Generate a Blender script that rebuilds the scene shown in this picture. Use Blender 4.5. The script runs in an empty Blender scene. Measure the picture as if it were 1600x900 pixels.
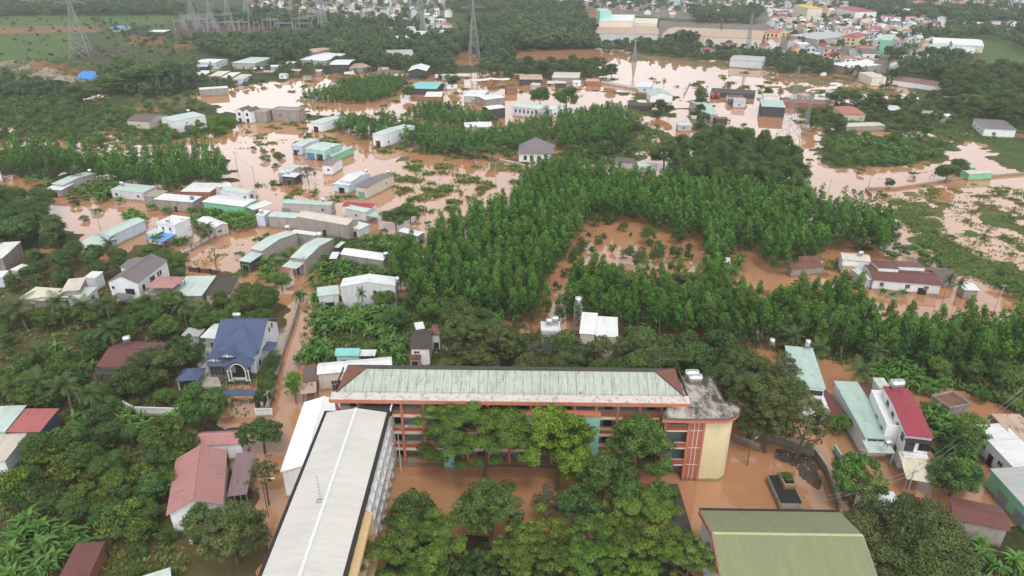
import bpy, math, random
import numpy as np
from mathutils import Vector, Matrix

# ---------------------------------------------------------------- camera, light, exposure
scene = bpy.context.scene
COL = scene.collection
F, CAMH, PITCH = 1109.0, 88.0, math.radians(26.0)
cam_d = bpy.data.cameras.new('camera')
cam_d.sensor_width = 36.0
cam_d.lens = 36.0 * F / 1600.0
cam_d.clip_start = 1.0
cam_d.clip_end = 12000.0
cam = bpy.data.objects.new('camera', cam_d)
cam.location = (0, 0, CAMH)
cam.rotation_euler = (math.pi / 2 - PITCH, 0, 0)
COL.objects.link(cam)
scene.camera = cam

SUN_EL, SUN_AZ = math.radians(62), math.radians(172)   # azimuth clockwise from +Y
world = bpy.data.worlds.new('World')
scene.world = world
world.use_nodes = True
wn, wl = world.node_tree.nodes, world.node_tree.links
wn.clear()
w_out = wn.new('ShaderNodeOutputWorld')
w_bg = wn.new('ShaderNodeBackground')
w_sky = wn.new('ShaderNodeTexSky')
w_sky.sky_type = 'NISHITA'
w_sky.sun_disc = False
w_sky.sun_elevation = SUN_EL
w_sky.sun_rotation = SUN_AZ
w_sky.air_density = 1.0
w_sky.dust_density = 4.0
w_hs = wn.new('ShaderNodeHueSaturation')
w_hs.inputs['Saturation'].default_value = 0.22       # overcast: the blue is veiled by cloud
wl.new(w_sky.outputs[0], w_hs.inputs['Color'])
# broken cloud: brighter towards the horizon, softly mottled overhead
w_tc = wn.new('ShaderNodeTexCoord'); w_sx = wn.new('ShaderNodeSeparateXYZ'); wl.new(w_tc.outputs['Generated'], w_sx.inputs[0])
w_el = wn.new('ShaderNodeMapRange'); w_el.interpolation_type = 'SMOOTHSTEP'
w_el.inputs['From Min'].default_value = 0.24; w_el.inputs['From Max'].default_value = 0.88; w_el.inputs['To Min'].default_value = 2.5; w_el.inputs['To Max'].default_value = 0.8
wl.new(w_sx.outputs['Z'], w_el.inputs['Value'])
w_no = wn.new('ShaderNodeTexNoise'); w_no.inputs['Scale'].default_value = 3.0; w_no.inputs['Detail'].default_value = 4.0
wl.new(w_tc.outputs['Generated'], w_no.inputs['Vector'])
w_nm = wn.new('ShaderNodeMapRange'); w_nm.inputs['From Min'].default_value = 0.3; w_nm.inputs['From Max'].default_value = 0.7; w_nm.inputs['To Min'].default_value = 0.8; w_nm.inputs['To Max'].default_value = 1.2
wl.new(w_no.outputs['Fac'], w_nm.inputs['Value'])
w_m1 = wn.new('ShaderNodeMath'); w_m1.operation = 'MULTIPLY'; wl.new(w_el.outputs[0], w_m1.inputs[0]); wl.new(w_nm.outputs[0], w_m1.inputs[1])
w_vm = wn.new('ShaderNodeVectorMath'); w_vm.operation = 'SCALE'; wl.new(w_hs.outputs[0], w_vm.inputs[0]); wl.new(w_m1.outputs[0], w_vm.inputs['Scale'])
wl.new(w_vm.outputs[0], w_bg.inputs['Color'])
w_bg.inputs['Strength'].default_value = 0.15
wl.new(w_bg.outputs[0], w_out.inputs[0])

sun_d = bpy.data.lights.new('sun', 'SUN')
sun_d.energy = 1.0
sun_d.angle = math.radians(14)
sun_d.color = (1.0, 0.96, 0.9)
sun = bpy.data.objects.new('sun', sun_d)
_sv = Vector((math.sin(SUN_AZ) * math.cos(SUN_EL), math.cos(SUN_AZ) * math.cos(SUN_EL), math.sin(SUN_EL)))
sun.rotation_euler = (-_sv).to_track_quat('-Z', 'Y').to_euler()
sun.location = (0, 0, 400)
COL.objects.link(sun)

scene.view_settings.view_transform = 'Standard'
scene.view_settings.look = 'None'
scene.view_settings.gamma = 1.0
scene.view_settings.exposure = 0.18
scene.cycles.max_bounces = 6
scene.cycles.diffuse_bounces = 3
scene.cycles.glossy_bounces = 3
scene.cycles.transmission_bounces = 2
scene.cycles.volume_bounces = 1
scene.cycles.use_denoising = True

# ---------------------------------------------------------------- helpers
CP, SP = math.cos(PITCH), math.sin(PITCH)

def U(x, y, z=0.0):
    """photo pixel (1600x900) -> the world point at height z"""
    dx, dy = (x - 800) / F, -(y - 450) / F
    d = (dx, CP + dy * SP, -SP + dy * CP)
    t = (z - CAMH) / d[2]
    return Vector((d[0] * t, d[1] * t, z))

def proj(p):
    """world points (n,3) -> photo pixels and depth"""
    p = np.asarray(p, float).reshape(-1, 3)
    q = p - np.array([0, 0, CAMH])
    dep = q[:, 1] * CP - q[:, 2] * SP
    up = q[:, 1] * SP + q[:, 2] * CP
    return 800 + F * q[:, 0] / dep, 450 - F * up / dep, dep

def inpoly(px, py, poly):
    poly = np.asarray(poly, float)
    x0, y0 = poly.min(0); x1, y1 = poly.max(0)
    m = (px >= x0) & (px <= x1) & (py >= y0) & (py <= y1)
    out = np.zeros(px.shape, bool)
    if not m.any(): return out
    a, b = px[m], py[m]
    r = np.zeros(a.shape, bool)
    n = len(poly)
    for i in range(n):
        xa, ya = poly[i]; xb, yb = poly[i - 1]
        if ya == yb: continue
        c = ((ya > b) != (yb > b)) & (a < (xb - xa) * (b - ya) / (yb - ya) + xa)
        r ^= c
    out[m] = r
    return out

def wpoly(pts, z=0.0):
    return np.array([U(x, y, z)[:2] for x, y in pts])

class MB:
    """collects boxes, bars, tubes and polygons into one mesh"""
    def __init__(s): s.v, s.f, s.m = [], [], []
    def poly(s, pts, m=0):
        b = len(s.v); s.v += [tuple(p) for p in pts]; s.f.append(tuple(range(b, b + len(pts)))); s.m.append(m)
    def box(s, x0, y0, z0, x1, y1, z1, m=0):
        b = len(s.v)
        s.v += [(x0, y0, z0), (x1, y0, z0), (x1, y1, z0), (x0, y1, z0), (x0, y0, z1), (x1, y0, z1), (x1, y1, z1), (x0, y1, z1)]
        for q in ((0, 3, 2, 1), (4, 5, 6, 7), (0, 1, 5, 4), (1, 2, 6, 5), (2, 3, 7, 6), (3, 0, 4, 7)):
            s.f.append(tuple(b + i for i in q)); s.m.append(m)
    def bar(s, a, c, w=0.1, h=None, m=0, n=4, w2=None):
        a, c = Vector(a), Vector(c); d = (c - a)
        if d.length < 1e-6: return
        d.normalize()
        r = d.cross(Vector((0, 0, 1)))
        if r.length < 1e-3: r = Vector((1, 0, 0))
        r.normalize(); u = r.cross(d)
        h = w if h is None else h; b = len(s.v); w2 = w if w2 is None else w2
        for p, ww in ((a, w), (c, w2)):
            for k in range(n):
                t = 2 * math.pi * (k + .5) / n
                s.v.append(tuple(p + r * (math.cos(t) * ww * .7071) + u * (math.sin(t) * h * ww / max(w, 1e-6) * .7071)))
        for k in range(n):
            s.f.append((b + k, b + (k + 1) % n, b + n + (k + 1) % n, b + n + k)); s.m.append(m)
        s.f.append(tuple(b + k for k in range(n))[::-1]); s.m.append(m)
        s.f.append(tuple(b + n + k for k in range(n))); s.m.append(m)
    def tube(s, pts, rad, n=6, m=0):
        pts = [Vector(p) for p in pts]
        if not hasattr(rad, '__len__'): rad = [rad] * len(pts)
        b = len(s.v)
        for i, p in enumerate(pts):
            d = (pts[min(i + 1, len(pts) - 1)] - pts[max(i - 1, 0)]).normalized()
            r = d.cross(Vector((0.13, 0.97, 0.2))).normalized(); u = r.cross(d)
            for k in range(n):
                t = 2 * math.pi * k / n
                s.v.append(tuple(p + (r * math.cos(t) + u * math.sin(t)) * rad[i]))
        for i in range(len(pts) - 1):
            for k in range(n):
                s.f.append((b + i * n + k, b + i * n + (k + 1) % n, b + (i + 1) * n + (k + 1) % n, b + (i + 1) * n + k)); s.m.append(m)
        s.f.append(tuple(b + k for k in range(n))[::-1]); s.m.append(m)
        s.f.append(tuple(b + (len(pts) - 1) * n + k for k in range(n))); s.m.append(m)
    def slab(s, polys, th, m=0, mb=None):
        """connected polygons thickened downwards by th"""
        key, top = {}, []
        for pl in polys:
            idx = []
            for p in pl:
                k = tuple(round(c, 4) for c in p)
                if k not in key: key[k] = len(key); top.append(k)
                idx.append(key[k])
            pl[:] = idx
        b, n = len(s.v), len(top)
        s.v += top + [(x, y, z - th) for x, y, z in top]
        cnt = {}
        for pl in polys:
            s.f.append(tuple(b + i for i in pl)); s.m.append(m)
            s.f.append(tuple(b + n + i for i in pl[::-1])); s.m.append(m if mb is None else mb)
            for i in range(len(pl)):
                e = (pl[i - 1], pl[i]); cnt[e] = 1
        for (i, j) in cnt:
            if (j, i) not in cnt:
                s.f.append((b + j, b + i, b + n + i, b + n + j)); s.m.append(m if mb is None else mb)
    def mesh(s, name, mats):
        me = bpy.data.meshes.new(name)
        me.from_pydata(s.v, [], s.f)
        for mm in (mats if isinstance(mats, (list, tuple)) else [mats]): me.materials.append(mm)
        if any(s.m): me.polygons.foreach_set('material_index', s.m)
        me.update()
        return me
    def build(s, name, mats, parent=None, smooth=False):
        if not s.v: return None
        me = s.mesh(name, mats)
        if smooth: me.polygons.foreach_set('use_smooth', [True] * len(me.polygons))
        return link(name, me, parent)

def link(name, data, parent=None):
    o = bpy.data.objects.new(name, data)
    COL.objects.link(o)
    if parent is not None: o.parent = parent
    return o

def tag(o, label=None, cat=None, group=None, kind=None):
    if label: o['label'] = label
    if cat: o['category'] = cat
    if group: o['group'] = group
    if kind: o['kind'] = kind
    return o

def thing(name, label, cat, loc=(0, 0, 0), rz=0.0, group=None):
    o = bpy.data.objects.new(name, None)
    o.empty_display_size = 0.5
    o.location = loc; o.rotation_euler = (0, 0, rz)
    COL.objects.link(o)
    return tag(o, label, cat, group)

def copy_tree(o, parent=None):
    c = o.copy(); COL.objects.link(c)
    if parent is not None: c.parent = parent
    for ch in list(o.children): copy_tree(ch, c)
    return c

# ---------------------------------------------------------------- materials
MATS = {}
def nodes_of(name):
    m = bpy.data.materials.new(name); m.use_nodes = True
    nt = m.node_tree; nt.nodes.clear()
    out = nt.nodes.new('ShaderNodeOutputMaterial')
    return m, nt, nt.nodes, nt.links, out

def noise(nt, scale, detail=3.0, rough=0.55, vec=None, sc=None):
    n = nt.nodes.new('ShaderNodeTexNoise')
    n.inputs['Scale'].default_value = scale; n.inputs['Detail'].default_value = detail; n.inputs['Roughness'].default_value = rough
    if vec is not None:
        if sc is not None:
            mp = nt.nodes.new('ShaderNodeMapping'); mp.inputs['Scale'].default_value = sc
            nt.links.new(vec, mp.inputs['Vector']); vec = mp.outputs[0]
        nt.links.new(vec, n.inputs['Vector'])
    return n.outputs['Fac']

def ramp(nt, fac, a, b):
    r = nt.nodes.new('ShaderNodeMapRange'); r.inputs['From Min'].default_value = a; r.inputs['From Max'].default_value = b
    nt.links.new(fac, r.inputs['Value']); return r.outputs[0]

def mixc(nt, fac, a, b, mode='MIX'):
    n = nt.nodes.new('ShaderNodeMix'); n.data_type = 'RGBA'; n.blend_type = mode
    for s, v in ((0, fac), (6, a), (7, b)):
        if hasattr(v, 'links') or hasattr(v, 'is_linked'): nt.links.new(v, n.inputs[s])
        elif s == 0: n.inputs[0].default_value = v
        else: n.inputs[s].default_value = (*v, 1)
    return n.outputs[2]

def math_n(nt, op, a, b=None):
    n = nt.nodes.new('ShaderNodeMath'); n.operation = op
    for i, v in enumerate((a, b)):
        if v is None: continue
        if hasattr(v, 'is_linked'): nt.links.new(v, n.inputs[i])
        else: n.inputs[i].default_value = v
    return n.outputs[0]

def principled(nt, col, rough=0.7, spec=0.3, metal=0.0):
    p = nt.nodes.new('ShaderNodeBsdfPrincipled')
    if hasattr(col, 'is_linked'): nt.links.new(col, p.inputs['Base Color'])
    else: p.inputs['Base Color'].default_value = (*col, 1)
    if hasattr(rough, 'is_linked'): nt.links.new(rough, p.inputs['Roughness'])
    else: p.inputs['Roughness'].default_value = rough
    p.inputs['Specular IOR Level'].default_value = spec
    p.inputs['Metallic'].default_value = metal
    return p

def texco(nt, which='Object'):
    return nt.nodes.new('ShaderNodeTexCoord').outputs[which]

def mul(c, k): return tuple(min(1, x * k) for x in c)

def wall_mat(name, col, dirt=0.35, dcol=(0.12, 0.10, 0.08), rough=0.85):
    """painted render or bare concrete, streaked and blotched by weather"""
    if name in MATS: return MATS[name]
    m, nt, N, L, out = nodes_of(name)
    co = texco(nt)
    streak = ramp(nt, noise(nt, 1.0, 4, 0.65, co, (1.3, 1.3, 0.16)), 0.5, 0.78)
    blot = ramp(nt, noise(nt, 0.35, 5, 0.6, co), 0.35, 0.75)
    fine = noise(nt, 6.0, 2, 0.5, co)
    c = mixc(nt, math_n(nt, 'MULTIPLY', blot, 0.25), col, mul(col, 0.72))
    c = mixc(nt, math_n(nt, 'MULTIPLY', streak, dirt), c, dcol)
    c = mixc(nt, math_n(nt, 'MULTIPLY', fine, 0.12), c, mul(col, 0.55))
    sz = N.new('ShaderNodeSeparateXYZ'); L.new(co, sz.inputs[0])      # mud left by the flood
    hgt = math_n(nt, 'SUBTRACT', sz.outputs['Z'], math_n(nt, 'MULTIPLY', noise(nt, 0.6, 4, 0.6, co), 0.9))
    c = mixc(nt, math_n(nt, 'MULTIPLY', ramp(nt, hgt, 0.35, 0.0), 0.75), c, (0.20, 0.115, 0.06))
    p = principled(nt, c, rough, 0.2)
    L.new(p.outputs[0], out.inputs[0])
    MATS[name] = m
    return m

def roof_mat(name, col, axis=0, rust=0.0, sheet=1.0, rough=0.45, wear=0.25, dcol=(0.13, 0.09, 0.07), laps=1.0, seam=.3):
    """corrugated sheet metal; ribs repeat along local axis 0 (x) or 1 (y)"""
    key = f'{name}_{"xy"[axis]}'
    if key in MATS: return MATS[key]
    m, nt, N, L, out = nodes_of(key)
    co = texco(nt)
    sep = N.new('ShaderNodeSeparateXYZ'); L.new(co, sep.inputs[0])
    a = sep.outputs[axis]
    info = N.new('ShaderNodeObjectInfo')
    # sheets differ slightly from one another
    w = N.new('ShaderNodeTexWhiteNoise'); w.noise_dimensions = '1D'
    L.new(math_n(nt, 'ADD', math_n(nt, 'FLOOR', math_n(nt, 'DIVIDE', a, sheet)), math_n(nt, 'MULTIPLY', info.outputs['Random'], 50)), w.inputs['W'])
    c = mixc(nt, math_n(nt, 'MULTIPLY', w.outputs[0], 0.22), col, mul(col, 0.75))
    sc = (2.2, 0.22, 1) if axis == 0 else (0.22, 2.2, 1)
    streak = ramp(nt, noise(nt, 1.0, 4, 0.6, co, sc), 0.45, 0.8)
    c = mixc(nt, math_n(nt, 'MULTIPLY', streak, wear), c, mixc(nt, 0.5, dcol, mul(col, 0.5)))
    blot = ramp(nt, noise(nt, 0.18, 4, 0.6, co), 0.45, 0.7)
    c = mixc(nt, math_n(nt, 'MULTIPLY', blot, 0.22), c, mul(col, 0.62))
    if rust > 0:
        rs = ramp(nt, noise(nt, 1.0, 5, 0.7, co, (sc[0] * .5, sc[1] * 1.4, 1)), 0.62 - rust * 0.35, 0.72 - rust * 0.2)
        c = mixc(nt, math_n(nt, 'MULTIPLY', rs, 0.85), c, (0.13, 0.055, 0.035))
    rib = math_n(nt, 'ABSOLUTE', math_n(nt, 'SUBTRACT', math_n(nt, 'FRACT', math_n(nt, 'DIVIDE', a, sheet * 0.5)), 0.5))
    groove = ramp(nt, rib, 0.06, 0.0)
    lap = ramp(nt, math_n(nt, 'ABSOLUTE', math_n(nt, 'SUBTRACT', math_n(nt, 'FRACT', math_n(nt, 'DIVIDE', sep.outputs[1 - axis], 3.3)), 0.5)), 0.022, 0.0)
    c = mixc(nt, math_n(nt, 'MULTIPLY', lap, 0.3 * laps), c, mul(col, 0.45))
    w2 = N.new('ShaderNodeTexWhiteNoise'); w2.noise_dimensions = '2D'
    cmb = N.new('ShaderNodeCombineXYZ'); L.new(math_n(nt, 'FLOOR', math_n(nt, 'DIVIDE', a, sheet)), cmb.inputs[0]); L.new(math_n(nt, 'FLOOR', math_n(nt, 'ADD', math_n(nt, 'DIVIDE', sep.outputs[1 - axis], 3.3), 0.5)), cmb.inputs[1])
    L.new(cmb.outputs[0], w2.inputs['Vector'])
    c = mixc(nt, math_n(nt, 'MULTIPLY', ramp(nt, w2.outputs['Value'], 0.78, 0.8), 0.14 * laps), c, mul(col, 0.5))
    c = mixc(nt, math_n(nt, 'MULTIPLY', math_n(nt, 'MULTIPLY', groove, seam), ramp(nt, noise(nt, 1.3, 4, .7, co), .3, .55)) if seam > .5 else math_n(nt, 'MULTIPLY', groove, seam), c, dcol if seam > .5 else mul(col, 0.5))
    bump = N.new('ShaderNodeBump'); bump.inputs['Strength'].default_value = 0.6; bump.inputs['Distance'].default_value = 0.06
    L.new(rib, bump.inputs['Height'])
    p = principled(nt, c, rough, 0.4)
    L.new(bump.outputs[0], p.inputs['Normal'])
    L.new(p.outputs[0], out.inputs[0])
    MATS[key] = m
    return m

def plain_mat(name, col, rough=0.6, spec=0.3, metal=0.0, var=0.2, scale=1.5):
    if name in MATS: return MATS[name]
    m, nt, N, L, out = nodes_of(name)
    f = ramp(nt, noise(nt, scale, 4, 0.6, texco(nt)), 0.3, 0.75)
    c = mixc(nt, math_n(nt, 'MULTIPLY', f, var * 2), col, mul(col, 0.55))
    p = principled(nt, c, rough, spec, metal)
    L.new(p.outputs[0], out.inputs[0])
    MATS[name] = m
    return m

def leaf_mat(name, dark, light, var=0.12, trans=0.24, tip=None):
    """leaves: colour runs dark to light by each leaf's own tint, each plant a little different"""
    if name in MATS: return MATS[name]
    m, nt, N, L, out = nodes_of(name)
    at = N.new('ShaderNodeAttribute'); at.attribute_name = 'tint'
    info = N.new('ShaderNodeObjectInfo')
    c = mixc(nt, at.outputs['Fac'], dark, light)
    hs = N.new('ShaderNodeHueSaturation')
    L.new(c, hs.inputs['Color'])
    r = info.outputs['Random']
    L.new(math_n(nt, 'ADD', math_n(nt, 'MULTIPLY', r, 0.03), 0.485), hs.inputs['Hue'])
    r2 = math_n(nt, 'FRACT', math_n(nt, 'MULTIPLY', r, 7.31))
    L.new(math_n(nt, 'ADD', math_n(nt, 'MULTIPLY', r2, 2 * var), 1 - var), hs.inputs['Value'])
    p = principled(nt, hs.outputs[0], 0.55, 0.35)
    t = N.new('ShaderNodeBsdfTranslucent'); L.new(hs.outputs[0], t.inputs[0])
    mx = N.new('ShaderNodeMixShader'); mx.inputs[0].default_value = trans
    L.new(p.outputs[0], mx.inputs[1]); L.new(t.outputs[0], mx.inputs[2])
    L.new(mx.outputs[0], out.inputs[0])
    MATS[name] = m
    return m
# ---------------------------------------------------------------- ground, flood water, haze
GC = dict(grass=(0.060, 0.105, 0.026), field=(0.085, 0.16, 0.035), soil=(0.30, 0.145, 0.072), mud=(0.40, 0.20, 0.09),
          dark=(0.045, 0.036, 0.026), rubble=(0.10, 0.078, 0.07), conc=(0.36, 0.33, 0.29), town=(0.24, 0.215, 0.19),
          under=(0.045, 0.058, 0.020), scrub=(0.05, 0.082, 0.024), garden=(0.115, 0.088, 0.036), dry=(0.17, 0.16, 0.06), road=(0.38, 0.30, 0.25), weedy=(0.095, 0.150, 0.040))
# (kind, height above the water or below it, unevenness, outline on the ground, mound height)
LAND = [
 ('scrub', .6, .25, [(-900, 225), (0, 222), (60, 215), (140, 226), (250, 224), (345, 207), (382, 190), (340, 168), (300, 152), (330, 140), (420, 130), (490, 118), (540, 122), (690, 122), (720, 115), (800, 108), (860, 130), (960, 118), (985, 95), (1060, 92), (1190, 100), (1300, 116), (1420, 130), (1430, 160), (1480, 188), (1500, 222), (1600, 210), (2500, 220), (2500, -85), (-900, -85)], 0),
 ('field', .7, .2, [(-400, 32), (300, 21), (265, 38), (135, 46), (132, 92), (60, 98), (-400, 95)], 0),
 ('grass', .7, .2, [(130, 48), (300, 40), (300, 80), (200, 95), (130, 95)], 0),
 ('field', .7, .2, [(640, 37), (860, 36), (850, 56), (680, 56)], 0),
 ('field', .7, .2, [(800, 14), (860, 18), (850, 32), (800, 30)], 0),
 ('field', .7, .2, [(1505, 55), (1800, 62), (1800, 112), (1560, 104), (1500, 84)], 0),
 ('field', .7, .2, [(1385, 104), (1450, 104), (1455, 121), (1385, 120)], 0),
 ('soil', .7, .2, [(28, 102), (105, 101), (122, 118), (95, 124), (50, 122)], 4),
 ('rubble', .7, .2, [(118, 77), (205, 79), (212, 98), (150, 104), (118, 92)], 4),
 ('soil', .7, .2, [(195, 59), (258, 61), (255, 72), (200, 72)], 3),
 ('soil', .7, .2, [(268, 67), (308, 67), (305, 77), (270, 77)], 2),
 ('soil', .7, .2, [(-60, 45), (150, 40), (150, 50), (-60, 56)], 0),
 ('road', .7, .1, [(-400, 12), (10, 2), (48, -8), (52, -2), (25, 14), (-10, 26), (-400, 36)], 0),
 ('road', .7, .1, [(-60, 97), (25, 97), (45, 117), (125, 124), (165, 118), (165, 126), (110, 130), (38, 122), (12, 104), (-60, 103)], 0),
 ('soil', .7, .2, [(902, 17), (938, 17), (938, 36), (912, 36)], 9),
 ('dry', .6, .2, [(200, 152), (300, 148), (320, 165), (260, 172), (205, 168)], 0),
 ('town', .7, .1, [(1180, 12), (1500, 12), (1510, 60), (1480, 110), (1400, 118), (1290, 100), (1190, 90)], 0),
 ('town', .7, .1, [(380, -12), (720, -14), (700, 24), (640, 44), (590, 44), (560, 24), (400, 26)], 0),
 ('town', .7, .1, [(800, -14), (1200, -10), (1250, 30), (1150, 36), (1000, 26), (860, 12)], 0),
 ('town', .7, .1, [(1500, -30), (1900, -30), (1900, 45), (1500, 40)], 0),
 ('town', .7, .1, [(920, 30), (1230, 40), (1225, 74), (920, 66)], 0),
 ('rubble', .7, .1, [(275, 38), (520, 34), (520, 56), (400, 62), (280, 60)], 0),
 # ponds and river on the far side
 ('water', -.6, .1, [(700, 79), (748, 81), (746, 104), (703, 104)], 0),
 ('water', -.5, .15, [(795, 78), (960, 75), (1000, 84), (1060, 93), (1190, 101), (1300, 113), (1400, 119), (1425, 133), (1300, 145), (1000, 145), (950, 118), (930, 91), (840, 93), (800, 92)], 0),
 ('dry', .15, .35, [(940, 82), (1000, 83), (1070, 92), (1190, 101), (1290, 112), (1280, 120), (1150, 108), (1000, 94)], 0),
 ('dry', .15, .35, [(1190, 122), (1280, 118), (1400, 122), (1395, 133), (1260, 132)], 0),
 ('water', -.6, .1, [(362, 152), (420, 136), (500, 123), (500, 119), (545, 109), (690, 113), (690, 123), (560, 129), (482, 136), (470, 155), (520, 166), (600, 172), (600, 184), (480, 174), (362, 172)], 0),
 ('water', -.6, .1, [(555, 150), (660, 150), (640, 172), (720, 190), (720, 200), (640, 190), (560, 172)], 0),
 ('water', -.4, .2, [(128, 148), (166, 146), (165, 160), (135, 160)], 0),
 ('water', -.4, .2, [(204, 176), (240, 165), (245, 174), (214, 182)], 0),
 ('water', -.4, .2, [(-30, 198), (30, 196), (28, 205), (-30, 206)], 0),
 ('water', -.4, .2, [(145, 206), (200, 204), (250, 214), (200, 220), (150, 214)], 0),
 # between the flooded lanes
 ('under', .35, .25, [(-900, 236), (60, 231), (200, 249), (350, 251), (362, 282), (250, 290), (160, 277), (-60, 277), (-900, 277)], 0),
 ('under', .2, .3, [(35, 264), (110, 262), (186, 282), (172, 308), (110, 306), (40, 277)], 0),
 ('under', .4, .2, [(-900, 300), (60, 315), (118, 372), (110, 395), (-900, 395)], 0),
 ('garden', .3, .35, [(-900, 395), (110, 395), (165, 402), (190, 402), (222, 384), (285, 398), (275, 440), (340, 424), (380, 436), (400, 452), (452, 462), (452, 500), (436, 560), (422, 640), (412, 700), (405, 760), (425, 800), (405, 900), (380, 1000), (-900, 1000)], 0),
 ('grass', .3, .3, [(505, 372), (650, 368), (640, 440), (505, 432)], 0),
 ('grass', .35, .2, [(478, 470), (690, 465), (700, 575), (520, 580), (468, 560)], 0),
 ('garden', .2, .3, [(690, 500), (900, 520), (1190, 535), (1200, 600), (690, 600)], 0),
 ('under', .25, .35, [(1190, 545), (1330, 565), (1480, 605), (1600, 645), (2500, 700), (2500, 560), (1600, 560), (1500, 565), (1300, 535)], 0),
 ('under', .2, .4, [(1440, 630), (1500, 630), (1530, 700), (1500, 760), (1460, 760)], 0),
 ('under', .35, .2, [(1480, 800), (1900, 860), (1900, 1000), (1320, 1000), (1340, 850)], 0),
 ('weedy', -.38, .72, [(1392, 308), (1480, 318), (1600, 328), (1800, 345), (1800, 480), (1600, 462), (1480, 422), (1430, 372), (1395, 348)], 0),
 ('weedy', .32, .28, [(1388, 312), (1440, 322), (1475, 352), (1500, 385), (1640, 440), (1700, 480), (1600, 466), (1480, 424), (1430, 374)], 0),
 ('weedy', .12, .5, [(1540, 330), (1700, 345), (1700, 400), (1600, 392), (1545, 360)], 0),
 ('grass', .3, .25, [(1275, 222), (1300, 208), (1440, 215), (1490, 226), (1480, 248), (1420, 260), (1310, 262), (1275, 245)], 0),
 ('grass', .4, .2, [(1250, 165), (1440, 150), (1500, 170), (1640, 150), (1640, 232), (1560, 230), (1500, 222), (1440, 206), (1300, 206), (1250, 190)], 0),
 ('grass', .45, .2, [(1520, 228), (1900, 218), (1900, 285), (1590, 272), (1560, 250)], 0),
 ('dry', -.12, .4, [(560, 212), (700, 238), (840, 258), (840, 275), (700, 262), (600, 250)], 0),
 ('dry', -.12, .42, [(1380, 310), (1430, 296), (1520, 300), (1600, 305), (1600, 330), (1400, 330)], 0),
 ('soil', -.22, .35, [(610, 420), (850, 262), (1300, 300), (1400, 370), (1240, 420), (1600, 500), (1600, 570), (1180, 535), (700, 490)], 0),
 ('water', -.6, .1, [(905, 335), (960, 333), (1040, 352), (1105, 378), (1240, 400), (1240, 450), (1100, 430), (1000, 418), (900, 410), (885, 435), (845, 458), (850, 400)], 0),
 ('grass', .2, .4, [(900, 212), (1010, 190), (1050, 215), (1010, 245), (960, 262), (860, 262), (870, 240)], 0),
 ('grass', .2, .3, [(1084, 132), (1104, 134), (1106, 205), (1092, 215), (1086, 180)], 0),
 ('grass', .12, .3, [(1000, 168), (1058, 164), (1056, 178), (1020, 186), (1000, 184)], 0),
 ('grass', .1, .35, [(880, 134), (1000, 148), (1000, 153), (880, 140)], 0),
 ('dark', .3, .25, [(600, 850), (830, 832), (1100, 850), (1100, 1010), (580, 1010)], 0),
 ('conc', .25, .04, [(318, 548), (334, 528), (332, 565), (346, 602), (302, 604), (316, 572)], 0),
 ('conc', .25, .04, [(430, 520), (461, 513), (442, 558), (428, 596), (419, 560)], 0),
 ('grass', .15, .3, [(415, 172), (480, 176), (560, 180), (640, 192), (705, 201), (690, 208), (600, 196), (480, 186), (415, 184)], 0),
 ('grass', .1, .4, [(1000, 150), (1060, 146), (1060, 160), (1010, 166)], 0),
 ('dry', .05, .45, [(1180, 134), (1300, 130), (1420, 140), (1400, 152), (1260, 150)], 0),
 ('rubble', .35, .35, [(1185, 690), (1295, 700), (1297, 738), (1262, 750), (1225, 738)], 0.6),
 ('water', -.4, .1, [(345, 601), (402, 600), (404, 640), (398, 668), (352, 668), (350, 640)], 0),
 ('water', -.5, .08, [(470, 438), (497, 438), (484, 520), (462, 560), (445, 640), (440, 760), (408, 760), (414, 700), (426, 640), (434, 575), (452, 520), (466, 480)], 0),
]

NR, NC = 620, 640
_k = np.linspace(0, 1, NR)
_d = 22.0 * (6500.0 / 22.0) ** _k
_u = np.linspace(-1.05, 1.05, NC)
GX = (_d[:, None] + 35.0) * _u[None, :]
GY = np.repeat(_d[:, None], NC, 1)

def vnoise(x, y, s, seed=0):
    """smooth value noise in numpy"""
    r = np.random.RandomState(seed); t = r.rand(256, 256)
    a, b = x / s, y / s
    i, j = np.floor(a).astype(int), np.floor(b).astype(int)
    f, g = a - i, b - j
    f, g = f * f * (3 - 2 * f), g * g * (3 - 2 * g)
    q = lambda p, o: t[p & 255, o & 255]
    return (q(i, j) * (1 - f) + q(i + 1, j) * f) * (1 - g) + (q(i, j + 1) * (1 - f) + q(i + 1, j + 1) * f) * g

def seg_dist(px, py, poly):
    d = np.full(px.shape, 1e9)
    for i in range(len(poly)):
        x0, y0 = poly[i - 1]; x1, y1 = poly[i]
        ex, ey = x1 - x0, y1 - y0
        t = np.clip(((px - x0) * ex + (py - y0) * ey) / max(ex * ex + ey * ey, 1e-9), 0, 1)
        d = np.minimum(d, np.hypot(px - x0 - t * ex, py - y0 - t * ey))
    return d

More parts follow.
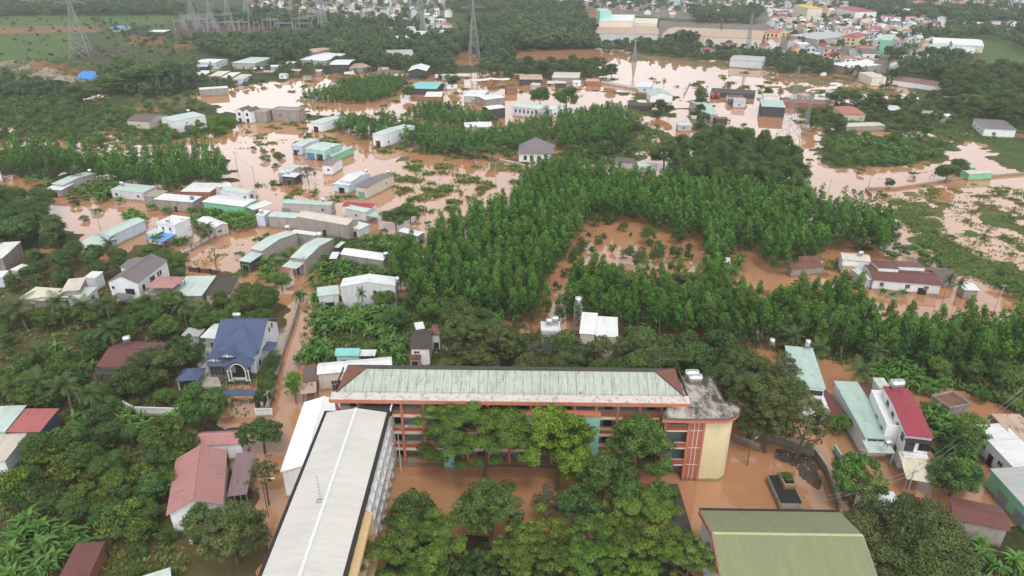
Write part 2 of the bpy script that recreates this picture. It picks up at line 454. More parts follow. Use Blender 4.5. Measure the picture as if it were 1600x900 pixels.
lev = np.full(GX.shape, -0.6); amp = np.full(GX.shape, 0.12)
gcol = np.zeros(GX.shape + (3,)); gcol[:] = GC['soil']
mound = np.zeros(GX.shape)
_n1 = vnoise(GX, GY, 7, 1); _n2 = vnoise(GX, GY, 2.6, 2); _n3 = vnoise(GX, GY, 26, 3)
def land_at(x, y):
    """terrain is read back for planting"""
    pass
for kind, lv, am, poly, mh in LAND:
    w = wpoly(poly)
    x0, y0 = w.min(0) - 15; x1, y1 = w.max(0) + 15
    m = (GX > x0) & (GX < x1) & (GY > y0) & (GY < y1)
    if not m.any(): continue
    a, b = GX[m], GY[m]
    soft = np.clip(b * 0.012, 1.2, 8.0)
    sd = seg_dist(a, b, w) * np.where(inpoly(a, b, w), 1, -1) + (_n1[m] - .5) * (soft * 2.2 + 3) + (_n2[m] - .5) * (soft + 1.5)
    k = np.clip(sd / soft + 0.5, 0, 1)
    lev[m] = lev[m] * (1 - k) + lv * k
    amp[m] = amp[m] * (1 - k) + am * k
    if kind != 'water':
        gcol[m] = gcol[m] * (1 - k[:, None]) + np.array(GC[kind]) * k[:, None]
    if mh: mound[m] = np.maximum(mound[m], mh * np.clip(sd / (soft * 4), 0, 1) ** .7 * (0.6 + 0.8 * _n1[m]))
GZ = lev + amp * ((_n1 - .5) * 1.5 + (_n2 - .5) * 1.1 + (_n3 - .5) * .9) + mound
GZ = np.where(np.abs(GZ) < .03, .03, GZ)
_lr = np.log(6500.0 / 22.0)
def ground_z(x, y):
    x, y = np.asarray(x, float), np.asarray(y, float)
    i = np.clip(np.log(np.maximum(y, 22.1) / 22.0) / _lr * (NR - 1), 0, NR - 1).round().astype(int)
    j = np.clip((x / (y + 35.0) / 1.05 + 1) / 2 * (NC - 1), 0, NC - 1).round().astype(int)
    return GZ[i, j]

def grid_mesh(name, X, Y, Z):
    r, c = X.shape
    me = bpy.data.meshes.new(name)
    co = np.stack([X, Y, Z], -1).reshape(-1, 3).astype(np.float32)
    me.vertices.add(r * c); me.vertices.foreach_set('co', co.ravel())
    idx = np.arange(r * c).reshape(r, c)
    q = np.stack([idx[:-1, :-1], idx[:-1, 1:], idx[1:, 1:], idx[1:, :-1]], -1).reshape(-1, 4)
    me.loops.add(q.size); me.loops.foreach_set('vertex_index', q.ravel().astype(np.int32))
    me.polygons.add(len(q)); me.polygons.foreach_set('loop_start', np.arange(0, q.size, 4, dtype=np.int32))
    me.polygons.foreach_set('use_smooth', np.ones(len(q), bool))
    me.update(calc_edges=True)
    return me

me = grid_mesh('ground', GX, GY, GZ)
ca = me.color_attributes.new('kind', 'FLOAT_COLOR', 'POINT')
ca.data.foreach_set('color', np.concatenate([gcol.reshape(-1, 3), np.ones((gcol.shape[0] * gcol.shape[1], 1))], 1).astype(np.float32).ravel())
m, nt, N, L, out = nodes_of('ground')
at = N.new('ShaderNodeAttribute'); at.attribute_name = 'kind'
co = texco(nt)
c = mixc(nt, ramp(nt, noise(nt, 0.02, 7, 0.7, co), 0.4, 0.62), at.outputs['Color'], mixc(nt, 0.4, at.outputs['Color'], (0.07, 0.06, 0.02)))
c = mixc(nt, ramp(nt, noise(nt, 0.09, 6, 0.65, co), 0.35, 0.7), c, mixc(nt, 0.55, at.outputs['Color'], (0.02, 0.02, 0.012)))
c = mixc(nt, math_n(nt, 'MULTIPLY', ramp(nt, noise(nt, 0.8, 5, 0.7, co), 0.5, 0.75), 0.5), c, mixc(nt, 0.6, c, (0.20, 0.16, 0.08)))
p = principled(nt, c, 0.9, 0.15)
bp = N.new('ShaderNodeBump'); bp.inputs['Strength'].default_value = 0.5; bp.inputs['Distance'].default_value = 0.3
L.new(noise(nt, 1.5, 5, 0.7, co), bp.inputs['Height']); L.new(bp.outputs[0], p.inputs['Normal'])
L.new(p.outputs[0], out.inputs[0])
me.materials.append(m)
tag(link('ground', me), 'low ground between the flood water', kind='structure')

# muddy flood water: opaque orange-brown with a mirror-like skin
m, nt, N, L, out = nodes_of('flood_water')
co = texco(nt)
c = mixc(nt, ramp(nt, noise(nt, 0.02, 5, 0.6, co), 0.3, 0.7), (0.41, 0.195, 0.092), (0.47, 0.252, 0.135))
c = mixc(nt, math_n(nt, 'MULTIPLY', ramp(nt, noise(nt, 0.25, 5, 0.7, co), 0.45, 0.8), 0.35), c, (0.33, 0.145, 0.060))
p = principled(nt, c, 0.02, 0.5)
p.inputs['IOR'].default_value = 2.0
bp = N.new('ShaderNodeBump'); bp.inputs['Strength'].default_value = 0.06; bp.inputs['Distance'].default_value = 0.04
L.new(noise(nt, 0.9, 3, 0.5, co), bp.inputs['Height']); L.new(bp.outputs[0], p.inputs['Normal'])
L.new(p.outputs[0], out.inputs[0])
wm = MB(); wm.poly([(-7000, -50, 0), (7000, -50, 0), (7000, 6600, 0), (-7000, 6600, 0)])
tag(wm.build('flood_water', m), 'orange brown flood water spread between houses and trees', kind='structure')

HAZE = 0.00015
m, nt, N, L, out = nodes_of('haze')
pv = N.new('ShaderNodeVolumePrincipled')
pv.inputs['Color'].default_value = (0.86, 0.90, 0.94, 1)
pv.inputs['Density'].default_value = HAZE
pv.inputs['Anisotropy'].default_value = 0.2
L.new(pv.outputs[0], out.inputs['Volume'])
hz = MB(); hz.box(-7500, -400, -6, 7500, 7000, 100)
tag(hz.build('haze', m), 'thin pale haze over the flooded land', kind='stuff')

pv = MB()
for pts in ([(316, 552), (333, 530), (331, 562), (346, 603), (302, 604), (314, 574)], [(431, 522), (454, 517), (440, 557), (428, 590), (421, 560)]):
    mb_ = [[tuple(U(x, y, .72)) for x, y in pts][::-1]]; pv.slab(mb_, .6)
tag(pv.build('paving', plain_mat('pale_paving', (.42, .39, .33), .8, .2, var=.25, scale=.8)), 'pale tiled paving on both sides of the blue villa', kind='structure')
# ---------------------------------------------------------------- plants: shapes
RNG = np.random.RandomState(7)

def leaves_np(P, Nrm, size, aspect, rng, tint, droop=0.0):
    """one small rhombus per leaf spray, facing roughly along Nrm"""
    n = len(P)
    t = rng.normal(size=(n, 3)); t -= (t * Nrm).sum(1, keepdims=True) * Nrm
    t /= np.linalg.norm(t, axis=1, keepdims=True) + 1e-9
    b = np.cross(Nrm, t)
    s = (size * (0.65 + 0.7 * rng.rand(n)))[:, None]
    tip = P + t * s * 0.6; tip[:, 2] -= droop * s[:, 0]
    V = np.stack([P - t * s * 0.5, P + b * s * aspect * 0.5 - t * s * .05, tip, P - b * s * aspect * 0.5 - t * s * .05], 1)
    return V.reshape(-1, 3), np.repeat(tint, 4)

def quads_mesh(name, V, T, mat):
    V = np.asarray(V, np.float32); n = len(V) // 4
    me = bpy.data.meshes.new(name)
    me.vertices.add(len(V)); me.vertices.foreach_set('co', V.ravel())
    me.loops.add(len(V)); me.loops.foreach_set('vertex_index', np.arange(len(V), dtype=np.int32))
    me.polygons.add(n); me.polygons.foreach_set('loop_start', np.arange(0, len(V), 4, dtype=np.int32))
    a = me.attributes.new('tint', 'FLOAT', 'POINT'); a.data.foreach_set('value', np.asarray(T, np.float32))
    me.materials.append(mat)
    me.update(calc_edges=True)
    return me

def unit(v): return v / (np.linalg.norm(v, axis=-1, keepdims=True) + 1e-9)

def clumps_np(rng, centres, radii, per, size, aspect, up=0.35, flat=1.0, tvar=0.35, tints=None, hollow=0.45):
    """foliage as tufts: leaves spread through the outer part of each tuft, mostly facing outwards and up"""
    Vs, Ts = [], []
    for i, (c, r) in enumerate(zip(centres, radii)):
        n = max(6, int(per * r * r))
        d = unit(rng.normal(size=(n, 3))); d[:, 2] = np.abs(d[:, 2]) * 0.9 - 0.25 * rng.rand(n); d = unit(d)
        rad = r * (hollow + (1.08 - hollow) * rng.rand(n) ** .6)
        P = c + d * rad[:, None] * np.array([1, 1, flat])
        nn = unit(d + rng.normal(size=(n, 3)) * 0.55 + np.array([0, 0, up]))
        ct = (rng.rand() if tints is None else tints[i])
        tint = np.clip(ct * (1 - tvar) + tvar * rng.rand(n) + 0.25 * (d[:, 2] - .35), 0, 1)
        v, t = leaves_np(P, nn, np.full(n, size), aspect, rng, tint, 0.15)
        Vs.append(v); Ts.append(t)
    return np.concatenate(Vs), np.concatenate(Ts)

def trunk_mesh(rng, h, r, lean=0.04, limbs=0, spread=2.0, lo=.45, mat=None, fork=0):
    mb = MB()
    top = Vector((rng.normal() * lean * h, rng.normal() * lean * h, h))
    mid = top * .5 + Vector((rng.normal() * lean * h * .5, rng.normal() * lean * h * .5, 0))
    mb.tube([(0, 0, -.6), (0, 0, .2), mid, top], [r * 1.25, r, r * .75, r * .35], 6)
    for k in range(limbs):
        a = 2 * math.pi * (k + rng.rand() * .6) / limbs
        z = h * (lo + (0.95 - lo) * rng.rand())
        b = mid * (z / h) * 2 if z < h / 2 else mid.lerp(top, z / h * 2 - 1)
        e = b + Vector((math.cos(a) * spread, math.sin(a) * spread, (.35 + .5 * rng.rand()) * spread))
        q = b.lerp(e, .5) + Vector((0, 0, -.12 * spread))
        mb.tube([b, q, e], [r * .45, r * .3, r * .12], 5)
    return mb.mesh('trunk', mat)

BARK = plain_mat('bark', (0.13, 0.10, 0.075), 0.9, 0.1)
BARKP = plain_mat('pale_bark', (0.27, 0.23, 0.18), 0.9, 0.1)
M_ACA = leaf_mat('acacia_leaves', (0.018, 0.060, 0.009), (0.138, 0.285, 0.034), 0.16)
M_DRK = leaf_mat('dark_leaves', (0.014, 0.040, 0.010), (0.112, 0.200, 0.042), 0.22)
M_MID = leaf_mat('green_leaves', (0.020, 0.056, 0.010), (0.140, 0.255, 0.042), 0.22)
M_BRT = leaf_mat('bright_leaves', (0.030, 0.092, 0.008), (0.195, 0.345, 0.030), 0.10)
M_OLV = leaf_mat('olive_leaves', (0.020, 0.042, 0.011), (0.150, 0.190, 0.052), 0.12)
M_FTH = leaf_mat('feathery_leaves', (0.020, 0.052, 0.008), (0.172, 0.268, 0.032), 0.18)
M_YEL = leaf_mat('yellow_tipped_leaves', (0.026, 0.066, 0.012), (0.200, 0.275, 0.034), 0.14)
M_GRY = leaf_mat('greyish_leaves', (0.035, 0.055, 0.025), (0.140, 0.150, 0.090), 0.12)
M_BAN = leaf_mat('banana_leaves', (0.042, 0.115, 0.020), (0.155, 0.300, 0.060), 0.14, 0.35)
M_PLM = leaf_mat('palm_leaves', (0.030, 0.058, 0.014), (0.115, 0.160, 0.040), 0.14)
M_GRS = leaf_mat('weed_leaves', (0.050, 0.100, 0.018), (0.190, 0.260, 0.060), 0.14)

def acacia_np(rng, h=10.5, w=1.85, n=34, per=95, size=.40):
    """upright flame-shaped crown of small tufts"""
    cz = np.linspace(.30, .99, n) * h
    f = np.clip((cz / h - .20) / .82, 0, 1); prof = np.sin(f ** .8 * math.pi) ** .7 * (1.08 - .35 * f)
    a = rng.rand(n) * 6.28
    rr = w * prof * (.35 + .5 * rng.rand(n))
    C = np.stack([np.cos(a) * rr, np.sin(a) * rr, cz], 1)
    R = w * (.30 + .24 * rng.rand(n)) * (.55 + .45 * prof)
    t = np.clip((cz / h - .48) * 1.5 + rng.normal(size=n) * .16, 0, 1)  # tufts tinted lighter towards the top, painting lit tips into the leaves
    return clumps_np(rng, C, R, per, size, .5, .3, 1.35, .35, t)

def round_np(rng, h=9.0, w=4.0, n=90, per=70, size=.40, zc=.60, vz=.42, asp=.55, flat=.85, cr=.30, up=.4, light=None, base=.42, lobes=7):
    """lumpy crown: a few boughs, each a lobe covered with tufts, dark hollows between them"""
    ld = unit(rng.normal(size=(lobes, 3)) + np.array([0, 0, .35])); ld[:, 2] = np.clip(ld[:, 2], -.45, 1)
    ang = np.arange(lobes) * 2.4 + rng.rand() * 6; k = np.sqrt(np.maximum(0, 1 - ld[:, 2] ** 2))
    ld[:, 0], ld[:, 1] = np.cos(ang) * k, np.sin(ang) * k
    lr = .40 + .16 * rng.rand(lobes); lc = ld * (.92 - lr)[:, None] * (.8 + .3 * rng.rand(lobes))[:, None]
    lt = rng.normal(size=lobes) * .16
    j = rng.randint(lobes, size=n)
    d = unit(rng.normal(size=(n, 3)) + ld[j] * .8); d[:, 2] = d[:, 2] * .9 + .15
    q = lc[j] + d * lr[j][:, None] * (.55 + .45 * rng.rand(n) ** .5)[:, None]
    C = q * np.array([w, w, h * vz]) + np.array([0, 0, h * zc])
    R = w * cr * (.6 + .6 * rng.rand(n))
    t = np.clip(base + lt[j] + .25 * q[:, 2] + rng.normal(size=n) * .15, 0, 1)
    if light is not None: t = np.clip(t + light * (rng.rand(n) > .74), 0, 1)
    return clumps_np(rng, C, R, per, size, asp, up, flat, .35, t)

def layered_np(rng, h=13.0, w=7.0, n=120, per=120, size=.42):
    """spreading feathery crown in flat sprays"""
    a = rng.rand(n) * 6.28; q = rng.rand(n) ** .55
    rr = w * q * (1 + .2 * np.sin(a * 3 + rng.rand() * 6))
    cz = h * (.93 - .38 * q ** 2 - .25 * rng.rand(n) * (1 - q * .5))
    # sprays gather on a handful of spreading boughs
    nb = 9; ba = np.arange(nb) * 2.4 + rng.rand(nb) * .5; br = w * (.35 + .45 * rng.rand(nb)); bz = h * (.80 + .14 * rng.rand(nb)) - .10 * h * (br / w)
    j = rng.randint(nb, size=n); m_ = rng.rand(n) < .82
    g = rng.normal(size=(n, 3)) * np.array([w * .20, w * .20, h * .045])
    C = np.stack([np.cos(a) * rr, np.sin(a) * rr, cz], 1)
    C[m_] = np.stack([np.cos(ba) * br, np.sin(ba) * br, bz], 1)[j][m_] + g[m_]
    R = w * (.09 + .10 * rng.rand(n))
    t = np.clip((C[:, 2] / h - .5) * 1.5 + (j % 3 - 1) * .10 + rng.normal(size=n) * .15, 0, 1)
    return clumps_np(rng, C, R, per, size, .42, .8, .42, .4, t, .25)

def banana_mesh(rng, stems=3, h=3.4, leaf=2.3, seg=5, nl=8):
    V, T = [], []; st = MB()
    for s in range(stems):
        a0 = rng.rand() * 6.28; o = np.array([math.cos(a0), math.sin(a0), 0]) * (.25 + .75 * rng.rand()) * (stems > 1)
        hh = h * (.75 + .4 * rng.rand())
        st.tube([tuple(o + [0, 0, -.4]), tuple(o + [rng.normal() * .1, rng.normal() * .1, hh * .62])], [.16, .10], 6)
        for k in range(nl):
            a = 2.4 * k + rng.rand() * .8; el = 1.15 - .95 * (k / nl) + rng.normal() * .12
            L_ = leaf * (.75 + .4 * rng.rand()); wd = .30 * (.85 + .3 * rng.rand())
            p = o + np.array([0, 0, hh * .6]); d = np.array([math.cos(a) * math.cos(el), math.sin(a) * math.cos(el), math.sin(el)])
            side = np.array([-math.sin(a), math.cos(a), 0])
            prev = None; ti = np.clip(.35 + .5 * rng.rand() + .3 * (el > .9), 0, 1)
            if rng.rand() < .07: ti = 0.0
            for q in range(seg + 1):
                f = q / seg; ww = wd * math.sin(min(1, .12 + f * 1.02) * math.pi) ** .6 if q < seg else .02
                up = np.cross(d, side); up = up * np.sign(up[2] + 1e-6)
                e1, e2 = p + side * ww + up * ww * .35, p - side * ww + up * ww * .35
                if prev is not None:
                    pc, p1, p2 = prev
                    V += [pc, p1, e1, p, pc, p, e2, p2]; T += [ti] * 4 + [ti * .8] * 4
                prev = (p.copy(), e1, e2)
                p = p + d * L_ / seg
                d = unit(d + np.array([0, 0, -.27 - .12 * rng.rand()]))
    return np.array(V), np.array(T), st

def palm_np(rng, h=7.0, nf=17, L_=3.4, seg=9):
    V, T = [], []
    for k in range(nf):
        a = 2.4 * k + rng.rand() * .4; el = 1.25 - 1.75 * k / nf + rng.normal() * .08
        p = np.array([0, 0, h]); d = np.array([math.cos(a) * math.cos(el), math.sin(a) * math.cos(el), math.sin(el)])
        side = np.array([-math.sin(a), math.cos(a), 0.0]); LL = L_ * (.85 + .25 * rng.rand()); ti = .25 + .6 * rng.rand() * (1 - .4 * k / nf) + (.3 if k > nf - 3 else 0)
        for q in range(seg * 2):
            f = q / (seg * 2)
            st = LL / seg / 2
            up = unit(np.cross(side, d)); up = up if up[2] > 0 else -up
            ll = .85 * math.sin(min(1, .18 + f * .9) * math.pi) ** .7 * LL / 3.4
            for sg in (-1, 1):
                tipd = unit(side * sg + d * .75 - np.array([0, 0, .45]))
                e = p + tipd * ll
                V += [p - d * .05, p + d * .10, e + d * .03, e - d * .03]; T += [np.clip(ti + rng.normal() * .1, 0, 1)] * 4
            p = p + d * st
            d = unit(d + np.array([0, 0, -.085]))
    return np.array(V), np.array(T)

def weeds_np(rng, P, size, blades=9):
    """low tufts of weeds standing out of the water"""
    n = len(P); k = blades
    a = rng.rand(n, k) * 6.28; ln = size[:, None] * (.5 + .7 * rng.rand(n, k)); el = .35 + .9 * rng.rand(n, k)
    d = np.stack([np.cos(a) * np.cos(el), np.sin(a) * np.cos(el), np.sin(el)], -1)
    s = np.stack([-np.sin(a), np.cos(a), 0 * a], -1)
    b = P[:, None, :] + np.stack([np.cos(a), np.sin(a), 0 * a], -1) * (size[:, None] * .5 * rng.rand(n, k))[..., None]
    w = (ln * .20)[..., None]
    V = np.stack([b, b + d * ln[..., None] * .5 + s * w, b + d * ln[..., None], b + d * ln[..., None] * .5 - s * w], 2)
    t = np.clip(rng.rand(n, 1) * .7 + rng.rand(n, k) * .3, 0, 1)
    return V.reshape(-1, 3), np.repeat(t.ravel(), 4)

# a few shapes of each kind; every plant that is placed copies one of them
class Kind:
    def __init__(s, name, cat, crown, trunk, mat, h, w, part='crown', stem='trunk', low=None):
        s.name, s.cat, s.h, s.w, s.part, s.stem, s.mat = name, cat, h, w, part, stem, mat
        s.crowns = [quads_mesh(part, v, t, mat) for v, t in crown]; s.raw = low or crown
        s.trunks = trunk
def mk(n, f, seed): return [f(np.random.RandomState(seed + 11 * i)) for i in range(n)]
def tk(n, seed, **k): return [trunk_mesh(np.random.RandomState(seed + 7 * i), **k) for i in range(n)]

K = {}
K['acacia'] = Kind('acacia_tree', 'tree', mk(5, lambda r: acacia_np(r), 100), tk(3, 5, h=9.0, r=.10, mat=BARKP, limbs=3, spread=.9), M_ACA, 10.5, 1.85, low=mk(5, lambda r: acacia_np(r, 10.5, 1.85, 26, 44, .52), 100))
K['dark'] = Kind('broadleaf_tree', 'tree', mk(4, lambda r: round_np(r, 9, 4.0, 90, 75, .40, cr=.27), 200), tk(3, 15, h=7, r=.24, limbs=6, spread=2.2, mat=BARK), M_DRK, 9.0, 4.0, low=mk(4, lambda r: round_np(r, 9, 4.0, 60, 24, .66, cr=.3), 200))
K['mid'] = Kind('broadleaf_tree', 'tree', mk(4, lambda r: round_np(r, 8, 3.6, 80, 80, .38, cr=.27, light=.3), 300), tk(3, 25, h=6, r=.2, limbs=6, spread=2.0, mat=BARK), M_MID, 8.0, 3.6, low=mk(3, lambda r: round_np(r, 8, 3.6, 50, 24, .62, cr=.3, light=.3), 300))
K['olive'] = Kind('broadleaf_tree', 'tree', mk(3, lambda r: round_np(r, 9, 4.2, 120, 90, .34, cr=.24, light=.2), 400), tk(2, 35, h=7, r=.25, limbs=7, spread=2.2, mat=BARK), M_OLV, 9.0, 4.2)
K['bright'] = Kind('broadleaf_tree', 'tree', mk(3, lambda r: round_np(r, 12, 4.6, 90, 34, .5, cr=.26, light=.2, zc=.55, vz=.45), 500), tk(2, 45, h=10, r=.25, limbs=8, spread=2.6, mat=BARK), M_BRT, 12.0, 4.6)
K['feather'] = Kind('broadleaf_tree', 'tree', mk(4, lambda r: layered_np(r, 13, 7.0), 600), tk(3, 55, h=10.5, r=.3, limbs=9, spread=4.0, lo=.5, mat=BARK), M_FTH, 13.0, 7.0)
K['yellow'] = Kind('fruit_tree', 'tree', mk(3, lambda r: round_np(r, 5.5, 3.0, 70, 90, .32, cr=.24, light=.75, base=.12), 700), tk(2, 65, h=4, r=.12, limbs=5, spread=1.5, lo=.3, mat=BARK), M_YEL, 5.5, 3.0)
K['grey'] = Kind('broadleaf_tree', 'tree', mk(2, lambda r: round_np(r, 7.5, 2.9, 60, 40, .4, cr=.24), 800), tk(2, 75, h=6, r=.14, limbs=7, spread=1.7, mat=BARKP), M_GRY, 7.5, 2.9)
K['bush'] = Kind('bush', 'bush', mk(4, lambda r: round_np(r, 2.6, 1.6, 46, 230, .17, zc=.44, vz=.54, cr=.30, lobes=6), 900), [], M_DRK, 2.6, 1.6, 'foliage')
K['shrub'] = Kind('shrub', 'shrub', mk(4, lambda r: round_np(r, 3.4, 2.4, 34, 60, .36, zc=.42, vz=.5, cr=.34), 950), [], M_MID, 3.4, 2.4, 'foliage', low=mk(3, lambda r: round_np(r, 3.4, 2.4, 20, 24, .6, zc=.42, vz=.5, cr=.38), 950))
_ban = [banana_mesh(np.random.RandomState(1000 + i)) for i in range(5)]
K['banana'] = Kind('banana_plant', 'banana plant', [(v, t) for v, t, s in _ban], [s.mesh('stem', plain_mat('banana_stem', (.22, .22, .08), .7)) for v, t, s in _ban], M_BAN, 3.4, 2.0, 'leaves', 'stem')
_one = [banana_mesh(np.random.RandomState(1100 + i), 1, 3.2, 2.2) for i in range(2)]
K['palm'] = Kind('coconut_palm', 'palm', mk(4, palm_np, 1200), tk(3, 85, h=7.0, r=.17, lean=.02, mat=BARKP), M_PLM, 7.0, 3.2, 'fronds')

def plant(kind, x, y, s=1.0, sz=None, label=None, group=None, rng=RNG, mat=None, lean=None, full=True, z=None):
    k = K[kind]
    gz = float(ground_z(x, y)) if z is None else z
    gz = max(gz, -.35)
    i = rng.randint(len(k.crowns))
    rz = rng.rand() * 6.283
    if not full or not k.trunks:
        o = link(k.name, k.crowns[i]); tag(o, label, k.cat, group)
        o.location = (x, y, gz); o.rotation_euler = (0, 0, rz); o.scale = (s, s, sz or s)
        return o
    t = thing(k.name, label, k.cat, (x, y, gz), rz, group)
    t.scale = (s, s, sz or s)
    j = i if kind == 'banana' else rng.randint(len(k.trunks))
    link(k.part, k.crowns[i], t); link(k.stem, k.trunks[j], t)
    return t
# ---------------------------------------------------------------- building kit
ROOF = dict(green=(0.49, 0.59, 0.54), white=(0.70, 0.71, 0.70), beige=(0.58, 0.53, 0.45), maroon=(0.15, 0.055, 0.05), red=(0.30, 0.04, 0.055),
            pink=(0.40, 0.20, 0.185), bright=(0.84, 0.85, 0.85), brown=(0.135, 0.10, 0.09), slate=(0.17, 0.15, 0.155), navy=(0.066, 0.095, 0.178), blue=(0.12, 0.33, 0.70), rust=(0.24, 0.115, 0.08),
            grey=(0.42, 0.43, 0.42), dark=(0.065, 0.058, 0.052), terra=(0.42, 0.15, 0.09), teal=(0.20, 0.52, 0.50), lime=(0.205, 0.222, 0.115), cream=(0.66, 0.62, 0.47), tan=(0.50, 0.36, 0.26),
            mint=(0.40, 0.53, 0.47), faded=(0.40, 0.12, 0.11), crimson=(0.36, 0.05, 0.06), concrete=(0.34, 0.31, 0.27), lilac=(0.25, 0.17, 0.18))
WALL = dict(white=(0.74, 0.75, 0.76), grey=(0.42, 0.41, 0.40), concrete=(0.33, 0.30, 0.27), stained=(0.30, 0.27, 0.24), cream=(0.66, 0.61, 0.50), brick=(0.30, 0.13, 0.075), green=(0.20, 0.48, 0.30),
            blue=(0.50, 0.60, 0.70), beige=(0.55, 0.50, 0.42), dark=(0.06, 0.06, 0.065), teal=(0.36, 0.62, 0.58), salmon=(0.52, 0.185, 0.12), lightgrey=(0.56, 0.57, 0.58), pinkish=(0.55, 0.40, 0.32), yellow=(0.66, 0.55, 0.33), navy=(.08, .1, .16))
def R(n, ax=0):
    rust = {'rust': .7, 'maroon': .25, 'dark': .15, 'lilac': .1, 'tan': .3}.get(n, 0.03)
    return roof_mat('roof_' + n, ROOF[n], ax, rust, 1.0, .55 if n not in ('dark', 'concrete', 'navy', 'pink') else .8)
def Wm(n):
    return wall_mat('wall_' + n, WALL[n], {'stained': .95, 'concrete': .6, 'white': .22, 'grey': .4}.get(n, .35))
M_GLASS = plain_mat('window_glass', (0.025, 0.03, 0.035), 0.12, 0.6, var=.05)
M_FRAME = plain_mat('white_frame', (0.62, 0.62, 0.6), 0.6)
M_DFRAME = plain_mat('dark_frame', (0.10, 0.08, 0.07), 0.6)
M_VOID = plain_mat('dark_doorway', (0.035, 0.033, 0.032), 0.8, 0.1)
M_SHUT = plain_mat('roller_shutter', (0.20, 0.24, 0.27), 0.55)
M_STEEL = plain_mat('stainless_steel', (0.66, 0.66, 0.65), 0.28, 0.5, 0.8, .08)
M_IRON = plain_mat('galvanised_steel', (0.30, 0.31, 0.31), 0.5, 0.4, 0.3)
M_CONC = wall_mat('weathered_concrete', (0.33, 0.30, 0.26), .8)
M_POST = wall_mat('concrete_post', (0.38, 0.36, 0.33), .4)
M_WOOD = plain_mat('old_timber', (0.09, 0.065, 0.05), 0.9, 0.1)

FOOT = []     # footprints that plants keep out of
CLEAR = []    # (outline in the photo, distance) that nearer plants leave open
def rect(A, B, C, z):
    a, b, c = U(*A, z), U(*B, z), U(*C, z)
    ex = (b - a); ex.z = 0; W = ex.length; ex.normalize()
    ey = Vector((-ex.y, ex.x, 0)); D = (c - b).dot(ey)
    if D < 0: ey, D = -ey, -D
    mid = (a + b) / 2
    return Vector((mid.x, mid.y, 0)), math.atan2(ex.y, ex.x), W, D

def local_pts(o, rz, pts):
    c, s = math.cos(rz), math.sin(rz)
    return [(o.x + x * c - y * s, o.y + x * s + y * c, z) for x, y, z in pts]

def keep(o, rz, W, D, z, zmax=None, clear=True, margin=.6):
    zmax = zmax or z
    FOOT.append((o, rz, W, D, margin))
    if clear:
        px, py, _ = proj(local_pts(o, rz, [(-W / 2, 0, z), (W / 2, 0, z), (W / 2, D, z), (-W / 2, D, z)]))
        CLEAR.append((np.stack([px, py], 1), o.y))

def roof_polys(kind, W, D, z, rise, rp=.5):
    w = W / 2
    if kind == 'gx':
        r = D * rp
        f = lambda x, y: z + rise * (y / r if y < r else (D - y) / (D - r))
        P = [[(-w, 0, z), (w, 0, z), (w, r, z + rise), (-w, r, z + rise)], [(-w, r, z + rise), (w, r, z + rise), (w, D, z), (-w, D, z)]]
    elif kind == 'gy':
        f = lambda x, y: z + rise * (1 - abs(x) / w)
        P = [[(-w, 0, z), (0, 0, z + rise), (0, D, z + rise), (-w, D, z)], [(0, 0, z + rise), (w, 0, z), (w, D, z), (0, D, z + rise)]]
    elif kind == 'hip':
        if W >= D:
            h = D / 2; f = lambda x, y: z + rise * min(1, y / h, (D - y) / h, (w - abs(x)) / h)
            a, b = (-w + h, h, z + rise), (w - h, h, z + rise)
            if W - D < .2: a = b = (0, h, z + rise)
            P = [[(-w, 0, z), (w, 0, z), b, a], [(w, D, z), (-w, D, z), a, b], [(-w, D, z), (-w, 0, z), a], [(w, 0, z), (w, D, z), b]]
        else:
            h = w; f = lambda x, y: z + rise * min(1, y / h, (D - y) / h, (w - abs(x)) / h)
            a, b = (0, h, z + rise), (0, D - h, z + rise)
            P = [[(-w, 0, z), (w, 0, z), a], [(w, 0, z), (w, D, z), b, a], [(w, D, z), (-w, D, z), b], [(-w, D, z), (-w, 0, z), a, b]]
        P = [[p for i, p in enumerate(pl) if p != pl[i - 1]] for pl in P]
    elif kind == 'sx':
        f = lambda x, y: z + rise * (x + w) / W
        P = [[(-w, 0, z), (w, 0, z + rise), (w, D, z + rise), (-w, D, z)]]
    else:  # shed rising to the back, or flat
        f = lambda x, y: z + rise * y / D
        P = [[(-w, 0, z), (w, 0, z), (w, D, z + rise), (-w, D, z + rise)]]
    return P, f

def add_window(root, side, u, zc, w, h, W, D, ov, frame=M_FRAME, bars=1, name='window'):
    """a framed pane on one wall of the local box; frame and pane stand proud of the wall"""
    x0, x1, y0, y1 = -W / 2 + ov, W / 2 - ov, ov, D - ov
    fm, pm = MB(), MB(); t = .07
    def P(a, b, d):   # along, up, out
        if side == 'f': return (x0 + (x1 - x0) * u + a, y0 - d, zc + b)
        if side == 'b': return (x0 + (x1 - x0) * u - a, y1 + d, zc + b)
        if side == 'l': return (x0 - d, y0 + (y1 - y0) * u - a, zc + b)
        return (x1 + d, y0 + (y1 - y0) * u + a, zc + b)
    def bx(mb, a0, b0, a1, b1, d0, d1):
        p, q = P(a0, b0, d0), P(a1, b1, d1)
        lo = [min(i, j) for i, j in zip(p, q)]; hi = [max(i, j) for i, j in zip(p, q)]
        mb.box(*lo, *hi)
    a, b = w / 2, h / 2
    bx(fm, -a - t, b, a + t, b + t, -.02, .09); bx(fm, -a - t, -b - t, a + t, -b, -.02, .12)
    bx(fm, -a - t, -b, -a, b, -.02, .09); bx(fm, a, -b, a + t, b, -.02, .09)
    for k in range(bars):
        c = -a + w * (k + 1) / (bars + 1); bx(fm, c - .03, -b, c + .03, b, .03, .07)
    bx(pm, -a, -b, a, b, -.01, .03)
    wo = fm.build(name, frame, root); pm.build('pane', M_GLASS, wo)
    return wo

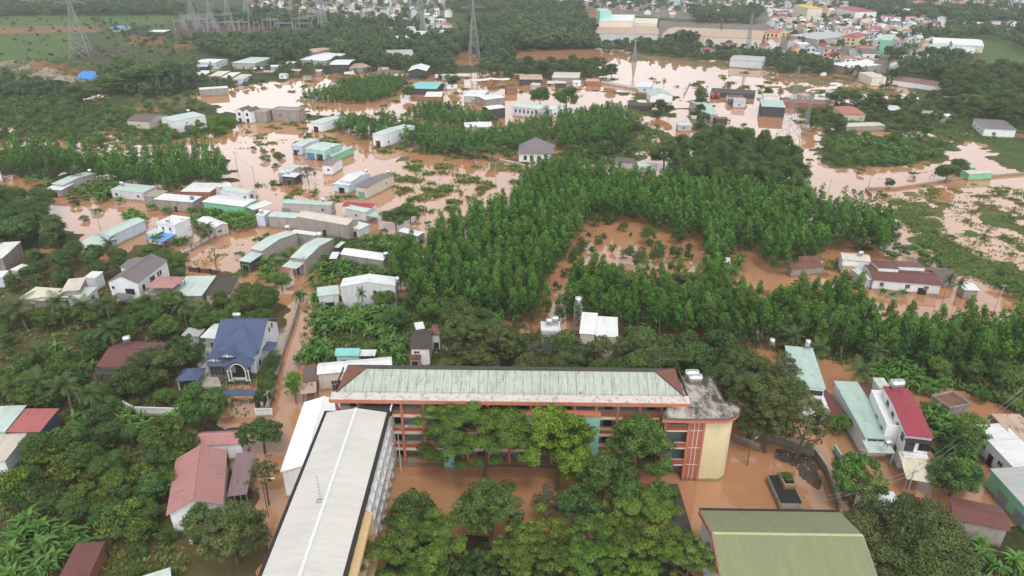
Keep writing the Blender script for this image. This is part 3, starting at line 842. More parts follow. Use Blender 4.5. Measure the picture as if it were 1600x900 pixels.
def add_door(root, side, u, w, h, W, D, ov, mat=None, name='door', z0=-.3, leaf=False):
    x0, x1, y0, y1 = -W / 2 + ov, W / 2 - ov, ov, D - ov
    mb = MB()
    if side in 'fb':
        c = x0 + (x1 - x0) * u; y = y0 if side == 'f' else y1
        mb.box(c - w / 2, y - .05, z0, c + w / 2, y + .05, h)
        mb.box(c - w / 2 - .12, y - .09, z0, c - w / 2, y + .06, h + .12, 1); mb.box(c + w / 2, y - .09, z0, c + w / 2 + .12, y + .06, h + .12, 1)
        mb.box(c - w / 2, y - .09, h, c + w / 2, y + .06, h + .12, 1)
    else:
        c = y0 + (y1 - y0) * u; x = x0 if side == 'l' else x1
        mb.box(x - .05, c - w / 2, z0, x + .05, c + w / 2, h)
        mb.box(x - .09, c - w / 2 - .12, z0, x + .09, c - w / 2, h + .12, 1); mb.box(x - .09, c + w / 2, z0, x + .09, c + w / 2 + .12, h + .12, 1)
    return mb.build(name, [mat or M_VOID, M_POST], root)

def walls_mesh(W, D, ov, base, f, mat, root, kind, gap=.07, name='wall', rp=.5):
    x0, x1, y0, y1 = -W / 2 + ov, W / 2 - ov, ov, D - ov
    mb = MB()
    def side(p, q):
        ts = [0, 1]
        if kind == 'gy' and p[1] == q[1]: ts = [0, .5, 1]
        if kind == 'gx' and p[0] == q[0]:
            t = (D * rp - p[1]) / (q[1] - p[1]); ts = [0, t, 1]
        top = [(p[0] + (q[0] - p[0]) * t, p[1] + (q[1] - p[1]) * t) for t in ts]
        pts = [(p[0], p[1], base), (q[0], q[1], base)] + [(x, y, f(x, y) - gap) for x, y in top[::-1]]
        mb.poly(pts)
    c = [(x0, y0), (x1, y0), (x1, y1), (x0, y1)]
    for i in range(4): side(c[i], c[(i + 1) % 4])
    return mb.build(name, mat, root)

def house(name, label, A, B, C, z, roof='gx', rise=.8, rm='green', wm='grey', ov=.35, th=.10, cat='house', group=None, win=(), doors=(), base=-.7, rp=.5, clear=True, ax=None, fr=None, wallname='wall', open_=False, rmb=None, parapet=0, zr=None):
    o, rz, W, D = rect(A, B, C, z)
    t = thing(name, label, cat, o, rz, group)
    P, f = roof_polys(roof, W, D, z, rise, rp)
    mb = MB()
    if ax is None: ax = 1 if roof in ('gy', 'sx') else 0
    mats = [R(rm, ax) if isinstance(rm, str) else rm]
    if roof == 'hip':
        mats.append(R(rm, 1 - ax) if isinstance(rm, str) else rm)
        mb.slab([P[0]], th, 0); mb.slab([P[1]], th, 0); mb.slab([P[2]], th, 1); mb.slab([P[3]], th, 1)
    else:
        mb.slab(P, th)
    if parapet:
        w = W / 2
        mats.append(Wm(wm)); k = len(mats) - 1
        for b in ((-w, 0, w, .2), (-w, D - .2, w, D), (-w, .2, -w + .2, D - .2), (w - .2, .2, w, D - .2)):
            mb.box(b[0], b[1], z - .05, b[2], b[3], z + parapet + rise * 0, k)
    ro = mb.build('roof', mats, t)
    if roof in ('gx', 'gy') and min(W, D) > 5:       # ridge cap
        cap = MB()
        if roof == 'gx': cap.bar((-W / 2, D * rp, z + rise + .03), (W / 2, D * rp, z + rise + .03), .32, .10)
        else: cap.bar((0, 0, z + rise + .03), (0, D, z + rise + .03), .32, .10)
        cap.build('ridge_cap', mats[0], ro)
    if not open_:
        walls_mesh(W, D, ov, base, f, Wm(wm) if isinstance(wm, str) else wm, t, roof, th + .01, wallname, rp)
    else:
        for px_, py_ in ((-W / 2 + ov, ov), (W / 2 - ov, ov), (W / 2 - ov, D - ov), (-W / 2 + ov, D - ov)):
            pb = MB(); pb.box(px_ - .1, py_ - .1, base, px_ + .1, py_ + .1, f(px_, py_) - th - .01); pb.build('post', M_IRON, t)
    if not win and not open_ and isinstance(wm, str) and wm in ('white', 'lightgrey', 'cream', 'blue', 'grey', 'teal', 'beige') and z > 3.3:
        rw = np.random.RandomState(int(abs(o.x * 7 + o.y * 13)) % 99991); zc = min(z - 1.3, 2.1); win = []
        for sd, ln in (('f', W), ('l', D), ('r', D)):
            if ln < 4 or rw.rand() < .25: continue
            for k in range(max(1, int(ln / 5.5))):
                if rw.rand() < .7: win.append((sd, (k + .3 + .4 * rw.rand()) / max(1, int(ln / 5.5)), zc, rw.uniform(.9, 1.5), rw.uniform(.9, 1.2)))
    if not doors and not open_ and isinstance(wm, str) and wm in ('concrete', 'stained', 'grey', 'brick', 'green') and z > 3.5 and W > 4:
        rw = np.random.RandomState(int(abs(o.x * 3 + o.y * 17)) % 99991)
        doors = [('f', rw.uniform(.25, .75), rw.choice([1.2, 2.4]), 2.3, M_SHUT if rw.rand() < .4 else M_VOID)]
        if not win and D > 6: win = [(sd, rw.uniform(.25, .75), min(z - 1.2, 2.4), 1.0, .7) for sd in 'lr']
    for wn_ in win: add_window(t, *wn_, W, D, ov, fr or M_FRAME)
    for d in doors: add_door(t, *d[:4], W, D, ov, *(d[4:]))
    keep(o, rz, W, D, z, clear=clear)
    t['_w'] = 0; del t['_w']
    return t, W, D

def child_rect(root, A, B, C, z):
    """a rectangle in the photo, in the frame of a building"""
    o, rz, W, D = rect(A, B, C, z)
    c, s = math.cos(-root.rotation_euler.z), math.sin(-root.rotation_euler.z)
    d = o - Vector((root.location.x, root.location.y, 0))
    return Vector((d.x * c - d.y * s, d.x * s + d.y * c, 0)), rz - root.rotation_euler.z, W, D, o, rz

def awning(root, A, B, C, z, rise=.35, rm='green', posts=2, name='porch_roof', wallm=None, clear=True, pmat=None, roof='sy'):
    lo, lr, W, D, o, rz = child_rect(root, A, B, C, z)
    P, f = roof_polys(roof, W, D, z, rise)
    mb = MB(); mb.slab(P, .08)
    p = mb.build(name, R(rm, 0), root); p.location = lo; p.rotation_euler = (0, 0, lr)
    if wallm:
        w = walls_mesh(W, D, .25, -.7, f, Wm(wallm), p, roof, .1, 'wall')
        add_door(p, 'f', .5, min(2.4, W * .5), min(2.3, z - .5), W, D, .25, M_VOID)
    else:
        for k in range(posts):
            x = -W / 2 + .2 + (W - .4) * k / max(1, posts - 1)
            q = MB(); q.box(x - .08, .15, -.7, x + .08, .31, z - .07); q.build('post', pmat or M_IRON, p)
    keep(o, rz, W, D, z, clear=clear)
    return p

def water_tank(x, y, z, label, r=.55, L_=1.5, rz=0.0, upright=False, mat=None, stand=.6):
    p = U(x, y, z + stand + r * .5)
    t = thing('water_tank', label, 'water tank', (p.x, p.y, z), rz, 'rooftop water tanks')
    mb = MB(); n = 14
    if upright:
        mb.tube([(0, 0, stand), (0, 0, stand + .05), (0, 0, stand + L_), (0, 0, stand + L_ + .15), (0, 0, stand + L_ + .25)], [r * .9, r, r, r * .6, r * .2], n)
    else:
        zc = stand + r
        mb.tube([(-L_ / 2 - .18, 0, zc), (-L_ / 2, 0, zc), (-L_ / 6, 0, zc), (L_ / 6, 0, zc), (L_ / 2, 0, zc), (L_ / 2 + .18, 0, zc)], [r * .45, r, r * 1.02, r * 1.02, r, r * .45], n)
    mb.build('tank', mat or M_STEEL, t, True)
    if stand > .1:
        s = MB()
        for a in (-.8, .8):
            for b in (-.7, .7): s.bar((a * L_ * .45 if not upright else a * r, b * r, 0), (a * L_ * .45 if not upright else a * r, b * r, stand + .1), .08)
        s.box(-L_ * .45 if not upright else -r, -r * .75, stand - .06, L_ * .45 if not upright else r, r * .75, stand)
        s.build('stand', M_IRON, t)
    return t
# ---------------------------------------------------------------- school: long block
def to_local(root, p):
    c, s = math.cos(-root.rotation_euler.z), math.sin(-root.rotation_euler.z)
    d = Vector(p) - root.location
    return Vector((d.x * c - d.y * s, d.x * s + d.y * c, d.z))

M_SALMON = wall_mat('salmon_paint', (0.48, 0.175, 0.115), .4)
M_BRICK = wall_mat('brick_red_paint', (0.36, 0.095, 0.055), .25)
M_CREAM = wall_mat('cream_paint', (0.68, 0.58, 0.36), .28)
M_BEAM = wall_mat('cream_beam', (0.66, 0.58, 0.42), .3)
M_TEAL = wall_mat('teal_paint', (0.26, 0.52, 0.43), .3)
M_GREYB = wall_mat('blue_grey_paint', (0.20, 0.23, 0.25), .2)
M_GUT = wall_mat('stained_pink_concrete', (0.58, 0.52, 0.47), .95, (0.10, 0.08, 0.07))
M_SLABR = wall_mat('mouldy_flat_roof', (0.30, 0.28, 0.25), .2, (0.05, 0.045, 0.04))
M_OLDR = roof_mat('old_green_sheet', (0.40, 0.44, 0.38), 0, .06, 3.2, .65, .8, seam=.9)
M_RUSTR = roof_mat('rusted_red_sheet', (0.22, 0.075, 0.05), 1, .45, 1.2, .7, .5)
M_WHITEP = wall_mat('white_paint', (0.82, 0.82, 0.81), .22, (.3, .29, .27))
# mould grows in broad dark drifts on the flat roof
def _mould():
    m = M_SLABR; nt = m.node_tree; p = [n for n in nt.nodes if n.type == 'BSDF_PRINCIPLED'][0]
    co = texco(nt)
    f = ramp(nt, noise(nt, 0.28, 6, 0.72, co, (1, .6, 1)), .42, .58)
    c = mixc(nt, f, (0.055, 0.05, 0.045), (0.42, 0.38, 0.33))
    nt.links.new(c, p.inputs['Base Color'])
_mould()

o, rz, W, _ = rect((515, 624), (1079, 631), (1059, 573), 15.0)
D = 10.8
school = thing('school_building', 'long four storey school block with salmon columns and a streaked pale green roof', 'school', o, rz)
FL = [.3, 3.75, 7.5, 11.25]; ZT = 14.3
yf = 1.0
for z in FL:
    mb = MB(); mb.box(.6 - W / 2, yf, z - .2, W / 2 - .6, 10.2, z); mb.build('floor_slab', M_BEAM, school)
    if z > 1:
        mb = MB(); mb.box(.6 - W / 2, yf - .05, z - .62, W / 2 - .6, yf + .2, z - .24); mb.build('cross_beam', M_BEAM, school)
        mb = MB(); mb.box(.6 - W / 2, yf - .02, z + .02, W / 2 - .6, yf + .12, z + .72); mb.build('balustrade', M_BRICK, school)
        mb = MB(); mb.bar((.6 - W / 2, yf + .05, z + .92), (W / 2 - .6, yf + .05, z + .92), .07); mb.build('handrail', M_IRON, school)
mb = MB(); mb.box(.6 - W / 2, yf - 1.0, -.6, W / 2 - .6, yf - .06, .25); mb.build('step', M_CONC, school)
nb = 16; bay = (W - 1.6) / nb
for i in range(nb + 1):
    x = .8 - W / 2 + i * bay
    mb = MB(); mb.box(x - .24, yf - .16, -.6, x + .24, yf + .34, ZT)
    mb.poly([(x - .24, yf - .165, ZT - .7), (x + .24, yf - .165, ZT - .7), (x + .6, yf - .165, ZT), (x - .6, yf - .165, ZT)])
    mb.build('column', M_SALMON, school)
yw = 3.3
mb = MB()
for k, z in enumerate(FL):
    zt = (FL + [ZT + .2])[k + 1] - .2
    mb.box(.6 - W / 2, yw, z, W / 2 - .6, yw + .2, z + 1.15, 1); mb.box(.6 - W / 2, yw + .003, z + 1.15, W / 2 - .6, yw + .2, zt, 0)
mb.box(.6 - W / 2, yw + .2, -.6, .8 - W / 2, 10.2, ZT + .3); mb.box(W / 2 - .8, yw + .2, -.6, W / 2 - .6, 10.2, ZT + .3); mb.box(.6 - W / 2, 10.0, -.6, W / 2 - .6, 10.2, ZT + .3)
mb.build('classroom_wall', [M_CREAM, M_GREYB], school)
for k, z in enumerate(FL):
    for i in range(nb):
        x = .8 - W / 2 + (i + .5) * bay
        if i % 2 == 0:
            mb = MB(); mb.box(x - .2, yw - .06, z + .02, x + 1.3, yw + .02, z + 2.5); mb.build('door', M_VOID, school)
        else:
            mb = MB(); mb.box(x - 1.1, yw - .05, z + 2.15, x + 1.1, yw + .02, z + 2.6); mb.build('window', M_GLASS, school)
# gutter slab with a salmon fascia, then the hipped sheet roof
mb = MB(); w = W / 2
mb.slab([[(-w, 0, 15.0), (w, 0, 15.0), (w, 1.9, 15.35), (-w, 1.9, 15.35)]], .12, 0)
mb.box(-w - .03, -.12, 14.3, w + .03, 0, 15.02, 1); mb.box(-w - .12, -.12, 14.5, -w, D, 15.0, 3); mb.box(w, -.12, 14.5, w + .12, D, 15.0, 3)
mb.box(-w, .002, 14.3, w, 1.2, 14.42, 2)
mb.build('eave', [M_GUT, M_SALMON, M_BEAM, wall_mat('dark_stained_rim', (.12, .095, .085), .4)], school)
P, f = roof_polys('hip', W - 1.6, D - 1.5, 15.35, 2.25)
sh = lambda pl: [(x, y + 1.7, z) for x, y, z in pl]
# dark hip strips and two weathered sheet colours
mb = MB(); mb.slab([sh(P[0])], .1, 0); mb.slab([sh(P[1])], .1, 2); mb.slab([sh(P[2])], .1, 1); mb.slab([sh(P[3])], .1, 1)
ro = mb.build('roof', [M_OLDR, M_RUSTR, R('dark', 0)], school)
h = (D - 1.5) / 2; wr = (W - 1.6) / 2
cap = MB()
for sg in (-1, 1):
    cap.bar((sg * wr, 1.7, 15.4), (sg * (wr - h), 1.7 + h, 17.63), .3, .1); 
cap.bar((-wr + h, 1.7 + h, 17.63), (wr - h, 1.7 + h, 17.63), .4, .12)
cap.build('ridge_cap', R('dark', 0), ro)
mb = MB(); mb.box(-w + .5, 1.92, 15.3, w - .5, 2.0, 15.5); mb.build('gutter_kerb', M_IRON, school)
keep(o, rz, W, D + .5, 15, margin=1.0)
# teal entrance frame in front of the middle bays
a = to_local(school, U(690, 648, 12.4)); b = to_local(school, U(938, 650, 12.4))
mb = MB(); xa, xb = a.x, b.x
mb.box(xa, -.6, -.6, xa + 1.9, yf - .2, 12.4); mb.box(xb - 1.9, -.6, -.6, xb, yf - .2, 12.4); mb.box(xa + 1.9, -.6, 10.9, xb - 1.9, yf - .2, 12.4)
mb.box(xa - .12, -.72, 12.4, xb + .12, yf - .1, 12.75, 1)
mb.build('entrance_frame', [M_TEAL, M_SALMON], school)

# right-hand stair block with the rounded end
zr = 14.4
ol = [(1035, 655), (1085, 656), (1136, 656), (1148, 652), (1156, 645), (1156, 638), (1147, 632), (1132, 629), (1112, 591), (1066, 588)]
top = [to_local(school, U(x, y, zr)) for x, y in ol]
cx = sum(p.x for p in top) / len(top); cy = sum(p.y for p in top) / len(top)
mb = MB()
mb.slab([[(p.x, p.y, zr) for p in top]], .75, 0, 1)
n = len(top)
for i in range(n):      # low rim
    p, q = top[i], top[(i + 1) % n]
    mb.bar((p.x, p.y, zr + .06), (q.x, q.y, zr + .06), .16, .22, 2)
mb.build('flat_roof', [M_SLABR, M_SALMON, wall_mat('dark_stained_rim', (.12, .095, .085), .4)], school)
fy = to_local(school, U(1090, 752, 0)).y
x0 = to_local(school, U(1040, 660, 13.4)).x; x1 = to_local(school, U(1064, 752, 0)).x; x2 = to_local(school, U(1090, 752, 0)).x; x3 = to_local(school, U(1134, 750, 0)).x
zb = zr - .78
mb = MB()
mb.box(x1, fy, -.6, x1 + .45, fy + 4, zb); mb.box(x2 - .45, fy, -.6, x2, fy + .5, zb)
mb.box(x1 + .45, fy + .12, -.6, x2 - .45, fy + .4, zb, 1)
for xx in (x1 + .45 + (x2 - x1 - .9) / 3, x1 + .45 + (x2 - x1 - .9) * 2 / 3): mb.box(xx - .06, fy + .05, -.6, xx + .06, fy + .117, zb, 2)
for z in (3.75, 7.5, 11.25): mb.box(x1 + .45, fy + .06, z - .06, x2 - .45, fy + .114, z + .06, 2)
mb.build('stair_panel', [M_SALMON, wall_mat('dusty_red_paint', (0.40, 0.14, 0.10), .3), M_BEAM], school)
mb = MB()               # cream wall round the end
rr = 2.2; pts = [(x2, fy + .03), (x3 - rr, fy + .03)]
for k in range(1, 9):
    t = -math.pi / 2 + k * math.pi / 2 / 8; pts.append((x3 - rr + rr * math.cos(t), fy + .03 + rr + rr * math.sin(t)))
pts += [(x3, fy + 4.6), (x3 - 1.6, fy + 5.2), (x3 - 1.6, fy + 14)]
for i in range(len(pts) - 1):
    p, q = pts[i], pts[i + 1]; mb.poly([(p[0], p[1], -.6), (q[0], q[1], -.6), (q[0], q[1], zb), (p[0], p[1], zb)])
mb.build('curved_wall', M_CREAM, school)
mb = MB(); mb.box(x0, fy, -.6, x0 + .5, fy + .5, zb); mb.build('column', M_SALMON, school)
for z in FL[1:]:
    mb = MB(); mb.box(x0 + .5, fy + .1, z, x1, fy + .25, z + .85); mb.box(x0, fy + .5, z + .002, x0 + .15, yf + 1, z + .85); mb.build('balustrade', M_BRICK, school)
    mb = MB(); mb.box(x0 + .1, fy + .12, z - .35, x1 + .4, fy + .5, z - .002); mb.box(x0 + .1, fy + .5, z - .35, x1 + .4, fy + 4, z - .004, 1); mb.build('floor_slab', [M_BEAM, M_GREYB], school)
    mb = MB(); mb.bar((x0 + .5, fy + .2, z + 1.05), (x1, fy + .2, z + 1.05), .07); mb.build('handrail', M_FRAME, school)
mb = MB(); mb.box(x0 + .2, fy + 2.4, -.6, x1, fy + 2.6, zb); mb.build('classroom_wall', M_GREYB, school)
px, py, _ = proj(local_pts(o, rz, [(p.x, p.y, zr) for p in top])); CLEAR.append((np.stack([px, py], 1), o.y - 4))
CLEAR.append((np.array([(1036, 655), (1150, 655), (1136, 752), (1062, 752), (1040, 700)]), o.y - 5))
FOOT.append((o + Vector((math.cos(rz) * (cx), math.sin(rz) * cx, 0)) + Vector((0, cy - 9, 0)), rz, 14, 17, .5))
for (tx, ty, lab) in ((1071, 586, 'steel water tank at the back on the mouldy school roof, behind its twin'), (1076, 593, 'steel water tank in front of its twin on the mouldy school roof')):
    water_tank(tx + 10, ty, zr, lab, .75, 2.3, rz)

# ---------------------------------------------------------------- school: pale roofed wing
zw = 13.7
fr, fl, nr = U(610, 642, zw), U(507, 642, zw), U(542, 900, zw)
dy = (fr - nr); dy.z = 0; dy.normalize(); dx = Vector((dy.y, -dy.x, 0))
Ww = (fr - fl).dot(dx); Lw = (fr - nr).length * 1.30
rzw = math.atan2(dx.y, dx.x)
ow = fr - dx * (Ww / 2) - dy * Lw; ow.z = 0
wing = thing('school_wing', 'four storey school wing with an off white sheet roof edged by black gutters', 'school', ow, rzw)
w = Ww / 2
M_WROOF = roof_mat('off_white_sheet', (0.585, 0.565, 0.52), 1, 0, .9, .55, .28, (.30, .30, .27), laps=.25)
mb = MB()
P, f = roof_polys('gy', Ww - 1.1, Lw - 1.0, zw, .9)
mb.slab([[(x, y + .5, z + .05) for x, y, z in pl] for pl in P], .1)
ro = mb.build('roof', M_WROOF, wing)
cap = MB(); cap.bar((0, .5, zw + 1.0), (0, Lw - .5, zw + 1.0), .5, .1); cap.build('ridge_cap', plain_mat('pale_ridge', (.68, .70, .66), .5), ro)
mb = MB()
for b in ((-w, 0, -w + .5, Lw), (w - .5, 0, w, Lw), (-w + .5, Lw - .5, w - .5, Lw), (-w + .5, 0, w - .5, .5)): mb.box(b[0], b[1], zw - .45, b[2], b[3], zw + .02)
mb.build('gutter', plain_mat('blackened_gutter', (0.035, 0.033, 0.03), .8, .2), wing)
mb = MB(); x0, x1 = -w + .5, w - .5
mb.box(x0, .3, -.6, x1, Lw - .3, zw - .5); mb.build('wall', M_WHITEP, wing)
nbw = 18; bw = (Lw - .6) / nbw
for k in range(nbw):        # slanting sunshade fins between the window bays
    y = .3 + k * bw
    mb = MB()
    for z in (0.2, 3.6, 7.0, 10.4):
        q = bw * .42
        a = [(x1 + .01, y, z), (x1 + .62, y + q, z), (x1 + .62, y + q + .22, z), (x1 + .01, y + .25, z)]
        b2 = [(x1 + .01, y + bw * .5, z + 2.9), (x1 + .4, y + .1, z + 2.9), (x1 + .4, y + .32, z + 2.9), (x1 + .01, y + bw * .5 + .25, z + 2.9)]
        v = len(mb.v); mb.v += a + b2
        for q4 in ((0, 1, 5, 4), (1, 2, 6, 5), (2, 3, 7, 6), (3, 0, 4, 7), (4, 5, 6, 7), (3, 2, 1, 0)): mb.f.append(tuple(v + i for i in q4)); mb.m.append(0)
    mb.build('sunshade', M_WHITEP, wing)
for z in (3.3, 6.7, 10.1):
    mb = MB(); mb.box(x1, .3, z, x1 + .5, Lw - .3, z + .22); mb.build('ledge', M_WHITEP, wing)
for k in range(nbw):
    for z in (1.0, 4.4, 7.8, 11.2):
        y = .3 + (k + .55) * bw
        mb = MB(); mb.box(x1 - .01, y - bw * .27, z, x1 + .06, y + bw * .27, z + 1.7); mb.build('window', M_GLASS, wing)
# timber coloured frame on the yard side
ya = to_local(wing, U(575, 815, 11)).y
mb = MB(); c0, c1 = ya - 12, ya
for q in ((c0, 3.0, c1, 3.7), (c0, 12.2, c1, 12.9)): mb.box(x1 + .4, q[0], q[1], x1 + 1.6, q[2], q[3])
mb.box(x1 + .4, c1 - .7, 3.7, x1 + 1.6, c1, 12.2); mb.box(x1 + .4, c0, 3.7, x1 + 1.6, c0 + .7, 12.2); mb.box(x1 + .7, c0 + .7, 7.6, x1 + 1.4, c1 - .7, 8.1)
mb.build('balcony_frame', wall_mat('sand_paint', (0.60, 0.42, 0.22), .2), wing)
mb = MB(); mb.box(w - 5.2, Lw + .02, zw - 1.2, w + .1, Lw + 4.4, zw - .2); mb.box(w - .1, Lw + .02, zw - .18, w + .1, Lw + 4.4, zw + .3, 1)
mb.build('link_roof', [plain_mat('black_bitumen', (.05, .046, .045), .85, .2), M_WHITEP], wing)
mb = MB(); mb.box(w - 5.0, Lw + .02, -.6, w - .3, Lw + 4.2, zw - 1.22); mb.build('link_wall', M_WHITEP, wing)
keep(ow, rzw, Ww, Lw, zw)
CLEAR.append((np.array([(610, 642), (620, 735), (600, 800), (575, 900), (540, 900)]), ow.y))
p = U(501, 783, zw + .8)
an = thing('roof_antenna', 'thin rod antenna standing on the pale school wing roof', 'antenna', (p.x, p.y, zw + .6))
mb = MB(); mb.bar((0, 0, 0), (0, 0, 5.2), .05); mb.build('mast', M_IRON, an)
mb = MB()
for k in range(6): mb.bar((-.28, 0, 1.6 + k * .6), (.28, 0, 1.6 + k * .6), .035)
mb.build('rungs', M_IRON, an)
mb = MB(); mb.box(-.6, -.35, .1, .6, -.25, .35); mb.box(-.6, .25, .1, .6, .35, .35); mb.bar((-.5, -.3, .3), (-.5, .3, .3), .06); mb.bar((.5, -.3, .3), (.5, .3, .3), .06); mb.build('base', M_IRON, an)

# olive roofed hall
oh, rh, Wh = None, 0, 0
bl, br = U(1093, 797, 9.0), U(1311, 800, 9.0)
e = br - bl; e.z = 0; Wh = e.length; e.normalize(); ey = Vector((-e.y, e.x, 0)); rh = math.atan2(e.y, e.x); Dh = 14.6
oh = (bl + br) / 2 - ey * Dh; oh.z = 0
hall = thing('school_hall', 'school hall with an olive green gabled sheet roof and pink trimmed gable end', 'hall', oh, rh)
P, f = roof_polys('gx', Wh, Dh, 9.0, 2.5)
mb = MB(); mb.slab(P, .12); ro = mb.build('roof', roof_mat('olive_sheet', ROOF['lime'], 0, 0, .8, .55, .35, (.10, .11, .06), laps=.3), hall)
cap = MB(); cap.bar((-Wh / 2, Dh / 2, 11.53), (Wh / 2, Dh / 2, 11.53), .4, .12); cap.build('ridge_cap', plain_mat('pale_olive', (.46, .47, .26), .5), ro)
mb = MB(); mb.box(-Wh / 2, Dh - .02, 8.9, Wh / 2, Dh + .35, 9.12); mb.build('gutter', plain_mat('blackened_gutter', (0.035, 0.033, 0.03), .8, .2), hall)
walls_mesh(Wh, Dh, .5, -.6, f, M_WHITEP, hall, 'gx', .14)
for sg, mm in ((-1, M_SALMON), (1, M_CONC)):
    x = sg * (Wh / 2 + .08); mb = MB()
    v = [(x - .07, .05, 8.3), (x + .07, .05, 8.3), (x + .07, .05, 8.95), (x - .07, .05, 8.95)], [(x - .07, Dh / 2, 10.8), (x + .07, Dh / 2, 10.8), (x + .07, Dh / 2, 11.45), (x - .07, Dh / 2, 11.45)], [(x - .07, Dh - .05, 8.3), (x + .07, Dh - .05, 8.3), (x + .07, Dh - .05, 8.95), (x - .07, Dh - .05, 8.95)]
    for p, q in ((v[0], v[1]), (v[1], v[2])):
        for i in range(4): mb.poly([p[i], p[(i + 1) % 4], q[(i + 1) % 4], q[i]])
    mb.build('gable_trim', mm, hall)
keep(oh, rh, Wh, Dh, 9)

# white roofed annex beside the wing
house('school_annex', 'annex with a bright white gabled roof between the lane and the school wing', (437, 738), (512, 735), (523, 627), 6.2, 'gy', 1.3, roof_mat('bright_sheet', ROOF['bright'], 1, 0, 1.0, .5, .06, laps=.1), 'white', cat='annex', win=(('l', .3, 3.6, 1.2, 1.2), ('l', .6, 3.6, 1.2, 1.2)))
# ---------------------------------------------------------------- blue roofed villa
bv = thing('villa', 'villa with big blue tiled roofs, arched porch and white columns behind the hedge', 'house', U(365, 592, 0), 0.0)
M_NAVY = R('navy', 0); M_NAVYY = R('navy', 1)
W, D = 10.6, 16.0
def sl(root, polys, mat, th=.12, name='roof', par=None):
    mb = MB(); mb.slab(polys, th); return mb.build(name, mat, par or root)
e0 = 4.6
mainr = sl(bv, [[(-5.6, 3.2, e0), (5.4, 3.2, e0), (5.4, 11.5, 8.9), (-5.6, 11.5, 8.9)], [(-5.6, 11.5, 8.9), (5.4, 11.5, 8.9), (5.4, 19, 5.2), (-5.6, 19, 5.2)]], M_NAVY)
# hipped front wing standing out of the main slope
sl(bv, [[(-4.9, 1.2, e0 + .12), (4.9, 1.2, e0 + .12), (0, 9.6, 8.55)], [(4.9, 1.2, e0 + .12), (5.0, 5.5, e0 + .9), (0, 9.6, 8.55)], [(-5.0, 5.5, e0 + .9), (-4.9, 1.2, e0 + .12), (0, 9.6, 8.55)]], M_NAVYY, .1, 'front_hip')
for (gx, gy, gw, gz, rz_, lab) in ((-.6, .4, 2.0, 5.3, 1.3, 'upper_gable'), (-3.6, -.1, 2.2, 4.5, 1.2, 'lower_gable')):
    g = sl(bv, [[(gx - gw, gy, gz), (gx, gy, gz + rz_), (gx, gy + 4.2, gz + rz_), (gx - gw, gy + 4.2, gz)], [(gx, gy, gz + rz_), (gx + gw, gy, gz), (gx + gw, gy + 4.2, gz), (gx, gy + 4.2, gz + rz_)]], M_NAVYY, .12, lab)
    mb = MB(); mb.poly([(gx - gw + .2, gy + .25, gz - .02), (gx + gw - .2, gy + .25, gz - .02), (gx, gy + .25, gz + rz_ - .2)]); mb.build('gable_wall', Wm('blue'), g)
    mb = MB(); mb.box(gx - .42, gy + .1, gz - .3, gx + .42, gy + .22, gz + .75); mb.build('gable_panel', plain_mat('dark_teal_panel', (.05, .10, .12), .5), g)
    mb = MB(); mb.tube([(gx, gy + .02, gz + .35), (gx, gy + .09, gz + .35)], .36, 14); mb.build('round_vent', M_FRAME, g)
# porch gable with arch and paired columns
pr = sl(bv, [[(-1.0, -1.6, 4.1), (1.9, -1.6, 5.5), (1.9, 4, 5.5), (-1.0, 4, 4.1)], [(1.9, -1.6, 5.5), (4.9, -1.6, 4.1), (4.9, 4, 4.1), (1.9, 4, 5.5)]], M_NAVYY, .14, 'porch_roof')
mb = MB(); pts = [(-.5, -1.3, 4.2), (1.9, -1.3, 5.35), (4.3, -1.3, 4.2)]
arc = [(1.9 + 1.55 * math.cos(t), -1.3, 3.0 + 1.75 * math.sin(t)) for t in [math.pi * k / 12 for k in range(13)]]
for i in range(12):
    u0, u1 = arc[i], arc[i + 1]
    def up(x): return 5.35 - 1.15 * abs(x - 1.9) / 2.4
    mb.poly([u0, (u0[0], -1.3, up(u0[0])), (u1[0], -1.3, up(u1[0])), u1])
mb.poly([(3.45, -1.3, 3.0), (4.3, -1.3, 3.0), (4.3, -1.3, 4.2), (3.45, -1.3, up(3.45))]); mb.poly([(-.5, -1.3, 3.0), (.35, -1.3, 3.0), (.35, -1.3, up(.35)), (-.5, -1.3, 4.2)])
mb.build('porch_arch', plain_mat('green_grey_gable', (.14, .20, .20), .6), pr)
mb = MB(); mb.tube([(p[0], -1.38, p[2]) for p in arc], .12, 6); mb.build('arch_moulding', M_FRAME, pr)
for x in (-.35, .3, 3.5, 4.15):
    mb = MB(); mb.tube([(x, -1.3, .2), (x, -1.3, .6), (x, -1.3, .62), (x, -1.3, 2.8), (x, -1.3, 2.82), (x, -1.3, 3.05)], [.28, .28, .17, .15, .24, .24], 10); mb.build('column', M_FRAME, bv)
mb = MB(); mb.box(-1.0, -1.7, -.5, 4.8, 1.6, .35); mb.box(-.3, -2.3, -.5, 4.1, -1.7, .05); mb.build('porch_step', plain_mat('dark_granite', (.05, .05, .055), .3, .5), bv)
mb = MB(); mb.box(.3, 1.3, .35, 3.5, 1.5, 3.2); mb.build('front_door', plain_mat('brown_glazed_door', (.07, .05, .045), .3, .5), bv)
mb = MB(); mb.box(.3, -1.0, .36, 3.5, -.85, .95); mb.build('porch_rail', M_FRAME, bv)
mb = MB(); mb.box(-5.0, 1.6, -.6, 4.9, 18.3, e0 - .2)
mb.poly([(4.905, 3.4, e0 - .2), (4.905, 18.3, e0 - .2), (4.905, 11.5, 8.7)]); mb.poly([(-5.005, 18.3, e0 - .2), (-5.005, 3.4, e0 - .2), (-5.005, 11.5, 8.7)])
mb.box(-4.9, -.3, -.6, -.8, 1.59, 4.2, 1); mb.build('wall', [Wm('white'), wall_mat('grey_stone_cladding', (.13, .13, .135), .3)], bv)
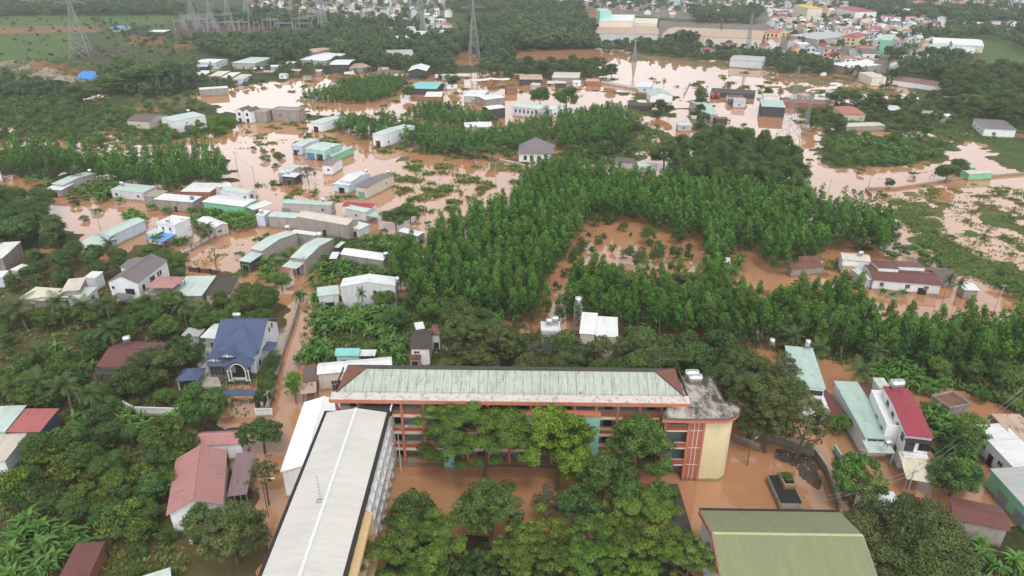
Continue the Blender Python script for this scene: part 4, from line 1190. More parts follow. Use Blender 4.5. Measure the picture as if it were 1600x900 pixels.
sl(bv, [[(-5.2, -.9, 3.9), (-.9, -.9, 3.9), (-.9, 1.8, 4.5), (-5.2, 1.8, 4.5)]], M_NAVY, .12, 'window_canopy')
for x in (-4.2, -3.4, -2.6, -1.8):
    mb = MB(); mb.box(x - .28, -.36, 1.3, x + .28, -.28, 3.2); mb.build('window', M_GLASS, bv)
sb = sl(bv, [[(4.95, 6.2, 3.8), (7.4, 6.2, 3.5), (7.4, 10.2, 3.5), (4.95, 10.2, 3.8)]], M_NAVYY, .12, 'side_porch_roof')
for y in (6.5, 9.9):
    mb = MB(); mb.box(7.0, y - .12, -.5, 7.24, y + .12, 3.4); mb.build('post', M_FRAME, bv)
for y in (12.6, 14.6): 
    mb = MB(); mb.box(4.9, y - .4, 5.0, 4.97, y + .4, 6.2); mb.build('window', M_GLASS, bv)
for y, w_ in ((4.0, .5), (11.5, .5)):
    mb = MB(); mb.box(4.9, y - w_, 1.2, 4.97, y + w_, 2.8); mb.build('window', M_GLASS, bv)
keep(bv.location, 0, 12, 19, 4.6, margin=.3)
CLEAR.append((np.array([(330, 496), (416, 494), (428, 560), (404, 600), (345, 608), (328, 564)]), bv.location.y))
water_tank(370, 493, 8.6, 'white water tank peeping over the blue villa roof ridge', .5, 1.6)
gz = thing('gazebo', 'small square garden gazebo with a blue pyramid roof', 'gazebo', U(296, 612, 0), .05)
P, f = roof_polys('hip', 5.0, 5.0, 2.9, 1.5)
sl(gz, [P[0]], M_NAVY); gr = gz.children[0]
mb = MB(); [mb.slab([pl], .12) for pl in P[1:]]; mb.build('roof_slope', M_NAVYY, gz)
for x in (-2.1, 2.1):
    for y in (.4, 4.6):
        mb = MB(); mb.box(x - .1, y - .1, -.5, x + .1, y + .1, 2.95); mb.build('post', M_FRAME, gz)
CLEAR.append((np.array([(276, 607), (290, 586), (314, 590), (316, 600), (300, 608)]), gz.location.y))
FOOT.append((gz.location.copy(), .05, 5, 5, .5))
# front gate canopy
gt = thing('gate', 'villa gateway with a narrow blue tiled canopy on dark posts', 'gate', U(374, 640, 0), .0)
sl(gt, [[(-5, 0, 3.6), (5, 0, 3.6), (5, 1, 4.0), (-5, 1, 4.0)], [(-5, 1, 4.0), (5, 1, 4.0), (5, 2, 3.6), (-5, 2, 3.6)]], M_NAVY, .14, 'canopy')
for x in (-3.2, 3.6):
    mb = MB(); mb.box(x - .35, .5, -.5, x + .35, 1.5, 3.5); mb.build('pillar', plain_mat('dark_granite', (.05, .05, .055)), gt)
mb = MB(); mb.box(-4.9, .7, -.5, -4.3, 1.3, 3.5); mb.box(4.3, .7, -.5, 4.9, 1.3, 3.5); mb.build('side_wall', Wm('white'), gt)
CLEAR.append((np.array([(345, 618), (400, 614), (398, 634), (350, 640)]), gt.location.y))

def fence(name, label, pts, h, th=.22, mat=None, cap=None, base=-.6, posts=0, cat='wall', pm=None, z0=0):
    """a free-standing wall or fence following points on the ground"""
    P = [U(x, y, z0) for x, y in pts]
    t = thing(name, label, cat, (P[0].x, P[0].y, 0)); t['kind'] = 'thing'
    Q = [p - Vector((P[0].x, P[0].y, 0)) for p in P]
    mb, cb, pb = MB(), MB(), MB()
    for a, b in zip(Q[:-1], Q[1:]):
        d = (b - a); d.z = 0; L_ = d.length; d.normalize(); n = Vector((-d.y, d.x, 0)) * th / 2
        v = len(mb.v)
        mb.v += [tuple(a + n)[:2] + (base,), tuple(a - n)[:2] + (base,), tuple(b - n)[:2] + (base,), tuple(b + n)[:2] + (base,)] + [tuple(a + n)[:2] + (h,), tuple(a - n)[:2] + (h,), tuple(b - n)[:2] + (h,), tuple(b + n)[:2] + (h,)]
        for q in ((0, 3, 2, 1), (4, 5, 6, 7), (0, 1, 5, 4), (1, 2, 6, 5), (2, 3, 7, 6), (3, 0, 4, 7)): mb.f.append(tuple(v + i for i in q)); mb.m.append(0)
        if cap: cb.bar((a.x, a.y, h + .06), (b.x, b.y, h + .06), th * 1.7, .3)
        if posts:
            k = max(1, int(L_ / posts))
            for i in range(k + 1):
                p = a.lerp(b, i / k); pb2 = MB(); pb2.box(p.x - .18, p.y - .18, base, p.x + .18, p.y + .18, h + .25); pb2.build('pillar', pm or mat, t)
    mb.build('panel', mat or M_CONC, t)
    if cap: cb.build('coping', cap, t)
    return t
fence('garden_wall', 'long pale wall beside the flooded lane past the blue villa', [(468, 478), (459, 510), (448, 540), (440, 565), (428, 610), (418, 648)], 1.7, .25, wall_mat('lane_wall', (.46, .44, .41), .5), M_CONC)
fence('garden_wall', 'white wall with square openings in front of the overgrown garden', [(196, 640), (197, 641), (212, 649), (280, 651)], 1.9, .22, Wm('white'), M_FRAME, posts=5)
fence('garden_wall', 'short white wall with a plant motif at the villa corner by the lane', [(402, 652), (426, 652)], 1.9, .22, Wm('white'), M_FRAME, posts=3)
fence('yard_wall', 'weathered wall with a white banner along the flooded lane near the brown roofed house', [(285, 398), (300, 392), (328, 376), (350, 362)], 1.6, .25, wall_mat('lane_wall2', (.58, .55, .50), .5), M_CONC, posts=5)
fence('gate_fence', 'dark iron fence with red brick pillars at the flooded lane', [(295, 424), (312, 426), (330, 428), (345, 430)], 1.5, .08, plain_mat('brown_iron', (.10, .06, .05), .6), None, posts=3, cat='fence', pm=Wm('brick'))
fence('yard_wall', 'mossy concrete wall bending round the rubble corner of the school yard', [(1186, 688), (1230, 700), (1272, 716), (1290, 742), (1300, 770), (1310, 800)], 2.0, .3, wall_mat('mossy_wall', (.22, .20, .15), .8), M_CONC)
fence('yard_wall', 'low dark wall along the back of the flooded school yard', [(1145, 690), (1186, 706)], 1.6, .3, wall_mat('mossy_wall', (.22, .20, .15), .8), M_CONC)
fence('yard_wall', 'teal painted wall by the narrow flooded lane', [(1302, 706), (1312, 722), (1322, 742)], 1.8, .22, Wm('teal'), None)
fence('field_wall', 'long dark wall crossing the flooded field in front of the green box shed', [(1352, 297), (1400, 296), (1445, 289), (1500, 281), (1560, 276), (1660, 268)], 1.1, .3, M_CONC)
fence('field_wall', 'low broken wall running towards the plantation edge', [(1352, 297), (1362, 308)], 1.1, .3, M_CONC)
fence('villa_fence', 'pale fence with white gate posts in front of the grey hipped villa', [(782, 252), (805, 257), (822, 262), (846, 262)], 1.3, .15, Wm('lightgrey'), None, posts=6, cat='fence')
fence('brick_wall', 'curved brick wall below the white house at the far right edge', [(1536, 209), (1550, 215), (1600, 217), (1660, 214)], 2.2, .3, Wm('brick'), None)

# ---------------------------------------------------------------- houses
H = house
# -- left of the school
t, W, D = H('bungalow', 'pink roofed bungalow with white gable beside the left garden trees', (259, 806), (349, 788), (374, 699), 4.6, 'gy', 2.0, 'pink', 'white', .5, win=(('f', .28, 1.7, 1.4, 1.2),), doors=(('f', .78, 1.2, 2.2),))
awning(t, (305, 697), (378, 694), (378, 672), 4.0, 1.2, 'pink', name='back_roof', wallm='white', roof='gx')
awning(t, (354, 776), (386, 772), (397, 706), 3.2, .2, 'lilac', posts=4, name='side_roof')
awning(t, (288, 832), (320, 830), (322, 815), 3.0, .4, 'maroon', wallm='white')
t, W, D = H('old_house', 'old low house with a worn red brown roof sunk in the garden', (150, 573), (236, 576), (262, 535), 4.0, 'gx', 1.6, 'maroon', 'stained', .5, doors=(('f', .3, 2.4, 2.3),))
awning(t, (144, 584), (180, 586), (178, 573), 3.0, .3, 'dark')
water_tank(198, 531, 4.6, 'steel tank beside the worn red brown roof', .7, 1.4, .5)
H('shed', 'low white roofed shed against the left side of the blue villa', (312, 527), (342, 530), (342, 508), 3.6, 'sy', .4, 'white', 'grey', .3, cat='shed')
H('shed', 'whitish patched lean-to left of the villa shed', (283, 524), (310, 526), (318, 515), 3.2, 'sy', .3, 'grey', 'grey', .3, cat='shed')
H('house', 'house with a mint green sheet roof cut by the left picture edge', (-40, 676), (8, 674), (43, 636), 4.2, 'sy', .5, 'green', 'blue', .3)
H('house', 'house with a faded red ribbed roof and blue wall next to the mint roof', (9, 675), (62, 675), (86, 642), 4.0, 'sy', .6, 'faded', 'navy', .3)
H('shed', 'shed with a flat beige roof at the left edge below the red ribbed roof', (-50, 724), (8, 720), (40, 676), 3.6, 'flat', 0, 'beige', 'white', .3, cat='shed')
H('shed', 'low shed with a dark rusty red roof in the bottom left garden', (92, 902), (140, 898), (156, 850), 3.0, 'sy', .5, 'maroon', 'brick', .3, cat='shed')
H('shed', 'pale green roof corner at the bottom of the garden path', (190, 930), (268, 905), (258, 892), 3.0, 'sy', .4, 'green', 'white', .3, cat='shed')
H('long_house', 'long house with a pale blue grey roof and tan sheet wall behind the school', (495, 585), (613, 574), (613, 557), 4.6, 'gx', .6, 'white', 'beige', .3, doors=(('f', .25, 2.6, 2.4), ('f', .5, 1.2, 2.2)))
H('shed', 'shed with a dull brown sheet roof by the lane tree', (473, 597), (496, 594), (496, 574), 3.6, 'sy', .5, 'brown', 'stained', .3, cat='shed')
H('shed', 'open shed with weathered tan sheets above the white annex', (468, 616), (494, 613), (496, 598), 3.0, 'sy', .4, 'tan', 'stained', .3, cat='shed', open_=True)
t, W, D = H('shrine_house', 'small teal and white shrine house in the grass behind the school', (523, 556), (561, 556), (561, 546), 3.4, 'gx', 1.2, 'teal', 'teal', .3, win=(('f', .3, 1.8, 1.0, 1.0),))
awning(t, (560, 556), (586, 556), (584, 548), 2.6, .3, 'white')
t, W, D = H('shack', 'shack with a black front roof and maroon back roof among banana plants', (640, 545), (672, 545), (672, 517), 5.0, 'gx', 1.0, 'dark', 'white', .3, win=(('f', .3, 3.9, 1.2, .6),))
awning(t, (638, 561), (657, 561), (657, 552), 3.0, .5, 'maroon', wallm='stained')
awning(t, (673, 523), (688, 523), (687, 511), 4.6, .6, 'rust', wallm='white', name='side_roof')
awning(t, (650, 515), (664, 513), (665, 504), 4.0, .4, 'white', wallm='stained', name='back_roof')
t, W, D = H('row_house', 'cream two storey house with a tall white sheet upper wall behind the school trees', (931, 525), (966, 527), (965, 499), 7.6, 'sy', .6, 'white', 'cream', .2, win=(('f', .3, 5.2, 1.2, .8),))
awning(t, (905, 521), (931, 523), (931, 494), 7.4, .9, 'white', wallm='cream', name='upper_roof')
H('row_house', 'low white house half hidden by the grey green tree behind the school', (846, 519), (876, 519), (876, 505), 6.0, 'flat', 0, 'white', 'white', .2, parapet=.5)
water_tank(858, 503, 6.3, 'small steel tank on the low white house', .6, 1.3)
water_tank(867, 500, 6.6, 'steel tank on a stand over the low white house', .7, 1.5)
tw = thing('water_tower', 'steel water tank on a tall lattice tower beside the white upper wall', 'water tower', U(901, 528, 0))
mb = MB()
for k in range(6):
    z0, z1 = k * 1.6, k * 1.6 + 1.6
    for (a, b), (c, d) in (((-.8, -.8), (.8, -.8)), ((.8, -.8), (.8, .8)), ((.8, .8), (-.8, .8)), ((-.8, .8), (-.8, -.8))):
        mb.bar((a, b, z0), (c, d, z1), .07); mb.bar((a, b, z1), (c, d, z1), .07); mb.bar((a, b, z0), (a, b, z1), .13)
mb.build('lattice_frame', M_IRON, tw)
mb = MB(); mb.tube([(0, 0, 9.7), (0, 0, 9.75), (0, 0, 11.2), (0, 0, 11.45)], [.7, .8, .8, .3], 14); mb.build('tank', M_STEEL, tw, True)

# -- right of the school
t, W, D = H('row_house', 'house with a broad pale green roof and two steel tanks right of the yard trees', (1243, 603), (1291, 608), (1266, 546), 7.2, 'sy', .4, 'mint', 'white', .25, win=(('f', .5, 5.9, 5.0, 1.2),))
awning(t, (1254, 640), (1297, 643), (1292, 620), 3.8, .4, 'white', wallm='white', name='front_roof')
water_tank(1206, 536, 7.6, 'upright steel tank at the left back corner of the broad pale green roof', .6, 1.3, 0, True, stand=.8)
water_tank(1262, 538, 7.6, 'upright steel tank at the right back corner of the broad pale green roof', .6, 1.3, 0, True, stand=.8)
H('shed', 'low shed with patched rusty sheets between the two pale green roofs', (1298, 652), (1326, 650), (1306, 600), 3.2, 'sy', .4, 'maroon', 'stained', .2, cat='shed')
t, W, D = H('row_house', 'long narrow house with a pale green roof beside the red roofed house', (1352, 684), (1394, 686), (1336, 600), 4.8, 'sy', .6, 'mint', 'white', .25, win=(('f', .5, 4.2, 3.6, .5),))
awning(t, (1357, 707), (1399, 708), (1391, 691), 3.4, .4, 'green', name='front_roof', pmat=Wm('teal'))
t, W, D = H('two_storey_house', 'white two storey house with a bright red roof', (1416, 680), (1460, 685), (1411, 606), 8.2, 'gx', .5, 'red', 'white', .25, rp=.55,
  win=(('l', .1, 6.6, 1.2, 1.3), ('l', .3, 6.4, 1.2, 1.4), ('l', .52, 6.4, 1.2, 1.5), ('l', .75, 6.6, 1.2, 1.3), ('f', .8, 5.9, 1.8, 1.5), ('f', .22, 5.7, 1.5, 2.0), ('l', .2, 2.5, 1.1, 1.3), ('l', .6, 2.4, 1.1, 1.6)), fr=M_DFRAME)
mb = MB(); mb.box(-W / 2 + .05, -.5, 7.05, W / 2 - .05, .35, 7.25); mb.box(-W / 2 + .05, -.5, 7.25, W / 2 - .05, -.4, 7.9); mb.build('eave_band', plain_mat('black_eave', (.05, .045, .045)), t)
mb = MB(); mb.box(-W / 2 + .25, -1.0, 4.1, W / 2 - .25, .2, 4.35); mb.build('balcony', M_WHITEP, t)
mb = MB()
for k in range(10): mb.box(-W / 2 + .3 + k * .45, -.98, 4.35, -W / 2 + .34 + k * .45, -.94, 5.25)
mb.box(-W / 2 + .3, -1.0, 5.25, 0, -.92, 5.32); mb.build('balcony_rail', M_IRON, t)
mb = MB(); mb.box(-W / 2 - 2.0, 4, -.6, -W / 2 + .23, D - .4, 6.3); mb.box(-W / 2 - 2.0, 4, 6.3, -W / 2 - 1.8, D - .4, 7.3); mb.box(-W / 2 - 1.8, D - .6, 6.3, -W / 2 + .23, D - .4, 7.3); mb.box(-W / 2 - 1.8, 4, 6.3, -W / 2 + .23, 4.2, 7.3); mb.build('terrace_block', M_WHITEP, t)
for y in (6, 9.5): 
    mb = MB(); mb.box(-W / 2 - 2.06, y - .6, 3.8, -W / 2 - 1.99, y + .6, 5.4); mb.build('window', M_GLASS, t)
awning(t, (1416, 748), (1459, 755), (1457, 716), 3.6, .5, 'cream', posts=2, name='carport_roof')
water_tank(1401, 602, 7.8, 'big steel tank behind the bright red roof', .9, 2.4, .1)
H('shed', 'small pale roof tucked behind the red roofed house', (1374, 606), (1392, 606), (1380, 592), 5.5, 'sy', .3, 'green', 'white', .2, cat='shed')
H('shed', 'small rusty roof between the narrow pale green roof and the red roofed house', (1346, 615), (1372, 613), (1364, 598), 3.5, 'sy', .4, 'rust', 'stained', .2, cat='shed')
H('ruin', 'roofless weathered concrete box among banana plants', (1484, 640), (1517, 633), (1502, 610), 2.8, 'flat', 0, 'rust', 'stained', .15, parapet=.5, cat='ruin')
H('row_house', 'long white roofed house with white wall and dark doors on the right flooded street', (1588, 735), (1640, 735), (1575, 664), 4.4, 'sx', .5, 'white', 'white', .25, doors=(('l', .12, 1.3, 2.4), ('l', .5, 1.3, 2.4)), win=(('l', .3, 2.4, 1.2, 1.0), ('l', .7, 2.4, 1.2, 1.0)))
H('row_house', 'house with a tan and brick roof behind the long white roofed house', (1598, 700), (1645, 700), (1600, 650), 4.6, 'sy', .5, 'tan', 'brick', .25)
H('row_house', 'green walled house with a grey roof at the right edge', (1622, 815), (1680, 815), (1618, 732), 4.4, 'sx', .5, 'grey', 'green', .25, doors=(('l', .3, 2.6, 2.6, M_SHUT), ('l', .65, 2.6, 2.6, M_SHUT)))
t, W, D = H('long_house', 'low house with a big maroon sheet roof beside the flooded street', (1490, 812), (1580, 830), (1536, 786), 4.2, 'gx', .7, 'maroon', 'concrete', .4)
H('shed', 'glossy red roofed shed behind the big olive tree', (1424, 800), (1489, 809), (1486, 790), 3.8, 'gx', .5, 'crimson', 'grey', .3, cat='shed')
H('shed', 'off white flat roofed shed right of the slender yard tree', (1374, 796), (1412, 797), (1404, 771), 3.4, 'sy', .4, 'white', 'grey', .3, cat='shed')
H('shed', 'small maroon sheet roof in front of the off white shed', (1362, 802), (1390, 804), (1386, 780), 3.0, 'sy', .5, 'maroon', 'stained', .3, cat='shed')
pb = thing('planter_block', 'black topped concrete platform in the flooded school yard', 'platform', U(1235, 798, 0), -.02)
mb = MB(); mb.box(-2.0, 0, -.6, 2.0, 7.4, 1.5); mb.build('base', M_CONC, pb); mb = MB(); mb.box(-1.85, .15, 1.5, 1.85, 7.25, 1.56); mb.build('top', plain_mat('black_top', (.03, .028, .026), .9), pb)
pt = thing('plant_box', 'concrete box of green plants standing on the black platform', 'planter', (pb.location.x + .9, pb.location.y + 3.6, 1.56), 0)
mb = MB()
for b_ in ((-1.1, 0, 1.1, .22), (-1.1, 3.3, 1.1, 3.52), (-1.1, .22, -.88, 3.3), (.88, .22, 1.1, 3.3)): mb.box(b_[0], b_[1], 0, b_[2], b_[3], 1.1)
mb.build('box', wall_mat('tan_concrete', (.36, .27, .18), .4), pt)
v, tt = round_np(np.random.RandomState(3), 2.2, 1.1, 30, 120, .25); v[:, 1] = v[:, 1] * 1.3 + 1.75
link('foliage', quads_mesh('foliage', v, tt, M_BRT), pt)
FOOT.append((pb.location.copy(), 0, 5, 8, .5)); CLEAR.append((np.array([(1196, 745), (1245, 735), (1256, 798), (1216, 800)]), pb.location.y))

# -- farm on the right
H('barn', 'cream barn at the farm beside the flooded track', (1316, 405), (1361, 409), (1349, 397), 4.6, 'gx', .7, 'beige', 'white', .3, cat='barn')
H('shed', 'low pinkish lean-to in front of the cream barn', (1316, 415), (1338, 417), (1338, 410), 3.0, 'sy', .3, 'beige', 'pinkish', .2, cat='shed')
H('farmhouse', 'farmhouse with maroon roof and white end wall next to the cream barn', (1373, 418), (1406, 420), (1398, 404), 5.2, 'sy', -.9, 'maroon', 'white', .15, win=(('l', .4, 3.6, 1.0, 1.0),))
H('farmhouse', 'maroon roofed block with a white front parapet at the right of the farm', (1404, 416), (1447, 418), (1441, 406), 5.0, 'sy', -.7, 'maroon', 'white', .15)
H('long_shed', 'wide low maroon shed with pale patched sheets in front of the farm', (1364, 437), (1473, 446), (1452, 420), 3.4, 'gx', .7, 'maroon', 'white', .3, cat='shed', doors=(('f', .75, 2.2, 2.0),))
H('shed', 'brown roofed shed at the right end of the farm', (1466, 434), (1498, 432), (1484, 418), 3.4, 'gx', .8, 'brown', 'stained', .3, cat='shed')
H('shed', 'striped rusty roof left of the cream barn', (1253, 409), (1289, 407), (1287, 401), 3.2, 'sy', .5, 'rust', 'white', .3, cat='shed')
H('shed', 'second rusty roof in front of the striped one', (1237, 421), (1290, 416), (1288, 409), 2.8, 'sy', .4, 'rust', 'stained', .3, cat='shed')
H('shed', 'narrow mint green roof in front of the maroon farmhouse', (1353, 438), (1365, 437), (1352, 420), 2.9, 'sy', .3, 'green', 'grey', .2, cat='shed')
H('shed', 'small white roof standing at the track beyond the farm palms', (1507, 453), (1532, 454), (1530, 444), 3.0, 'sy', .3, 'white', 'stained', .3, cat='shed')
H('shed', 'mint green box shed in the flooded field', (1505, 262), (1526, 262), (1522, 252), 3.6, 'gx', .5, 'mint', 'green', .2, cat='shed')
H('shed', 'cream topped box shed beside the mint green one', (1515, 272), (1553, 270), (1545, 264), 3.0, 'gx', .4, 'beige', 'green', .2, cat='shed')
H('shed', 'tiny white shed at the corner of the orchard pond', (1130, 411), (1142, 412), (1140, 404), 2.4, 'sy', .3, 'white', 'white', .1, cat='shed')

# -- flooded cluster left of the plantation
t, W, D = H('house', 'big grey two storey house with a pale gabled roof at the lane end', (531, 448), (618, 446), (619, 433), 7.2, 'gy', 1.2, 'white', 'lightgrey', .15, win=(('f', .62, 5.2, .9, 1.3), ('f', .87, 5.2, .9, 1.3)))
awning(t, (496, 463), (530, 459), (530, 447), 4.6, .4, 'green', wallm='lightgrey', name='side_roof')
water_tank(621, 438, 7.2, 'upright white tank at the right end of the big grey house', .6, 1.2, 0, True)
t, W, D = H('house', 'stained concrete house with a long white roof in front of the banana plants', (531, 397), (599, 407), (612, 397), 4.4, 'gx', .9, 'white', 'stained', .2)
awning(t, (514, 404), (526, 404), (534, 395), 3.6, .3, 'white', name='side_roof')
water_tank(603, 398, 4.8, 'white tank at the end of the long white roof', .6, 1.4, .3)
t, W, D = H('house', 'mouldy concrete house with a pale green bent roof facing the lane', (453, 402), (478, 405), (520, 373), 5.4, 'gx', .9, 'green', 'stained', .2)
awning(t, (440, 416), (463, 420), (478, 409), 3.8, .4, 'green')
awning(t, (522, 386), (529, 387), (537, 379), 4.0, .3, 'green', name='side_roof', wallm='dark')
t, W, D = H('house', 'concrete house with a pale green two pitch roof beside the flooded lane', (390, 388), (409, 392), (456, 362), 5.0, 'gx', .9, 'green', 'concrete', .2)
awning(t, (372, 407), (391, 410), (403, 395), 3.6, .4, 'green', wallm='dark')
H('shed', 'low white flat roof between the two pale green bent roofs', (453, 363), (493, 368), (497, 363), 4.0, 'flat', 0, 'white', 'concrete', .2, cat='shed')
water_tank(449, 356, 4.6, 'white tank behind the first pale green bent roof', .65, 1.3, .4)
water_tank(499, 367, 5.4, 'white tank on a stand behind the second pale green bent roof', .65, 1.3, .3)
t, W, D = H('warehouse', 'long bare concrete house with a beige arched roof', (462, 338), (543, 352), (556, 342), 5.4, 'gx', 1.0, 'beige', 'concrete', .15)
awning(t, (542, 354), (561, 359), (572, 350), 3.4, .3, 'white', wallm='lightgrey')
H('house', 'low house with a whitish green roof left of the beige arched one', (418, 338), (465, 341), (474, 333), 4.4, 'gx', .5, 'green', 'concrete', .2)
H('house', 'small pale blue end house at the lane bend', (399, 336), (413, 337), (427, 330), 4.4, 'sy', .3, 'white', 'blue', .15)
H('house', 'long grey house with a mint roof by the flood edge', (440, 317), (517, 321), (528, 315), 4.0, 'gx', .6, 'mint', 'grey', .2, doors=(('f', .06, 3.0, 2.0, M_SHUT),))
H('house', 'red roofed house behind the small pale green front', (534, 322), (580, 326), (586, 318), 4.2, 'gx', .5, 'crimson', 'white', .2)
t, W, D = H('house', 'small grey house with a whitish green roof in front of the red roof', (538, 325), (571, 332), (581, 324), 4.0, 'gx', .4, 'green', 'lightgrey', .2)
awning(t, (573, 337), (588, 340), (597, 333), 3.0, .3, 'mint')
H('shed', 'tin roofed hut at the plantation edge with pale sheets', (622, 361), (653, 369), (660, 362), 3.4, 'gx', .3, 'white', 'stained', .2, cat='shed')
H('house', 'grey walled house with a pale green flat roof at the left of the cluster', (172, 296), (223, 301), (240, 291), 3.8, 'sy', .2, 'green', 'lightgrey', .15)
water_tank(190, 287, 4.0, 'white tank above the grey walled house', .6, 1.2)
H('house', 'rusty streaked annex with a pale flat roof beside the grey walled house', (223, 306), (243, 308), (256, 298), 3.8, 'sy', .2, 'concrete', 'stained', .15)
H('house', 'weathered concrete house with a white roof and a blue water drum', (239, 311), (300, 316), (310, 307), 4.4, 'sy', .2, 'white', 'stained', .2)
bd = water_tank(300, 310, 4.4, 'blue plastic drum on the weathered concrete house', .7, 1.0, 0, True, plain_mat('blue_plastic', (.05, .22, .45), .4), .1)
H('house', 'brick red walled house with a white roof in the cluster middle', (282, 299), (328, 300), (342, 287), 4.4, 'sy', .3, 'white', 'brick', .2)
H('house', 'long white roof behind the two storey grey house', (326, 296), (362, 291), (374, 284), 4.2, 'sy', .3, 'white', 'lightgrey', .2)
H('house', 'grey two storey house with pale green roof and a dark red panel', (342, 296), (386, 303), (397, 297), 6.4, 'gx', .5, 'green', 'lightgrey', .2, win=(('r', .5, 4.8, 1.6, 1.6), ('f', .9, 4.8, 1.2, 1.2)))
t, W, D = H('house', 'green walled house under a wide white roof', (315, 315), (381, 323), (397, 311), 4.4, 'gx', .4, 'white', 'green', .3)
awning(t, (383, 323), (396, 328), (422, 317), 3.6, .3, 'white', name='side_roof')
H('house', 'long pale blue house with a mint roof beside the flooded pool', (150, 366), (172, 369), (220, 343), 4.2, 'gy', .7, 'green', 'blue', .25)
H('shed', 'open porch roof of mint sheets in front of the pale blue house', (120, 382), (160, 385), (168, 372), 3.2, 'sy', .4, 'green', 'stained', .2, open_=True, cat='shed')
t, W, D = H('two_storey_house', 'white flat roofed two storey house among palms', (244, 349), (273, 353), (288, 340), 6.4, 'flat', 0, 'white', 'white', .2, parapet=.4, win=(('f', .3, 4.9, .8, 1.2), ('f', .7, 4.9, .8, 1.2)))
awning(t, (227, 364), (242, 367), (256, 355), 4.0, .3, 'green')
awning(t, (227, 373), (254, 378), (277, 367), 3.0, .5, 'blue', name='front_roof')
H('house', 'low house with a curved whitish roof right of the flat roofed two storey house', (307, 344), (336, 356), (350, 347), 3.8, 'gx', .7, 'white', 'grey', .2)
t, W, D = H('two_storey_house', 'tall white house with a steep brown roof', (167, 441), (215, 443), (263, 407), 6.6, 'gy', 2.0, 'slate', 'white', .25, win=(('f', .68, 4.0, 2.4, 1.5), ('r', .15, 4.2, .9, 1.7), ('r', .45, 4.6, 2.0, 1.7), ('r', .65, 4.8, .6, 1.2), ('r', .73, 4.8, .6, 1.2), ('f', .12, 5.0, .6, .6)), fr=M_DFRAME)
awning(t, (186, 418), (205, 420), (218, 402), 6.2, .8, 'slate', wallm='white', name='side_roof', roof='gx')
awning(t, (173, 466), (198, 468), (197, 460), 3.4, .3, 'slate', name='front_roof')
t2, W, D = H('terrace_house', 'unfinished concrete house with a pinkish red hipped roof over its terrace', (219, 462), (264, 463), (270, 446), 4.2, 'flat', 0, 'concrete', 'stained', .1, parapet=.4)
P_, f_ = roof_polys('hip', 7.5, 7.0, 6.4, .9); pr = MB(); [pr.slab([pl], .1) for pl in P_]
q = pr.build('terrace_roof', R('pink', 0), t2); q.location = (1.5, .5, 0)
for x in (-1.9, 4.9):
    for y in (.9, 7.1):
        mb = MB(); mb.box(x - .1, y - .1, 4.2, x + .1, y + .1, 6.35); mb.build('post', M_IRON, t2)
H('house', 'house with a wide flat mint roof and dark seam in front of the iron fence', (265, 463), (315, 462), (336, 432), 4.0, 'sy', .3, 'green', 'stained', .2)
H('house', 'strip of white roof behind the wide flat mint roof', (271, 440), (325, 433), (343, 429), 3.4, 'sy', .2, 'beige', 'white', .15)
H('house', 'low house with a black brown roof next to the wide flat mint roof', (320, 461), (360, 459), (374, 434), 3.4, 'sy', .4, 'dark', 'pinkish', .2)
H('house', 'cream roofed hut at the left end of the pale roof row', (27, 467), (70, 470), (94, 452), 3.6, 'sy', .3, 'cream', 'stained', .25)
H('house', 'house with a tan slanting roof standing over the pale roof row', (95, 456), (124, 453), (145, 434), 5.0, 'sy', .4, 'beige', 'concrete', .2)
H('house', 'small beige roof in the middle of the pale roof row', (71, 469), (102, 469), (112, 458), 3.4, 'sy', .3, 'beige', 'stained', .2)
H('house', 'pale blue green roof at the right end of the pale roof row', (105, 469), (130, 469), (168, 450), 3.5, 'sy', .3, 'green', 'white', .2)
H('house', 'white roof behind the tan slanting roof', (130, 434), (148, 435), (167, 426), 4.2, 'sy', .3, 'white', 'white', .2)
H('house', 'grey house with two white roofs at the left picture edge below the dark trees', (-30, 405), (4, 403), (28, 379), 5.2, 'sy', .4, 'white', 'stained', .2)
H('shed', 'tiny white roof in the garden below the two white roofs', (15, 421), (26, 424), (37, 414), 3.0, 'sy', .3, 'white', 'grey', .15, cat='shed')
H('shed', 'bluish white hut at the left edge of the garden', (-14, 434), (4, 433), (12, 424), 3.6, 'sy', .3, 'white', 'blue', .15, cat='shed')
H('house', 'grey lilac walled house cut by the left edge in the flood', (-24, 273), (1, 269), (34, 255), 4.2, 'sy', .3, 'green', 'lightgrey', .15)
t, W, D = H('house', 'white roofed long house among banana plants left of the cluster', (80, 287), (98, 289), (145, 270), 4.2, 'gx', .6, 'green', 'grey', .2)
awning(t, (69, 296), (96, 297), (98, 287), 3.2, .3, 'white', wallm='stained')

# -- out in the open flood
H('house', 'white house with a grey brown roof and green door standing in the open flood', (554, 291), (573, 294), (608, 272), 4.6, 'gx', .7, 'slate', 'beige', .2, doors=(('f', .5, 3.0, 2.6, plain_mat('green_shutter', (.15, .32, .25), .5)),), win=(('r', .7, 2.8, .8, .8),))
t, W, D = H('house', 'narrow white house with a white roof beside the grey brown roofed one', (529, 281), (548, 284), (574, 269), 4.8, 'gx', .7, 'white', 'blue', .2)
awning(t, (520, 287), (545, 290), (549, 283), 3.6, .3, 'white', wallm='blue')
H('house', 'pale walled house with a dull lilac grey roof in the flood', (502, 258), (519, 259), (549, 249), 4.4, 'gx', .6, 'lilac', 'white', .2, win=(('f', .6, 2.5, .9, .9),))
t, W, D = H('house', 'wide house with a mint green roof, blue shutter and lean-to in the flood', (476, 232), (507, 236), (526, 224), 4.8, 'gx', .6, 'green', 'teal', .2, doors=(('f', .25, 4.0, 3.0, plain_mat('blue_shutter', (.10, .20, .38), .5)), ('f', .72, 3.2, 3.0)))
